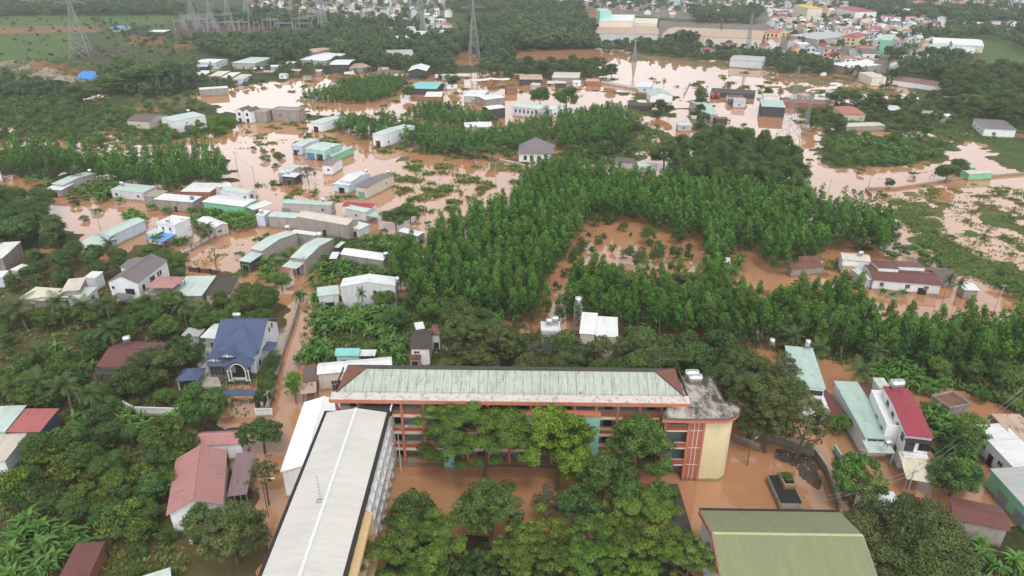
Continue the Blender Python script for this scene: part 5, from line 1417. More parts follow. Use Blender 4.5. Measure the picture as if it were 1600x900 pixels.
awning(t, (513, 243), (520, 244), (552, 231), 3.2, .5, 'mint', wallm='green', name='side_roof')
H('house', 'small bluish house left of the wide mint roofed one', (454, 227), (471, 229), (496, 218), 4.4, 'gx', .4, 'green', 'blue', .2, doors=(('f', .35, 2.0, 2.4),))
t, W, D = H('house', 'cluster hut with several small pale green roofs in the flood', (433, 270), (452, 271), (478, 259), 4.0, 'gx', .4, 'green', 'grey', .2)
awning(t, (440, 275), (461, 277), (465, 271), 3.6, .3, 'white', wallm='dark', name='front_roof')
H('unfinished_house', 'bare concrete unfinished house standing in the flood', (424, 172), (466, 174), (470, 169), 6.2, 'flat', 0, 'concrete', 'stained', .1, parapet=.5, win=(('f', .3, 3.6, 1.4, 1.6),))
for (a, b, c, lab) in (((367, 173), (379, 174), (384, 168), 'left one of the twin white narrow gabled houses'), ((379, 174), (391, 175), (396, 169), 'right one of the twin white narrow gabled houses')):
    H('town_house', lab, a, b, c, 6.4, 'gy', 1.4, 'brown', 'white', .15, win=(('f', .5, 4.8, 1.3, 1.5), ('f', .5, 1.6, 1.6, 1.8)), fr=M_DFRAME)
H('unfinished_house', 'bare concrete block joined to the twin gabled houses', (392, 174), (415, 175), (418, 169), 6.0, 'flat', 0, 'concrete', 'stained', .1)
H('house', 'white walled house with a white roof at the grove corner', (484, 191), (501, 194), (529, 181), 4.6, 'gx', .6, 'green', 'white', .2, doors=(('f', .5, 3.2, 2.8),))
H('house', 'tall narrow white house with a pale roof in front of the grove', (581, 209), (598, 212), (627, 193), 6.0, 'gx', .5, 'green', 'white', .2, doors=(('f', .5, 2.6, 3.0),))
H('house', 'house with a brown gabled roof and cream wall by the dark shrubs', (197, 188), (232, 190), (240, 178), 4.6, 'gx', 1.8, 'brown', 'beige', .3, win=(('f', .5, 2.4, 1.0, 1.0),))
H('shed', 'small green roofed shed beside the brown gabled house', (222, 192), (238, 191), (243, 186), 3.2, 'sy', .3, 'green', 'green', .2, cat='shed')
H('house', 'tall white house with a slanting pale green roof by the dark shrubs', (251, 184), (270, 190), (297, 174), 6.6, 'sy', .4, 'green', 'white', .15, win=(('f', .5, 4.6, 1.0, 1.2), ('r', .4, 4.8, .8, .8)))
vl = H('villa', 'white villa with a grey many sided hipped roof in the middle distance', (808, 240), (864, 241), (866, 226), 4.4, 'hip', 5.2, 'slate', 'white', .7, win=(('f', .2, 2.4, 1.2, 1.8), ('f', .4, 2.2, 1.4, 2.6), ('f', .62, 2.4, 1.2, 1.8), ('f', .82, 2.4, 1.2, 1.8)), fr=M_DFRAME)[0]
H('long_shed', 'low shed with a brown roof at the edge of the dark tall trees', (960, 253), (991, 255), (995, 247), 3.2, 'gx', .5, 'brown', 'grey', .2, cat='shed')
H('shed', 'pale green roof joined to the low brown roofed shed', (990, 258), (1012, 263), (1019, 255), 3.0, 'gx', .3, 'green', 'white', .2, cat='shed')

# -- middle distance
H('open_shed', 'dark open shed with a white gabled roof', (637, 111), (667, 111), (665, 103), 6.0, 'gy', 1.8, 'white', 'dark', .3, cat='shed')
H('shed', 'shed under turquoise tarpaulin at the pond', (640, 138), (682, 139), (680, 128), 4.2, 'gx', .8, 'teal', 'dark', .3, cat='shed')
H('shed', 'low shed with a white roof at the end of the pond', (663, 151), (690, 151), (692, 144), 4.0, 'sy', .3, 'white', 'brick', .3, cat='shed')
H('house', 'left one of the two broad white roofs near the winged canopies', (724, 150), (755, 151), (756, 141), 4.4, 'gx', .6, 'white', 'grey', .3)
H('house', 'right one of the two broad white roofs near the winged canopies', (758, 156), (790, 152), (792, 144), 4.4, 'gx', .6, 'white', 'stained', .3)
H('house', 'dark walled house with a white roof beside the young grove', (764, 171), (790, 168), (791, 162), 6.0, 'gx', .7, 'white', 'dark', .2)
H('house', 'large white house with a row of windows and a pale green roof', (800, 166), (844, 171), (854, 164), 5.6, 'gx', 1.2, 'green', 'lightgrey', .3, win=tuple(('f', .12 + .15 * i, 3.4, .9, 1.6) for i in range(6)), fr=M_DFRAME)
H('house', 'white box house right of the large white house', (858, 171), (885, 171), (892, 166), 4.6, 'sy', .3, 'white', 'white', .2)
H('house', 'low tent-like white roof poking out of the grove', (726, 199), (770, 198), (772, 190), 3.0, 'hip', 1.4, 'white', 'grey', .3)
H('shed', 'tan roofed sheds left of the big pond trees', (812, 124), (848, 124), (846, 116), 4.2, 'gx', .6, 'tan', 'dark', .3, cat='shed')
H('shed', 'long pale roof among trees before the big pond', (862, 121), (905, 122), (905, 113), 4.2, 'gx', .6, 'beige', 'stained', .3, cat='shed')
H('shed', 'barn with a dark upper roof on the far bank', (514, 101), (545, 101), (543, 93), 6.5, 'gx', .8, 'white', 'dark', .3, cat='barn')
H('shed', 'long low tan roof right of the dark barn', (546, 107), (580, 104), (580, 98), 4.0, 'sy', .4, 'tan', 'stained', .3, cat='shed')
H('shed', 'low shed with a brown rusty roof near the dark barn', (580, 114), (612, 117), (612, 109), 4.0, 'gx', .5, 'rust', 'stained', .3, cat='shed')
H('house', 'pair of whitish roofs rising above the far bank trees', (468, 93), (508, 95), (508, 82), 5.2, 'gx', .6, 'white', 'grey', .3)
H('house', 'house with a tan roof left of the whitish roofs', (470, 80), (492, 82), (495, 73), 5.2, 'gx', .6, 'tan', 'grey', .3)
H('house', 'house with a broad pale green roof near the dark tree cluster', (361, 98), (398, 99), (400, 89), 5.0, 'hip', 1.2, 'green', 'grey', .4)
for i, (x0, x1, y, lab) in enumerate(((298, 318, 118, 'leftmost'), (325, 345, 119, 'second from the left'), (345, 362, 121, 'third from the left'), (362, 380, 124, 'rightmost'))):
    H('shed', f'small white roofed hut, {lab} of the four by the far bank path', (x0, y), (x1, y), (x1 + 4, y - 7), 3.6, 'sy', .5, ('white', 'cream', 'white', 'beige')[i], ('stained', 'brick', 'stained', 'blue')[i], .2, cat='hut', group='huts along the far bank path')
H('house', 'grey roofless looking hut with a white edge by the river', (311, 140), (356, 137), (356, 134), 4.6, 'flat', 0, 'white', 'stained', .1)
H('barn', 'open barn with a mint green roof at the flooded yard', (1190, 166), (1228, 168), (1220, 154), 6.0, 'sy', -.8, 'mint', 'dark', .3, cat='barn')
H('house', 'steep mint green roof rising among trees at the flooded road', (1100, 179), (1123, 179), (1118, 158), 4.6, 'gx', 2.0, 'mint', 'grey', .3)
H('house', 'double gabled mint house across the flooded road', (1016, 150), (1052, 150), (1052, 143), 4.5, 'gy', 2.4, 'mint', 'white', .3)
H('house', 'low pale blue shed in the flood near the roadside palm', (997, 135), (1017, 136), (1017, 129), 4.0, 'sy', .2, 'white', 'blue', .2)
H('house', 'house with a dull red hipped roof on the green bank', (1316, 178), (1354, 179), (1352, 168), 4.4, 'hip', 2.0, 'terra', 'beige', .4)
H('shed', 'white topped dark shed behind the dark bank trees', (1390, 172), (1410, 173), (1409, 166), 4.0, 'sy', .3, 'white', 'dark', .2, cat='shed')
H('shed', 'long low whitish ruin on the green bank', (1322, 198), (1384, 196), (1385, 191), 3.0, 'sy', .3, 'beige', 'stained', .2, cat='shed')
H('house', 'white house with a dark flat roof at the right edge', (1538, 200), (1590, 203), (1588, 190), 4.6, 'sy', .4, 'slate', 'white', .4)
H('house', 'house with a blue wall among the right hand trees', (1498, 160), (1524, 160), (1532, 151), 5.0, 'gx', .6, 'grey', 'navy', .2)
H('shed', 'long rusty shed roofs in a row on the slope', (1395, 125), (1462, 134), (1460, 126), 4.0, 'gx', .5, 'rust', 'white', .2, cat='shed')
H('house', 'cream box house left of the long rusty shed roofs', (1363, 121), (1386, 121), (1404, 113), 6.0, 'sy', .3, 'beige', 'cream', .2)
H('shed', 'row of dark container sheds by the flooded road', (1110, 144), (1180, 148), (1180, 141), 3.0, 'flat', 0, 'dark', 'dark', .1, cat='shed')
H('warehouse', 'low grey warehouse on the far side of the big flood', (1140, 93), (1192, 96), (1190, 88), 6.0, 'gx', .8, 'grey', 'lightgrey', .3)

H('house', 'long grey green roof among the trees beyond the open dark shed', (600, 86), (646, 85), (645, 77), 5.0, 'gx', 1.0, 'grey', 'stained', .3)
H('house', 'mint hipped roof in front of the long grey green roof', (616, 93), (638, 93), (636, 84), 4.6, 'hip', 2.2, 'mint', 'grey', .3)
H('house', 'narrow slanting white roof right of the mint hipped one', (641, 91), (652, 89), (656, 81), 4.6, 'sy', .6, 'white', 'white', .2)
H('house', 'low white roof at the wood edge before the far green field', (615, 61), (641, 60), (640, 55), 5.0, 'gx', .8, 'white', 'grey', .3)
H('house', 'mint roofed house left of the far white roofs', (596, 48), (615, 48), (614, 42), 5.0, 'gx', 1.0, 'mint', 'white', .3)
H('warehouse', 'wide white roofed shed right of the far mint house', (640, 57), (665, 57), (664, 48), 5.0, 'gx', 1.0, 'white', 'grey', .3)
H('warehouse', 'second wide white roof before the far green field', (668, 53), (693, 54), (690, 46), 5.0, 'gx', 1.0, 'white', 'grey', .3)
H('warehouse', 'brownish grey roof behind the two wide white roofs', (655, 44), (686, 44), (684, 38), 5.5, 'gx', 1.0, 'grey', 'stained', .3)

for x, y, z, lab in ((344, 292, 6.6, 'the grey two storey house with the red panel'), (262, 344, 6.8, 'the white flat roofed two storey house'), (408, 330, 4.6, 'the pale blue end house'), (520, 229, 4.9, 'the wide mint roofed flood house'), (450, 268, 4.2, 'the small roofed flood hut'), (572, 267, 5.2, 'the narrow white flood house'), (606, 269, 5.2, 'the grey brown roofed flood house'), (505, 312, 4.4, 'the long grey flood house'), (294, 173, 6.8, 'the tall white slanting roofed house'), (624, 190, 6.4, 'the tall narrow white house by the grove'), (140, 267, 4.8, 'the white roofed long house'), (1388, 692, 5.2, 'the long narrow pale green roof'), (1345, 396, 5.2, 'the cream barn')):
    water_tank(x, y, z, 'small steel tank on ' + lab, .5, 1.2, .3)

H('covered_walk', 'low black roofed walkway beside the pink end of the school block', (1056, 834), (1083, 834), (1062, 756), 2.4, 'flat', 0, 'dark', 'dark', .2, open_=True, cat='walkway')
H('covered_walk', 'short grey black roof between the black walkway and the olive hall', (1058, 868), (1096, 872), (1086, 838), 2.6, 'flat', 0, 'dark', 'concrete', .2, cat='walkway')

H('long_shed', 'low row of rusty red containers across the flooded yard', (1226, 160), (1292, 163), (1290, 157), 3.2, 'flat', 0, 'rust', 'brick', .1, cat='shed')
H('shed', 'grey box shed standing between the dark containers and the mint barn', (1146, 158), (1166, 159), (1166, 153), 4.0, 'gx', .5, 'grey', 'lightgrey', .15, cat='shed')
H('shed', 'dark long shed on the low bank left of the flooded road', (980, 164), (1018, 166), (1018, 161), 3.0, 'flat', 0, 'dark', 'dark', .1, cat='shed')
fence('long_wall', 'long pale wall along the low bank before the double gabled house', [(940, 131), (988, 139), (1002, 143)], 2.0, .3, Wm('lightgrey'), None)
fence('long_wall', 'pale wall bordering the flooded straight road on its left side', [(1068, 150), (1075, 136), (1078, 130)], 1.8, .3, Wm('lightgrey'), None)
fence('long_wall', 'pale wall bordering the flooded straight road by the steep mint roof', [(1096, 192), (1112, 202), (1120, 212)], 1.8, .3, Wm('lightgrey'), None)
# ---------------------------------------------------------------- factory and landmarks of the far town
H('factory_hall', 'long factory hall with a tan roof and pale grey front across the big flood', (930, 52), (1029, 54), (1031, 41), 9.0, 'gx', 2.0, 'tan', 'lightgrey', .3, cat='factory', doors=(('f', .8, 12, 5.5),))
H('factory_hall', 'tall beige factory block with high walls at the back of the factory', (936, 32), (989, 33), (990, 23), 17.0, 'gx', 2.0, 'white', 'cream', .3, cat='factory', win=(('f', .35, 8.5, 14, 1.2),))
H('factory_tower', 'mint green box standing on top of the tall factory block', (938, 18), (956, 18), (957, 13), 25.0, 'flat', 0, 'mint', 'teal', .1, cat='factory', base=15)
H('factory_hall', 'cream factory wing beside the tall beige block', (982, 36), (1028, 37), (1032, 29), 12.0, 'gx', 1.0, 'cream', 'cream', .3, cat='factory', win=(('f', .3, 6, 12, 1.0),))
H('factory_hall', 'very long cream factory hall with a tan roof running to the yellow building', (1034, 54), (1190, 61), (1195, 48), 9.0, 'gx', 2.4, 'tan', 'cream', .3, cat='factory', win=tuple(('f', .15 + .12 * i, 3.5, 4, 1.5) for i in range(7)))
for x, y in ((1028, 43), (1127, 45)):
    p = U(x, y, 11); c = thing('chimney', 'dark slim chimney on the long tan factory roof, ' + ('left' if x < 1100 else 'right') + ' one of two', 'chimney', (p.x, p.y, 10.5)); mb = MB(); mb.tube([(0, 0, 0), (0, 0, 1), (0, 0, 9)], [1.2, .9, .9], 8); mb.build('stack', plain_mat('dark_stack', (.10, .08, .07)), c); mb = MB(); mb.tube([(0, 0, 9), (0, 0, 9.3), (0, 0, 9.6)], [1.2, 1.3, .6], 8); mb.build('cap', M_IRON, c)
H('office_building', 'yellow three storey building with a red roof at the factory end', (1196, 51), (1218, 52), (1219, 46), 12.0, 'gx', 1.6, 'terra', 'yellow', .2, cat='building', win=tuple(('f', .2 + .3 * i, z, 1.8, 1.8) for i in range(3) for z in (3.5, 7, 10)), fr=M_DFRAME)
H('house', 'white house with a steep red gable below the yellow building', (1196, 66), (1214, 67), (1216, 62), 6.0, 'gy', 3.5, 'terra', 'white', .3)
H('villa', 'yellow two storey villa with a dark red hipped roof in the town', (1313, 57), (1340, 59), (1342, 53), 8.5, 'hip', 2.5, 'crimson', 'yellow', .4, win=tuple(('f', .2 + .3 * i, z, 1.6, 1.8) for i in range(3) for z in (2.8, 6.2)), fr=M_DFRAME)
H('town_hall', 'big building with a dark red hipped roof at the town edge trees', (1337, 18), (1371, 18), (1369, 12), 9.0, 'hip', 3.0, 'crimson', 'white', .5, cat='building')
H('temple', 'temple with a red roof stepped under a yellow one', (1260, 19), (1294, 20), (1293, 13), 9.0, 'gx', 3.0, 'terra', 'pinkish', .4, cat='temple')
H('temple', 'yellow roofed hall rising behind the red temple roof', (1262, 13), (1286, 13), (1286, 8), 15.0, 'hip', 2.0, plain_mat('yellow_tiles', (.62, .42, .05)), 'cream', .4, cat='temple')
H('tall_house', 'tall pale green block with a flat roof among the town houses', (1376, 62), (1394, 63), (1394, 54), 13.0, 'flat', 0, 'mint', 'green', .1, cat='building')
for i, (a, b, c) in enumerate((((1457, 9), (1481, 9), (1481, 3)), ((1488, 8), (1518, 9), (1517, 4)), ((1523, 11), (1548, 12), (1547, 6)), ((1550, 17), (1561, 18), (1561, 12)))):
    H('school_block', ('leftmost', 'second from the left', 'third from the left', 'smallest and rightmost')[i] + ' of the four white blocks with orange roofs on the far rise', a, b, c, 10.0, 'hip', 3.0, 'terra', 'white', .5, cat='building', group='white blocks with orange roofs')
H('warehouse', 'long white warehouse with a rounded roof below the wooded town edge', (1458, 68), (1538, 72), (1541, 62), 6.5, 'gx', 2.0, 'white', 'cream', .3)
H('warehouse', 'grey roofed warehouse with pale skylight bands in the town', (1232, 55), (1278, 62), (1262, 42), 6.0, 'gx', 1.5, 'grey', 'grey', .3)
H('house', 'house with a wide mint roof on the slope below the town', (1441, 71), (1473, 76), (1476, 66), 6.0, 'gx', 1.5, 'mint', 'white', .3)
H('house', 'white two gabled house with a brown roof at the lower town edge', (1340, 83), (1375, 84), (1376, 76), 5.5, 'gx', 2.0, 'brown', 'white', .3, win=(('f', .2, 2.8, 1.6, 1.8), ('f', .5, 2.8, 1.6, 1.8)))
H('house', 'house with an orange roof beside the white two gabled house', (1328, 77), (1345, 79), (1351, 71), 5.5, 'gx', 1.6, 'terra', 'white', .3)
H('house', 'broken grey white house at the edge of the green slope', (1294, 99), (1330, 106), (1320, 92), 6.0, 'sy', .5, 'white', 'stained', .2)
H('shed', 'blue roofed site hut in the far left field', (170, 44), (186, 44), (186, 40), 4.0, 'gx', 1, 'blue', 'blue', .2, cat='shed')
H('shed', 'white canopy roof beside the far left substation trees', (228, 50), (256, 50), (254, 47), 5.0, 'sy', .3, 'white', 'dark', .2, cat='shed')
H('house', 'white roofed hut among trees left of the broad pale green roof', (305, 97), (336, 98), (336, 92), 4.6, 'gx', .8, 'white', 'blue', .2)

# small huts strung along the far bank
rh_ = np.random.RandomState(31)
for i, (x, y) in enumerate(((402, 108), (420, 113), (441, 117), (459, 111), (478, 119), (494, 112), (562, 105), (598, 108), (622, 118), (699, 119), (716, 122), (876, 130), (902, 128), (926, 127), (1070, 196), (1090, 186), (1128, 186), (1205, 150), (1228, 152), (1262, 150), (1285, 156), (1300, 145), (1150, 152), (452, 99), (430, 104), (335, 108), (318, 104), (706, 132), (800, 140), (835, 133), (1480, 182), (1455, 178))):
    w_, d_ = rh_.uniform(5, 10), rh_.uniform(4, 7); k_ = ('white', 'tan', 'green', 'grey', 'rust', 'beige')[i % 6]
    p0 = U(x, y, 3.4); a_ = rh_.normal() * .25; ca, sa = math.cos(a_), math.sin(a_)
    q = [Vector((p0.x + u * ca - v * sa, p0.y + u * sa + v * ca, 3.4)) for u, v in ((-w_ / 2, 0), (w_ / 2, 0), (w_ / 2, d_))]
    qx, qy, _ = proj([tuple(v) for v in q])
    bank = 'the flooded road' if x > 1000 else 'the far river bank'
    H('hut', 'small ' + {'green': 'pale green', 'rust': 'rusty', 'grey': 'grey', 'white': 'white', 'tan': 'tan', 'beige': 'beige'}[k_] + ' roofed hut among the scrub by ' + bank, (qx[0], qy[0]), (qx[1], qy[1]), (qx[2], qy[2]), 3.4, ('gx', 'sy')[i % 2], .7, k_, ('stained', 'dark', 'white', 'brick', 'grey')[i % 5], .2, cat='hut', group='small huts by ' + bank)

# far town: a dozen house shapes, copied
def town_proto(i):
    r = np.random.RandomState(50 + i)
    W, D, st = r.uniform(5.5, 11), r.uniform(6, 12), (1, 1, 2, 1, 2)[i % 5]
    z = 3.6 * st + .4; roof = ('gx', 'gy', 'hip', 'sy', 'flat')[r.randint(5)]; rise = {'flat': 0, 'sy': .8}.get(roof, r.uniform(1.2, 2.8))
    P, f = roof_polys(roof, W, D, z, rise)
    mb = MB(); [mb.slab([pl], .15) for pl in P]
    wb = MB(); x0, x1, y0, y1 = -W / 2 + .3, W / 2 - .3, .3, D - .3
    for p, q in (((x0, y0), (x1, y0)), ((x1, y0), (x1, y1)), ((x1, y1), (x0, y1)), ((x0, y1), (x0, y0))):
        m_ = ((p[0] + q[0]) / 2, (p[1] + q[1]) / 2)
        wb.poly([(p[0], p[1], -1), (q[0], q[1], -1), (q[0], q[1], f(*q) - .16), (m_[0], m_[1], f(*m_) - .16), (p[0], p[1], f(*p) - .16)])
    ws = []
    for s in range(st):
        for u in (-.25, .25):
            b = MB(); b.box(u * W - .9, .24, s * 3.6 + 1.2, u * W + .9, .32, s * 3.6 + 3.0); ws.append(b.mesh('window', M_GLASS))
    return mb, wb, ws, W, D, z
PROTO = [town_proto(i) for i in range(12)]
TR = [('crimson', 'dark red'), ('terra', 'red'), ('white', 'white'), ('white', 'white'), ('green', 'pale green'), ('grey', 'grey'), ('tan', 'tan'), ('beige', 'beige'), ('white', 'white'), ('slate', 'dark grey')]
TW = ['white', 'white', 'white', 'lightgrey', 'yellow', 'white', 'pinkish', 'blue', 'grey', 'white']
_tm = {}
def town_house(p, rz, rng, where, group):
    i = rng.randint(12); rm, rl = TR[rng.randint(len(TR))]; w = TW[rng.randint(len(TW))]
    if (i, rm, w) not in _tm: 
        mb, wb, ws, W, D, z = PROTO[i]; _tm[i, rm, w] = (mb.mesh('roof', R(rm, 0)), wb.mesh('wall', Wm(w)), ws)
    rmesh, wmesh, ws = _tm[i, rm, w]
    wn_ = {'lightgrey': 'pale grey', 'pinkish': 'pinkish', 'blue': 'pale blue'}.get(w, w)
    t = thing('town_house', f'{wn_} walled house with a {rl} roof {where}', 'house', p, rz, group)
    link('roof', rmesh, t); link('wall', wmesh, t)
    for m_ in ws[:4]: link('window', m_, t)
    keep(Vector(p), rz, PROTO[i][3], PROTO[i][4], PROTO[i][5], margin=1.0)
ZT_ = [
 ([(1205, 22), (1450, 16), (1475, 60), (1470, 98), (1400, 112), (1290, 98), (1225, 84)], 150, 'in the town right of the factory', 'houses of the crowded town'),
 ([(1180, -12), (1640, -14), (1640, 14), (1560, 26), (1400, 16), (1200, 14)], 42, 'on the far edge of the town', 'houses on the far edge of the town'),
 ([(850, -16), (1190, -12), (1225, 24), (1120, 32), (1080, 24), (900, 12)], 38, 'behind the factory trees', 'houses behind the factory'),
 ([(380, -14), (720, -16), (700, 14), (600, 30), (480, 24), (400, 16)], 46, 'beyond the substation', 'houses beyond the substation'),
 ([(590, 28), (690, 18), (700, 52), (640, 56), (600, 42)], 12, 'by the far green field', 'houses by the far green field'),
 ([(1500, 38), (1620, 42), (1620, 54), (1510, 52)], 8, 'under the far right wood', 'houses under the far right wood'),
]
rt = np.random.RandomState(77)
for poly, n, where, grp in ZT_:
    pa = np.array(poly); got = []; tries = 0
    while len(got) < n and tries < n * 40:
        tries += 1
        x, y = rt.uniform(*[(pa[:, 0].min(), pa[:, 0].max())][0]), rt.uniform(pa[:, 1].min(), pa[:, 1].max())
        if not inpoly(np.array([x]), np.array([y]), poly)[0]: continue
        p = U(x, y, 0)
        if any((p - g).length < 11.5 for g in got): continue
        if any((p - f_[0]).length < max(f_[2], f_[3]) * .6 + 7 for f_ in FOOT): continue
        got.append(p); town_house((p.x, p.y, .5), rt.normal() * .35, rt, where, grp)

# the rest of the town, further and smaller, as one mass
fm_ = [R(k, 0) for k in ('crimson', 'terra', 'white', 'green', 'grey', 'tan')] + [Wm(k) for k in ('white', 'lightgrey', 'pinkish', 'yellow', 'blue', 'grey')]
fb = MB()
for poly, n in (([(1195, 8), (1490, 6), (1510, 60), (1480, 104), (1400, 114), (1290, 100), (1215, 86)], 170), ([(1150, -22), (1700, -26), (1700, 18), (1560, 30), (1400, 18), (1180, 14)], 150), ([(820, -24), (1190, -20), (1225, 26), (1110, 34), (880, 10)], 130), ([(360, -22), (740, -24), (720, 14), (600, 32), (480, 28), (380, 18)], 150), ([(560, 20), (700, 16), (705, 56), (640, 60), (580, 44)], 40), ([(740, -24), (860, -24), (850, -6), (740, -4)], 25), ([(1490, 36), (1700, 42), (1700, 58), (1500, 54)], 25), ([(1195, 66), (1300, 80), (1400, 112), (1330, 112), (1200, 92)], 30), ([(1100, 84), (1200, 84), (1200, 92), (1110, 90)], 8)):
    pa = np.array(poly)
    for k in range(n):
        x, y = rt.uniform(pa[:, 0].min(), pa[:, 0].max()), rt.uniform(pa[:, 1].min(), pa[:, 1].max())
        if not inpoly(np.array([x]), np.array([y]), poly)[0]: continue
        p = U(x, y, 0)
        if any(abs(p.x - f_[0].x) + abs(p.y - f_[0].y) < max(f_[2], f_[3]) * .5 + 7 for f_ in FOOT): continue
        mb, wb, ws, W, D, z = PROTO[rt.randint(12)]; a_ = rt.normal() * .4; c, q = math.cos(a_), math.sin(a_); mi = rt.randint(6), 6 + rt.choice([0, 0, 0, 1, 2, 3, 4, 5])
        for src, m_ in ((mb, mi[0]), (wb, mi[1])):
            b0 = len(fb.v); fb.v += [(vx * c - vy * q + p.x, vx * q + vy * c + p.y, vz + .4) for vx, vy, vz in src.v]
            fb.f += [tuple(i + b0 for i in fc) for fc in src.f]; fb.m += [m_] * len(src.f)
        keep(Vector((p.x, p.y, 0)), a_, W, D, z, margin=.5)
tag(fb.build('far_town', fm_), 'tiny pale and red roofed houses crowding the far edge of the town', kind='stuff')

# ---------------------------------------------------------------- pylons, gantries, poles
def pylon(x, y, h, w0, label, arms=(.62, .76, .9), aw=.16, waist=.55, name='power_pylon', rz=.3, th=1.0):
    p = U(x, y, 0)
    t = thing(name, label, 'pylon', (p.x, p.y, 0), rz)
    mb = MB()
    def wd(f): return w0 * (1 - f / waist) / 2 + w0 * .16 * (f / waist) / 2 + .3 if f < waist else w0 * .08 * (1 - (f - waist) / (1 - waist) * .6) + .3 * (1 - f) 
    n = 11; fs = [(k / n) ** .85 for k in range(n + 1)]
    for k in range(n):
        a, b = wd(fs[k]), wd(fs[k + 1]); z0, z1 = fs[k] * h - (1 if k == 0 else 0), fs[k + 1] * h
        c0 = [(-a, -a, z0), (a, -a, z0), (a, a, z0), (-a, a, z0)]; c1 = [(-b, -b, z1), (b, -b, z1), (b, b, z1), (-b, b, z1)]
        lw = .30 * th * (1 - .5 * fs[k])
        for i in range(4):
            mb.bar(c0[i], c1[i], lw); j = (i + 1) % 4
            mb.bar(c0[i], c1[j], lw * .55); mb.bar(c0[j], c1[i], lw * .55); mb.bar(c1[i], c1[j], lw * .5)
    mb.build('lattice_body', M_IRON, t)
    for f in arms:
        z, b, L_ = f * h, wd(f), h * aw * (1.15 - f * .3)
        m2 = MB()
        for s in (-1, 1):
            for yy in (-b, b): m2.bar((s * b, yy, z), (s * L_, 0, z + .2), .16 * th); m2.bar((s * b, yy, z + h * .035), (s * L_, 0, z + .2), .14 * th)
            for k in range(1, 4):
                g = k / 4; m2.bar((s * (b + (L_ - b) * g), -b * (1 - g), z + .05), (s * (b + (L_ - b) * g), b * (1 - g), z + h * .03 * (1 - g)), .09 * th)
            m2.bar((s * L_, 0, z + .1), (s * L_, 0, z - h * .035), .13 * th)
        m2.build('cross_arm', M_IRON, t)
    return t
pylon(130, 91, 70, 15, 'tall lattice pylon in the far left green field', th=1.5, rz=.2)
pylon(741, 96, 66, 8, 'slender lattice pylon standing by the small brown pond', th=1.3)
pylon(1228, 227, 37, 8.5, 'dark lattice pylon behind the dark tall trees by the flooded road', arms=(.62, .76, .88), th=.55)
pylon(1256, 212, 23, 1.8, 'slim lattice mast next to the dark lattice pylon', arms=(.9,), aw=.06, waist=.95, th=.7)
pylon(991, 96, 20, 2.6, 'pale thin pylon standing in the big flood before the factory', arms=(.8, .92), aw=.12, th=1.3)
pylon(1167, 86, 34, 3.0, 'thin tall mast before the factory end', arms=(.9,), aw=.06, waist=.9, th=1.1)
for i, (x, y, h, w) in enumerate(((302, 36, 46, 9), (331, 44, 40, 9), (358, 34, 44, 9), (387, 33, 44, 9), (506, 50, 46, 10), (573, 36, 56, 11), (656, 44, 34, 8), (662, 56, 36, 7))):
    pylon(x, y, h, w, ('pylon at the left end of the substation row', 'pylon standing at the front of the substation', 'third pylon of the substation row', 'fourth pylon of the substation row', 'pylon at the right end of the substation', 'wide pylon beyond the substation before the town', 'pylon beyond the far white roofs', 'pylon in front of the far white roofs')[i], th=1.9, rz=.2 * i)
rt = np.random.RandomState(5)
def gantry(p, w, h, rz):
    t = thing('substation_gantry', 'grey steel gantry of the electric substation', 'gantry', p, rz, 'gantries of the electric substation')
    for s in (-1, 1):
        mb = MB(); mb.bar((s * w / 2 - .8, 0, 0), (s * w / 2, 0, h), .4); mb.bar((s * w / 2 + .8, 0, 0), (s * w / 2, 0, h), .4)
        for k in range(6): mb.bar((s * w / 2 - .8 * (1 - k / 6), 0, k * h / 6), (s * w / 2 + .8 * (1 - (k + 1) / 6), 0, (k + 1) * h / 6), .2)
        mb.bar((s * w / 2, 0, h), (s * w / 2, 0, h + 4), .3); mb.build('leg', M_IRON, t)
    mb = MB(); mb.bar((-w / 2, 0, h), (w / 2, 0, h), .35); mb.bar((-w / 2, 0, h - 1.2), (w / 2, 0, h - 1.2), .35)
    for k in range(8): mb.bar((-w / 2 + w * k / 8, 0, h - 1.2 * (k % 2)), (-w / 2 + w * (k + 1) / 8, 0, h - 1.2 * ((k + 1) % 2)), .2)
    mb.build('beam', M_IRON, t)
for k in range(44):
    x, y = rt.uniform(278, 515), rt.uniform(39, 58)
    if x > 420: y -= 4
    p = U(x, y, 0); gantry((p.x, p.y, .5), rt.uniform(12, 20), rt.uniform(9, 14), rt.choice([0.1, 0.15, 1.6]))

def pole(x, y, h, label, arm=1, tilt=0.0, mat=None, r=.13, lamp=False):
    p = U(x, y, 0)
    t = thing('street_lamp' if lamp else 'utility_pole', label, 'street lamp' if lamp else 'utility pole', (p.x, p.y, 0), .4 * (x % 5))
    t.rotation_euler.y = tilt
    mb = MB(); mb.tube([(0, 0, -1), (0, 0, h * .5), (0, 0, h)], [r, r * .85, r * .65], 6); mb.build('pole', mat or M_POST, t)
    if lamp:
        mb = MB(); mb.tube([(0, 0, h - .1), (.3, 0, h + .35), (1.0, 0, h + .55), (1.7, 0, h + .5)], .05, 5); mb.build('arm', M_IRON, t)
        mb = MB(); mb.box(1.6, -.12, h + .38, 2.2, .12, h + .52); mb.build('lamp_head', M_FRAME, t)
    elif arm:
        mb = MB(); mb.box(-.9, -.06, h - .7, .9, .06, h - .58); 
        mb.build('crossarm', M_IRON, t)
        mb = MB()
        for q in (-.8, -.3, .3, .8): mb.tube([(q, 0, h - .58), (q, 0, h - .4)], .05, 5)
        mb.build('insulators', M_FRAME, t)
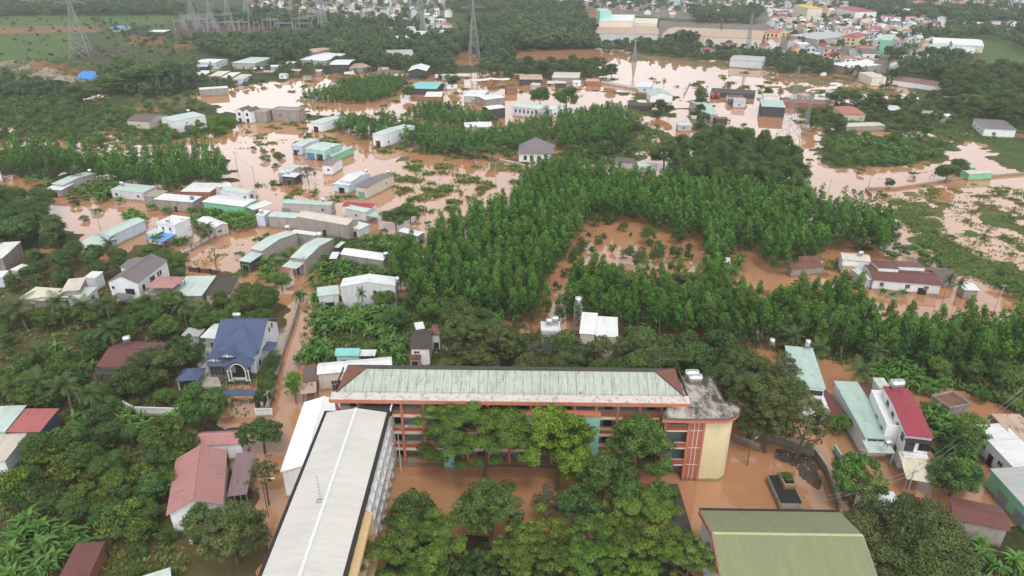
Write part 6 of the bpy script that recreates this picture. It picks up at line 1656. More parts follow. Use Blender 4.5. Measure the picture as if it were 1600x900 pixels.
for a in ((338, 421, 7, 'leaning dark utility pole at the iron fence by the flooded lane', 1, .12, M_WOOD), (131, 641, 8, 'utility pole among the garden palms near the white wall', 1, -.1), (664, 338, 8, 'thin pole standing in the open flood right of the leafy flood trees', 1), (775, 283, 8, 'thin pole in the flood near the plantation corner', 1), (684, 238, 9, 'pole in front of the young grove at the flood', 1), (606, 222, 8, 'pole beside the tall narrow white house', 1), (536, 203, 8, 'pole at the grove end beside the white roofed house', 1), (1291, 308, 7, 'leaning thin pole in the flood beyond the dark trees', 1, .15), (1357, 292, 5, 'short post where the dark field walls meet', 0), (1555, 480, 7, 'pole beside the flooded track at the far right', 1, .1), (371, 265, 8, 'thin pole standing in the flood behind the cluster', 1), (399, 290, 8, 'second thin pole in the flood behind the cluster', 1), (478, 435, 7, 'pole at the start of the lane near the bent roof', 1), (463, 618, 7, 'concrete pole at the lane corner beside the villa wall', 1), (1416, 775, 6, 'short pole with wires at the carport', 1), (157, 358, 6, 'thin pole at the flooded pool', 1), (447, 312, 5, 'post beside the long grey flood house', 0), (423, 648, 6, 'pole against the white villa corner wall', 1)): pole(*a)
for x, y, h, lab in ((627, 738, 9, 'curved white lamp post at the corner of the school yard'), (1167, 728, 5, 'black lamp post in the flooded right school yard'), (420, 808, 8, 'black lamp post beside the lane left of the wing')): pole(x, y, h, lab, lamp=True, mat=M_DFRAME if 'black' in lab else M_FRAME, r=.1)

# power lines between the pylons
def wires(a, ha, b, hb, sag, label, offs=(-6, 0, 6), r=.07):
    t = thing('power_line', label, 'power line', U(*a, 0)); o = t.location; A, B = U(*a, 0) - o, U(*b, 0) - o
    d = (B - A).normalized(); n = Vector((-d.y, d.x, 0))
    for q in offs:
        mb = MB(); pts = []
        for k in range(15):
            f = k / 14; p = A.lerp(B, f) + n * q; p.z = ha * (1 - f) + hb * f - sag * 4 * f * (1 - f); pts.append(p)
        mb.tube(pts, r, 4); mb.build('cable', M_IRON, t)
wires((130, 91), 56, (302, 36), 36, 9, 'power cables from the far left pylon to the substation', r=.12)
wires((741, 96), 52, (506, 50), 38, 12, 'power cables from the pond pylon to the substation', r=.12)
wires((741, 96), 52, (1228, 227), 30, 9, 'power cables from the pond pylon to the dark pylon', (-4, 4), .06)

for a, ha, b, hb, lab in (((463, 618), 6.6, (423, 648), 5.6, 'short span of cable between the two poles at the villa corner'), ((463, 618), 6.6, (478, 435), 6.4, 'cables running along the flooded lane past the villa'), ((1416, 775), 5.6, (1600, 640), 7, 'cables from the carport pole towards the white walled street'), ((1416, 775), 5.6, (1240, 850), 9, 'cables from the carport pole over the olive hall'), ((338, 421), 6.5, (478, 435), 6.4, 'cables from the leaning pole across the flooded lane'), ((606, 222), 7.4, (684, 238), 8.4, 'cables between the two poles before the young grove'), ((684, 238), 8.4, (775, 283), 7.4, 'cables from the grove pole to the plantation corner'), ((371, 265), 7.4, (399, 290), 7.4, 'cable between the two thin flood poles')):
    wires(a, ha, b, hb, .9, lab, (-.4, .4), .028)
# ---------------------------------------------------------------- other things
def wing_canopy(x, y, flip, label):
    t = thing('wing_canopy', label, 'canopy', U(x, y, 0), .15)
    t.scale = (-.55 if flip else .55, .55, .6)
    mb = MB(); pl = []
    for k in range(8):
        f0, f1 = k / 8, (k + 1) / 8; zz = lambda f: 11 - 2.2 * f + 3.2 * f * f
        pl.append([(-14 + 24 * f0, -5, zz(f0)), (-14 + 24 * f1, -5, zz(f1)), (-14 + 24 * f1, 5, zz(f1)), (-14 + 24 * f0, 5, zz(f0))])
    mb.slab(pl, .5); mb.build('roof', R('white', 1), t)
    for yy in (-3, 0, 3):
        mb = MB(); mb.tube([(8, yy, -.5), (7, yy, 4), (4, yy, 7.5), (-3, yy, 9.9)], [.7, .6, .5, .3], 6); mb.build('strut', plain_mat('brown_steel', (.22, .13, .08)), t)
wing_canopy(754, 140, False, 'left white wing-shaped canopy on curved brown struts'); wing_canopy(778, 139, True, 'right white wing-shaped canopy on curved brown struts')
for p_ in (U(754, 140), U(778, 139)): FOOT.append((p_ - Vector((0, 6, 0)), 0, 30, 14, 1)); 
CLEAR.append((np.array([(735, 120), (800, 118), (800, 142), (740, 142)]), U(754, 145).y))
t = thing('tarp_heap', 'heap under a bright blue tarpaulin by the far left path', 'heap', U(140, 124, 0))
mb = MB(); n = 18
for j in range(6):
    for i in range(n):
        a0, a1 = 6.283 * i / n, 6.283 * (i + 1) / n; q = lambda a, e: (8.5 * math.cos(a) * math.cos(e) * (1 + .08 * math.sin(3 * a)), 6 * math.sin(a) * math.cos(e), 5.5 * math.sin(e) * (1 + .1 * math.sin(2 * a + 1)))
        e0_, e1_ = j * math.pi / 12, (j + 1) * math.pi / 12
        mb.poly([q(a0, e0_), q(a1, e0_), q(a1, e1_), q(a0, e1_)])
mb.build('tarpaulin', plain_mat('blue_tarp', (.06, .24, .60), .5), t, True); mb = MB(); mb.box(-8, -5.5, -.5, 8, 5.5, .3); mb.build('timber_base', M_WOOD, t)
FOOT.append((t.location.copy() - Vector((0, 7, 0)), 0, 18, 14, 1)); CLEAR.append((np.array([(128, 116), (134, 112), (146, 112), (152, 118), (150, 124), (130, 124)]), t.location.y))

def truck(x, y, rz, label, body, cab, box=False):
    p = U(x, y, 0); t = thing('truck', label, 'truck', (p.x, p.y, .15), rz, None)
    mb = MB(); mb.box(-3.6, -1.2, 1.0, 2.0, 1.2, 3.2 if box else 2.5); mb.box(-3.7, -.5, .6, 3.8, .5, 1.0); mb.build('cargo_body', body, t)
    mb = MB(); mb.slab([[(2.2, -1.15, 2.9), (3.3, -1.15, 2.9), (3.3, 1.15, 2.9), (2.2, 1.15, 2.9)]], .9); mb.box(2.2, -1.15, .7, 3.9, 1.15, 2.0); mb.build('cab', cab, t)
    mb = MB(); mb.poly([(3.92, -1.0, 2.02), (3.92, 1.0, 2.02), (3.32, 1.0, 2.8), (3.32, -1.0, 2.8)]); mb.build('windscreen', M_GLASS, t)
    for wx in (-2.6, -1.5, 3.0):
        for s in (-1, 1): mb = MB(); mb.tube([(wx, s * 1.2, .45), (wx, s * .9, .45)], .48, 10); mb.build('wheel', plain_mat('tyre', (.02, .02, .02), .9), t)
redp, grn, wht, gry, blu = plain_mat('truck_red', (.30, .05, .04), .5), plain_mat('truck_green', (.08, .25, .09), .5), plain_mat('truck_white', (.7, .7, .7), .4), plain_mat('truck_grey', (.16, .17, .18), .5), plain_mat('truck_blue', (.05, .13, .3), .5)
truck(1113, 153, 1.4, 'dark red truck, left one of two parked by the flooded road', redp, gry); truck(1121, 153, 1.4, 'dark red truck, right one of two parked by the flooded road', redp, redp)
truck(1146, 163, .2, 'grey truck parked in the flooded yard', gry, wht, True); truck(1157, 163, .2, 'green cabbed truck in the flooded yard', gry, grn, True)
truck(546, 118, .1, 'white pickup truck in the water by the dark barn', wht, wht); truck(688, 124, .1, 'white covered truck near the dark open shed', wht, wht, True); truck(863, 133, .0, 'white truck on the flooded bank track', wht, wht)
truck(219, 57, .1, 'blue truck in the far left field', blu, blu, True)
# ---------------------------------------------------------------- single big trees, each where it stands
def tree_at(kind, cx, cy, rpx, h, label, group=None, zc=.6, wide=1.0):
    """crown centre and half width read from the photo, height in metres"""
    p = U(cx, cy, h * zc); _, _, dep = proj(p)
    k = K[kind]; wm_ = rpx * float(dep[0]) / F * wide * (1.14 if kind == 'feather' else .98); s = wm_ / k.w
    t = plant(kind, p.x, p.y, s, h / k.h, label, group)
    if cy > 430 and rpx > 24 and kind in FULL:      # near trees get foliage of their own, with leaves of true size
        v, tt = FULL[kind](np.random.RandomState(int(cx * 7 + cy)), h, wm_)
        me = quads_mesh('crown', v / np.array([s, s, h / k.h]), tt, k.mat)
        c = [q for q in t.children if q.name.startswith(k.part)][0]; c.data = me
    return t
FULL = dict(
 feather=lambda r, h, w: layered_np(r, h, w * .92, int(17 * w), 230, .36),
 bright=lambda r, h, w: round_np(r, h, w, int(19 * w), 150, .40, cr=.17, light=.25, zc=.56, vz=.46, lobes=10),
 dark=lambda r, h, w: round_np(r, h, w, int(19 * w), 150, .36, cr=.18, light=.15, lobes=9),
 mid=lambda r, h, w: round_np(r, h, w, int(18 * w), 140, .36, cr=.17, light=.35, lobes=9),
 olive=lambda r, h, w: round_np(r, h, w, int(22 * w), 170, .32, cr=.14, light=.3, lobes=11),
 grey=lambda r, h, w: round_np(r, h, w, int(20 * w), 130, .30, cr=.2, lobes=7))
BIG = [
 ('feather', 755, 686, 78, 16, 'wide dark feathery tree in the school yard in front of the teal frame'),
 ('bright', 872, 690, 64, 18, 'bright green tree standing against the middle of the school block'),
 ('mid', 1000, 702, 60, 15, 'feathery tree before the right half of the school block'),
 ('dark', 765, 802, 60, 12, 'dense blue green tree in the middle of the school yard'),
 ('grey', 858, 785, 33, 9, 'greyish tree with pale pinkish top between the yard trees'),
 ('dark', 944, 748, 58, 13, 'dark feathery tree at the centre right of the yard'),
 ('dark', 905, 805, 46, 10, 'dark tree between the greyish tree and the tallest feathery one'),
 ('mid', 985, 785, 46, 11, 'green tree behind the tallest light green feathery one'),
 ('feather', 800, 880, 44, 9, 'olive feathery tree below the blue green tree of the yard'),
 ('dark', 700, 895, 34, 7, 'dark low tree at the bottom edge between wing and yard'),
 ('olive', 1205, 655, 44, 13, 'olive tree leaning over the rubble corner wall'),
 ('olive', 1232, 628, 40, 14, 'olive tree in front of the white lower roof'),
 ('olive', 1155, 578, 42, 12, 'olive tree behind the tallest one at the rounded school end'),
 ('mid', 1034, 782, 36, 8, 'small teal green tree by the dark strip of the yard'),
 ('feather', 1010, 842, 62, 14, 'tallest light green feathery tree at the bottom of the yard'),
 ('feather', 930, 880, 56, 12, 'light green feathery tree just left of the tallest one at the yard bottom'),
 ('feather', 1072, 884, 46, 11, 'light green feathery tree touching the olive hall gable'),
 ('feather', 990, 930, 50, 10, 'light green feathery tree cut by the bottom edge of the yard'),
 ('feather', 850, 870, 60, 10, 'olive green feathery tree near the middle of the yard bottom'),
 ('feather', 652, 868, 66, 11, 'light green feathery tree beside the school wing'),
 ('dark', 645, 806, 46, 8, 'low dark tree behind the light green one at the wing'),
 ('dark', 748, 890, 34, 6, 'dark small tree at the bottom edge of the yard'),
 ('olive', 1180, 628, 66, 15, 'tall dark olive tree right beside the rounded school end'),
 ('olive', 1255, 665, 46, 14, 'tall olive tree with bare trunk by the rubble corner'),
 ('dark', 1132, 603, 44, 12, 'dark tree behind the rounded school roof'),
 ('olive', 1218, 590, 42, 13, 'olive tree before the broad pale green roof'),
 ('mid', 1342, 745, 48, 11, 'open crowned slender tree beside the yard wall'),
 ('dark', 1495, 742, 46, 8, 'dark round tree in front of the carport'),
 ('olive', 1425, 850, 106, 12, 'huge olive green tree at the bottom right'),
 ('mid', 1516, 680, 34, 10, 'loose tree above the white walled street house'),
 ('bright', 1317, 660, 18, 5, 'small bright round tree on the pergola roof'),
 ('bush', 1340, 800, 14, 3, 'small round bush by the yard wall foot'),
 ('mid', 316, 636, 43, 10, 'big round green tree in front of the villa'),
 ('mid', 258, 682, 42, 8, 'round fruit tree left of the pink roof'),
 ('dark', 408, 676, 38, 8, 'dark tree behind the pink roofed bungalow'),
 ('olive', 411, 742, 30, 11, 'slim yellow olive tree at the lane beside the wing'),
 ('olive', 362, 838, 70, 10, 'wide olive yellow tree hiding the front of the bungalow'),
 ('dark', 320, 812, 34, 6, 'dark flat branched tree at the bungalow gable'),
 ('bright', 458, 600, 18, 8, 'light green tree at the lane behind the white annex'),
 ('mid', 398, 466, 38, 9, 'round green tree behind the blue villa'),
 ('mid', 438, 434, 20, 6, 'round green tree beside the bent roof porch'),
 ('dark', 215, 590, 40, 7, 'spreading tree before the old house'),
 ('olive', 240, 570, 48, 8, 'light olive tree covering the old house corner'),
 ('dark', 290, 545, 32, 8, 'dark tree between the old house and the villa'),
 ('dark', 152, 536, 26, 7, 'dark tree left of the old house roof'),
 ('dark', 226, 120, 52, 16, 'largest dark tree of the far left cluster'),
 ('dark', 190, 106, 24, 16, 'tall dark tree at the left of the far left cluster'),
 ('dark', 262, 112, 26, 17, 'tall dark tree at the right of the far left cluster'),
 ('dark', 170, 130, 24, 12, 'smaller tree below the far left cluster'),
 ('dark', 125, 145, 30, 10, 'brownish broad tree by the left path puddles'),
 ('mid', 844, 148, 17, 14, 'left tall tree of the pair behind the large white house'),
 ('mid', 886, 152, 22, 14, 'right tall tree of the pair behind the large white house'),
 ('dark', 710, 126, 11, 9, 'dark round tree near the left winged canopy'),
 ('dark', 640, 142, 13, 8, 'dark round tree by the turquoise shed'),
 ('dark', 956, 110, 12, 12, 'dark tree at the edge of the big flood'),
 ('dark', 1040, 240, 26, 12, 'round dark tree at the left end of the tall dark trees'),
 ('grey', 480, 270, 17, 7, 'brownish bushy tree in the open flood beside the small pale roofs'),
 ('mid', 618, 338, 24, 8, 'leafy tree standing in the flood right of the red roof'),
 ('mid', 640, 330, 18, 7, 'second leafy tree in the flood right of the red roof'),
 ('dark', 1482, 268, 20, 8, 'dark bushy tree beside the mint box shed'),
 ('dark', 1500, 258, 14, 7, 'loose tree between the box sheds and the dark bushy one'),
 ('dark', 1391, 285, 8, 5, 'small dark tree standing alone in the right flood'),
 ('dark', 1400, 150, 0, 0, ''),
 ('dark', 1310, 150, 15, 10, 'dark round tree on the green bank before the town'),
 ('dark', 1330, 152, 18, 11, 'second dark round tree on the green bank before the town'),
 ('dark', 1370, 158, 20, 11, 'third dark round tree on the green bank before the town'),
 ('dark', 1450, 205, 9, 7, 'small dark tree at the muddy right channel'),
 ('grey', 852, 552, 34, 9, 'grey green tree half hiding the low white house behind the school'),
 ('grey', 900, 556, 26, 8, 'thin grey green tree before the cream two storey house'),
 ('olive', 940, 556, 34, 9, 'olive tree covering the foot of the cream two storey house'),
 ('olive', 988, 552, 34, 9, 'olive tree right of the cream two storey house'),
 ('olive', 724, 532, 42, 12, 'tall olive tree right of the shack behind the school'),
 ('olive', 778, 540, 40, 11, 'second tall olive tree right of the shack behind the school'),
 ('dark', 1040, 556, 34, 10, 'dark tree behind the right half of the school roof'),
 ('dark', 1092, 148, 8, 8, 'first dark tree from the far end along the flooded straight road'),
 ('dark', 1094, 160, 9, 8, 'second dark tree from the far end along the flooded straight road'),
 ('dark', 1095, 173, 9, 8, 'third dark tree from the far end along the flooded straight road'),
 ('dark', 1097, 186, 9, 8, 'nearest dark tree along the flooded straight road'),
 ('dark', 1034, 164, 9, 8, 'dark tree in front of the double gabled mint house'),
 ('dark', 1046, 172, 8, 7, 'dark tree at the corner of the flooded straight road'),
 ('dark', 1200, 144, 8, 7, 'dark tree behind the mint roofed open barn')]
BIG = [b for b in BIG if isinstance(b, tuple)]
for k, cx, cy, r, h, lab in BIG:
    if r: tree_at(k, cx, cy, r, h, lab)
# hedge-like trees beside the villa drive
for i, (x, y) in enumerate(((423, 572), (419, 588), (416, 604), (412, 620), (426, 560))):
    tree_at('dark', x, y, 15, 4.5, 'dense dark trimmed tree in the row along the villa drive', 'trimmed trees along the villa drive')
PALMS = [(30, 480, 38), (90, 475, 30), (130, 480, 30), (165, 478, 26), (60, 600, 30), (100, 605, 30), (20, 610, 26), (140, 620, 26), (170, 520, 24), (285, 478, 24), (170, 382, 18), (310, 358, 18), (325, 356, 15), (118, 270, 12),
 (1240, 525, 24), (1280, 545, 26), (1345, 580, 32), (1320, 520, 22), (1350, 500, 22), (1370, 550, 22), (1482, 440, 14), (1500, 445, 14), (1325, 440, 14), (1295, 460, 16), (60, 555, 24), (1038, 128, 6)]
for x, y, r in PALMS:
    side = 'in the left gardens' if x < 400 else 'on the right of the plantation'
    tree_at('palm', x, y, r, 7.0 if y > 400 else 6.5, 'coconut palm with drooping feathery fronds ' + side, 'coconut palms ' + side, zc=.9)
t = tree_at('palm', 565, 462, 12, 6.5, 'small upright palm before the big grey two storey house', zc=.95)
# young bushes of the flooded orchard, each standing in the water
ORCH = [(930, 345, 12), (950, 345, 8), (985, 330, 12), (1019, 333, 12), (1024, 347, 8), (952, 338, 14), (973, 354, 10), (921, 365, 5), (912, 379, 11), (935, 375, 9), (944, 368, 6), (958, 387, 7), (986, 366, 3), (1011, 368, 16), (1015, 380, 8), (1057, 369, 14), (1077, 386, 7), (1032, 386, 12), (1001, 393, 9), (980, 397, 13), (1027, 402, 15), (1058, 397, 14), (1075, 400, 9), (1000, 408, 14), (878, 393, 13), (898, 398, 13), (893, 404, 8), (862, 420, 9), (881, 426, 8), (870, 448, 8), (928, 395, 10), (905, 388, 8), (1048, 412, 8), (893, 425, 8)]
for x, y, r in ORCH:
    tree_at('bush', x, y, r, max(2.2, 5.8 * r / 13), 'dark round fruit bush standing in the flooded orchard pond', 'bushes in the flooded orchard', zc=.42)

# ---------------------------------------------------------------- open water and yards that stay clear of leaves
OPEN = [
 [(915, 337), (960, 335), (1000, 341), (1040, 356), (1095, 374), (1103, 392), (1092, 410), (1070, 416), (1000, 412), (960, 403), (905, 395), (890, 410), (885, 430), (872, 450), (854, 452), (856, 432), (870, 406), (895, 380), (912, 360)],
 [(1148, 380), (1188, 384), (1188, 391), (1152, 390)], [(1140, 422), (1165, 408), (1225, 420), (1232, 440), (1180, 438)], [(1290, 380), (1360, 386), (1368, 398), (1290, 394)],
 [(352, 420), (375, 360), (400, 345), (402, 372), (380, 410), (358, 424)], [(300, 412), (345, 378), (395, 345), (398, 350), (372, 395), (350, 422), (300, 418)],
 [(60, 330), (110, 310), (172, 330), (168, 348), (120, 364), (80, 350)], [(5, 282), (70, 278), (70, 292), (0, 296)],
 [(360, 252), (470, 280), (520, 300), (640, 300), (700, 320), (690, 345), (655, 352), (650, 320), (600, 312), (500, 312), (400, 290), (358, 275)],
 [(600, 240), (820, 262), (800, 285), (730, 318), (690, 330), (620, 290), (610, 262)], [(370, 200), (470, 190), (560, 210), (620, 240), (600, 260), (560, 220), (470, 215), (440, 225), (420, 240), (380, 245)],
 [(1272, 268), (1480, 256), (1440, 282), (1360, 288), (1300, 306), (1280, 292)], [(1510, 230), (1560, 235), (1580, 270), (1540, 276), (1500, 250)], [(1400, 300), (1600, 290), (1600, 390), (1500, 330)],
 [(480, 445), (494, 440), (484, 520), (460, 556), (440, 650), (432, 720), (416, 700), (428, 640), (438, 578), (456, 520), (468, 480)],
 [(370, 158), (420, 140), (530, 124), (540, 128), (470, 140), (465, 156), (520, 168), (600, 176), (590, 182), (480, 172), (375, 170)], [(560, 154), (655, 152), (632, 172), (575, 170)], [(705, 82), (745, 82), (744, 103), (706, 103)],
 [(800, 80), (960, 78), (1060, 95), (1290, 112), (1400, 122), (1300, 142), (1120, 128), (1060, 180), (1050, 260), (1000, 262), (1030, 200), (1040, 130), (960, 120), (940, 93), (840, 95), (800, 94)],
 [(1070, 135), (1085, 135), (1075, 185), (1060, 185)], [(1150, 175), (1230, 185), (1215, 220), (1170, 205)], [(1245, 230), (1285, 235), (1285, 255), (1265, 262), (1245, 240)], [(1000, 185), (1060, 180), (1060, 215), (990, 230)],
 [(640, 735), (700, 735), (690, 800), (655, 780), (630, 790)], [(1135, 700), (1200, 700), (1305, 790), (1300, 798), (1080, 798), (1070, 758), (1130, 752)], [(1290, 690), (1330, 720), (1350, 726), (1390, 740), (1420, 770), (1390, 775), (1340, 720)],
 [(1530, 700), (1575, 730), (1610, 800), (1560, 810), (1490, 770)], [(345, 590), (400, 600), (400, 622), (345, 620)], [(318, 548), (332, 532), (330, 565), (344, 600), (308, 600), (318, 572)], [(432, 522), (460, 514), (442, 556), (430, 590)], [(170, 680), (215, 685), (212, 716), (180, 716)], [(225, 850), (240, 840), (300, 850), (300, 885), (230, 895)],
 [(850, 160), (870, 160), (870, 200)], [(1365, 447), (1400, 460), (1390, 472), (1355, 458)], [(1360, 470), (1500, 445), (1480, 395), (1590, 470), (1560, 480)], [(30, 500), (130, 505), (130, 540), (30, 540)], [(1180, 150), (1150, 180), (1100, 185), (1140, 160)],
]
OPEN = [(np.array(p, float), -1.0) for p in OPEN]

def blocked(P, h, w, rng, thr=.3):
    """which planting points would hide something the place keeps open, or stand in a building"""
    n = len(P); bad = np.zeros(n, bool)
    for o, rz, W, D, mg in FOOT:
        c, s = math.cos(-rz), math.sin(-rz)
        dx, dy = P[:, 0] - o.x, P[:, 1] - o.y
        lx, ly = dx * c - dy * s, dx * s + dy * c
        m_ = mg + w * .35
        bad |= (np.abs(lx) < W / 2 + m_) & (ly > -m_) & (ly < D + m_)
    offs = [(0, 0, .3), (-.7, 0, .5), (.7, 0, .5), (-.8, 0, .75), (.8, 0, .75), (0, 0, .6), (0, 0, .8), (0, 0, 1.0), (-.45, 0, .92), (.45, 0, .92)]
    cnt = np.zeros(n)
    for ox, oy, oz in offs:
        q = P.copy(); q[:, 0] += ox * w; q[:, 2] = oz * h
        px, py, _ = proj(q)
        hit = np.zeros(n, bool)
        for poly, dist in OPEN: hit |= inpoly(px, py, poly)
        for poly, dist in CLEAR: hit |= inpoly(px, py, poly) & (P[:, 1] < dist)
        cnt += hit
    return bad | (cnt > thr * len(offs))

def scatter(poly, sp, z, rng, jit=.42):
    w = wpoly(poly, z); x0, y0 = w.min(0); x1, y1 = w.max(0)
    a = rng.rand() * .6
    L_ = max(x1 - x0, y1 - y0) * .8; g = np.arange(-L_, L_, sp)
    X, Y = np.meshgrid(g, g); X = X.ravel() + rng.uniform(-jit, jit, X.size) * sp; Y = Y.ravel() + rng.uniform(-jit, jit, Y.size) * sp
    cx, cy = (x0 + x1) / 2, (y0 + y1) / 2
    px, py = cx + X * math.cos(a) - Y * math.sin(a), cy + X * math.sin(a) + Y * math.cos(a)
    m_ = inpoly(px, py, w)
    return np.stack([px[m_], py[m_], np.zeros(m_.sum())], 1)

rz_ = np.random.RandomState(21)
PLACED = {}      # kind -> list of (x, y, scale, height scale, label, group)
def zone(kind, poly, sp, z, label, group, smin=.8, smax=1.2, thr=.3, hmul=1.0, force=None):
    P = scatter(poly, sp, z, rz_, .3 if kind == 'acacia' else .42)
    if not len(P): return
    k = K[kind]
    S = rz_.uniform(smin, smax, len(P)); bad = np.zeros(len(P), bool)
    bad = blocked(P, k.h * (smin + smax) / 2 * hmul, k.w * (smin + smax) / 2, rz_, thr)
    for p, s in zip(P[~bad], S[~bad]):
        PLACED.setdefault(kind, []).append((p[0], p[1], s, s * hmul * rz_.uniform(.82, 1.18), label, group))

zone('acacia', [(610, 400), (660, 350), (740, 318), (800, 285), (850, 250), (930, 258), (1010, 268), (1130, 285), (1270, 297), (1330, 310), (1390, 330), (1410, 360), (1395, 372), (1330, 368), (1240, 385), (1240, 440), (1310, 440), (1400, 455), (1500, 470), (1660, 490), (1660, 548), (1500, 545), (1400, 532), (1290, 512), (1180, 505), (1050, 490), (930, 472), (850, 468), (760, 462), (690, 452), (620, 440)], 2.85, 8, 'slender bright green acacia of the dense plantation around the orchard pond', 'acacias of the plantation around the pond', .85, 1.15, .05)
zone('dark', [(640, 400), (850, 280), (1250, 310), (1370, 350), (1250, 380), (1180, 360), (920, 330), (850, 420), (700, 440)], 27, 8, 'darker broad tree standing among the plantation acacias', 'darker trees inside the plantation', .55, .8, .1, 1.25)
zone('mid', [(880, 440), (1100, 440), (1300, 470), (1600, 520), (1400, 525), (1100, 490)], 24, 8, 'broader tree mixed into the front row of acacias', 'broader trees in the front acacia row', .6, .9, .1, 1.2)
zone('acacia', [(-60, 232), (60, 226), (130, 238), (250, 230), (330, 233), (358, 258), (345, 276), (250, 283), (170, 268), (100, 255), (-60, 262)], 4.2, 7, 'acacia in the dark green strip along the left flood', 'acacias of the left strip', .85, 1.25)
zone('acacia', [(470, 147), (500, 130), (560, 122), (620, 118), (640, 128), (600, 150), (560, 156), (500, 154)], 3.3, 3, 'young acacia of the grove beside the bright pond', 'acacias of the grove by the bright pond', .8, 1.1, .3, .6)
zone('acacia', [(632, 166), (680, 160), (740, 172), (778, 186), (770, 197), (700, 192), (640, 177)], 3.3, 3, 'young acacia of the small grove left of the dark walled house', 'acacias of the small grove', .8, 1.1, .3, .6)
zone('acacia', [(520, 184), (600, 178), (640, 190), (700, 200), (770, 205), (850, 182), (960, 165), (985, 178), (1010, 192), (970, 216), (890, 226), (860, 214), (800, 228), (700, 236), (620, 217), (560, 207), (520, 197)], 3.4, 3.5, 'acacia of the long grove left of the grey hipped villa', 'acacias of the long middle grove', .8, 1.15, .3, .68)
zone('dark', [(1020, 228), (1060, 218), (1090, 205), (1150, 197), (1200, 205), (1240, 235), (1270, 268), (1265, 288), (1200, 278), (1100, 270), (1040, 262), (1020, 250)], 6.2, 9, 'tall dark tree of the dense clump behind the plantation', 'tall dark trees of the clump', .8, 1.05, .45, 1.35)
zone('olive', [(690, 500), (760, 492), (830, 520), (900, 545), (960, 545), (1060, 520), (1130, 530), (1190, 545), (1190, 575), (1060, 592), (700, 588)], 9.0, 5, 'olive tree with pale tufts in the row behind the long school block', 'olive trees behind the long school block', .9, 1.25, .3, .85)
zone('dark', [(690, 500), (760, 492), (830, 520), (900, 545), (960, 545), (1060, 520), (1130, 530), (1190, 545), (1190, 575), (1060, 592), (700, 588)], 9.5, 5, 'dark green tree in the row behind the long school block', 'dark trees behind the long school block', .8, 1.15, .3)
zone('mid', [(0, 486), (280, 470), (330, 500), (330, 520), (180, 525), (140, 575), (130, 640), (0, 640)], 6.2, 3, 'garden tree between the palms on the left', 'trees of the left garden', .5, .95)
zone('mid', [(130, 590), (330, 600), (340, 640), (180, 650), (60, 640)], 6.5, 2, 'garden tree beside the white wall', 'trees beside the white garden wall', .45, .8)
zone('yellow', [(0, 730), (90, 690), (190, 680), (300, 690), (300, 760), (255, 800), (265, 850), (220, 840), (150, 815), (0, 795)], 4.8, 3, 'fruit tree with yellow green young leaves in the bottom left orchard', 'fruit trees of the bottom left orchard', .55, 1.25)
zone('dark', [(0, 690), (180, 660), (280, 690), (250, 800), (240, 830), (150, 810), (0, 795)], 5.6, 3, 'dark tree among the yellow tipped fruit trees', 'dark trees of the bottom left orchard', .45, .75)
zone('dark', [(-40, 312), (60, 300), (112, 350), (112, 384), (-40, 384)], 6.5, 5, 'dark dense tree left of the flooded pool', 'dark trees left of the flooded pool', .9, 1.2)
zone('dark', [(0, 405), (120, 395), (190, 402), (215, 390), (165, 440), (90, 450), (0, 450)], 6.0, 3, 'dark garden tree above the pale roof row', 'garden trees above the pale roof row', .5, .85)
zone('mid', [(270, 475), (430, 470), (430, 500), (330, 520), (280, 500)], 6.0, 3, 'tree between the pale roofs and the blue villa', 'trees behind the blue villa', .5, .9)
zone('mid', [(560, 470), (640, 460), (700, 470), (690, 520), (640, 520), (600, 500)], 6.0, 3, 'dark green tree at the plantation end above the shack', 'trees above the shack', .6, .95)
zone('mid', [(1440, 560), (1600, 555), (1600, 640), (1530, 640), (1450, 600)], 6.5, 3, 'green tree in the gardens at the right edge', 'trees at the right garden edge', .5, .9)
zone('shrub', [(1480, 640), (1560, 640), (1590, 655), (1560, 680), (1500, 700)], 5.0, 2, 'low shrub near the street of white walls', 'shrubs near the white walled street', .7, 1.1)
zone('mid', [(1370, 395), (1430, 370), (1470, 400), (1440, 405), (1380, 400)], 5.0, 2, 'low tree at the edge of the right weedy field', 'trees along the right weedy field', .4, .6)
zone('shrub', [(1440, 400), (1490, 410), (1600, 455), (1600, 470), (1500, 425), (1440, 410)], 4.5, 1, 'shrub along the flooded track at the right', 'shrubs along the right track', .7, 1.1)
zone('shrub', [(1430, 370), (1480, 330), (1600, 350), (1600, 450), (1500, 420)], 11.0, 1, 'shrub scattered in the right weedy field', 'shrubs of the right weedy field', .3, .7)
zone('shrub', [(-60, 140), (60, 130), (130, 160), (190, 170), (240, 178), (300, 190), (372, 195), (345, 208), (250, 222), (140, 224), (0, 220), (-60, 222)], 6.5, 1.5, 'dark shrub of the wide scrub on the left bank', 'shrubs of the left bank scrub', .7, 1.35)
zone('shrub', [(200, 150), (300, 146), (322, 160), (330, 180), (250, 176), (205, 170)], 9, 1, 'shrub on the muddy olive ground below the dark tree cluster', 'shrubs below the dark tree cluster', .6, 1.2)
zone('shrub', [(400, 172), (480, 177), (560, 181), (700, 202), (690, 207), (560, 190), (400, 184)], 6, 1, 'low shrub on the grassy strip across the middle flood', 'shrubs of the grassy strip', .4, .8, .6)
zone('shrub', [(1120, 128), (1400, 132), (1400, 150), (1260, 158), (1120, 142)], 12, 1, 'shrub standing in the far flood by the dark sheds', 'shrubs in the far flood', .6, 1.1, .7)
zone('bright', [(300, 190), (372, 188), (372, 206), (300, 208)], 6, 2, 'bright green tree at the end of the left bank scrub', 'bright trees at the left bank', .35, .5)
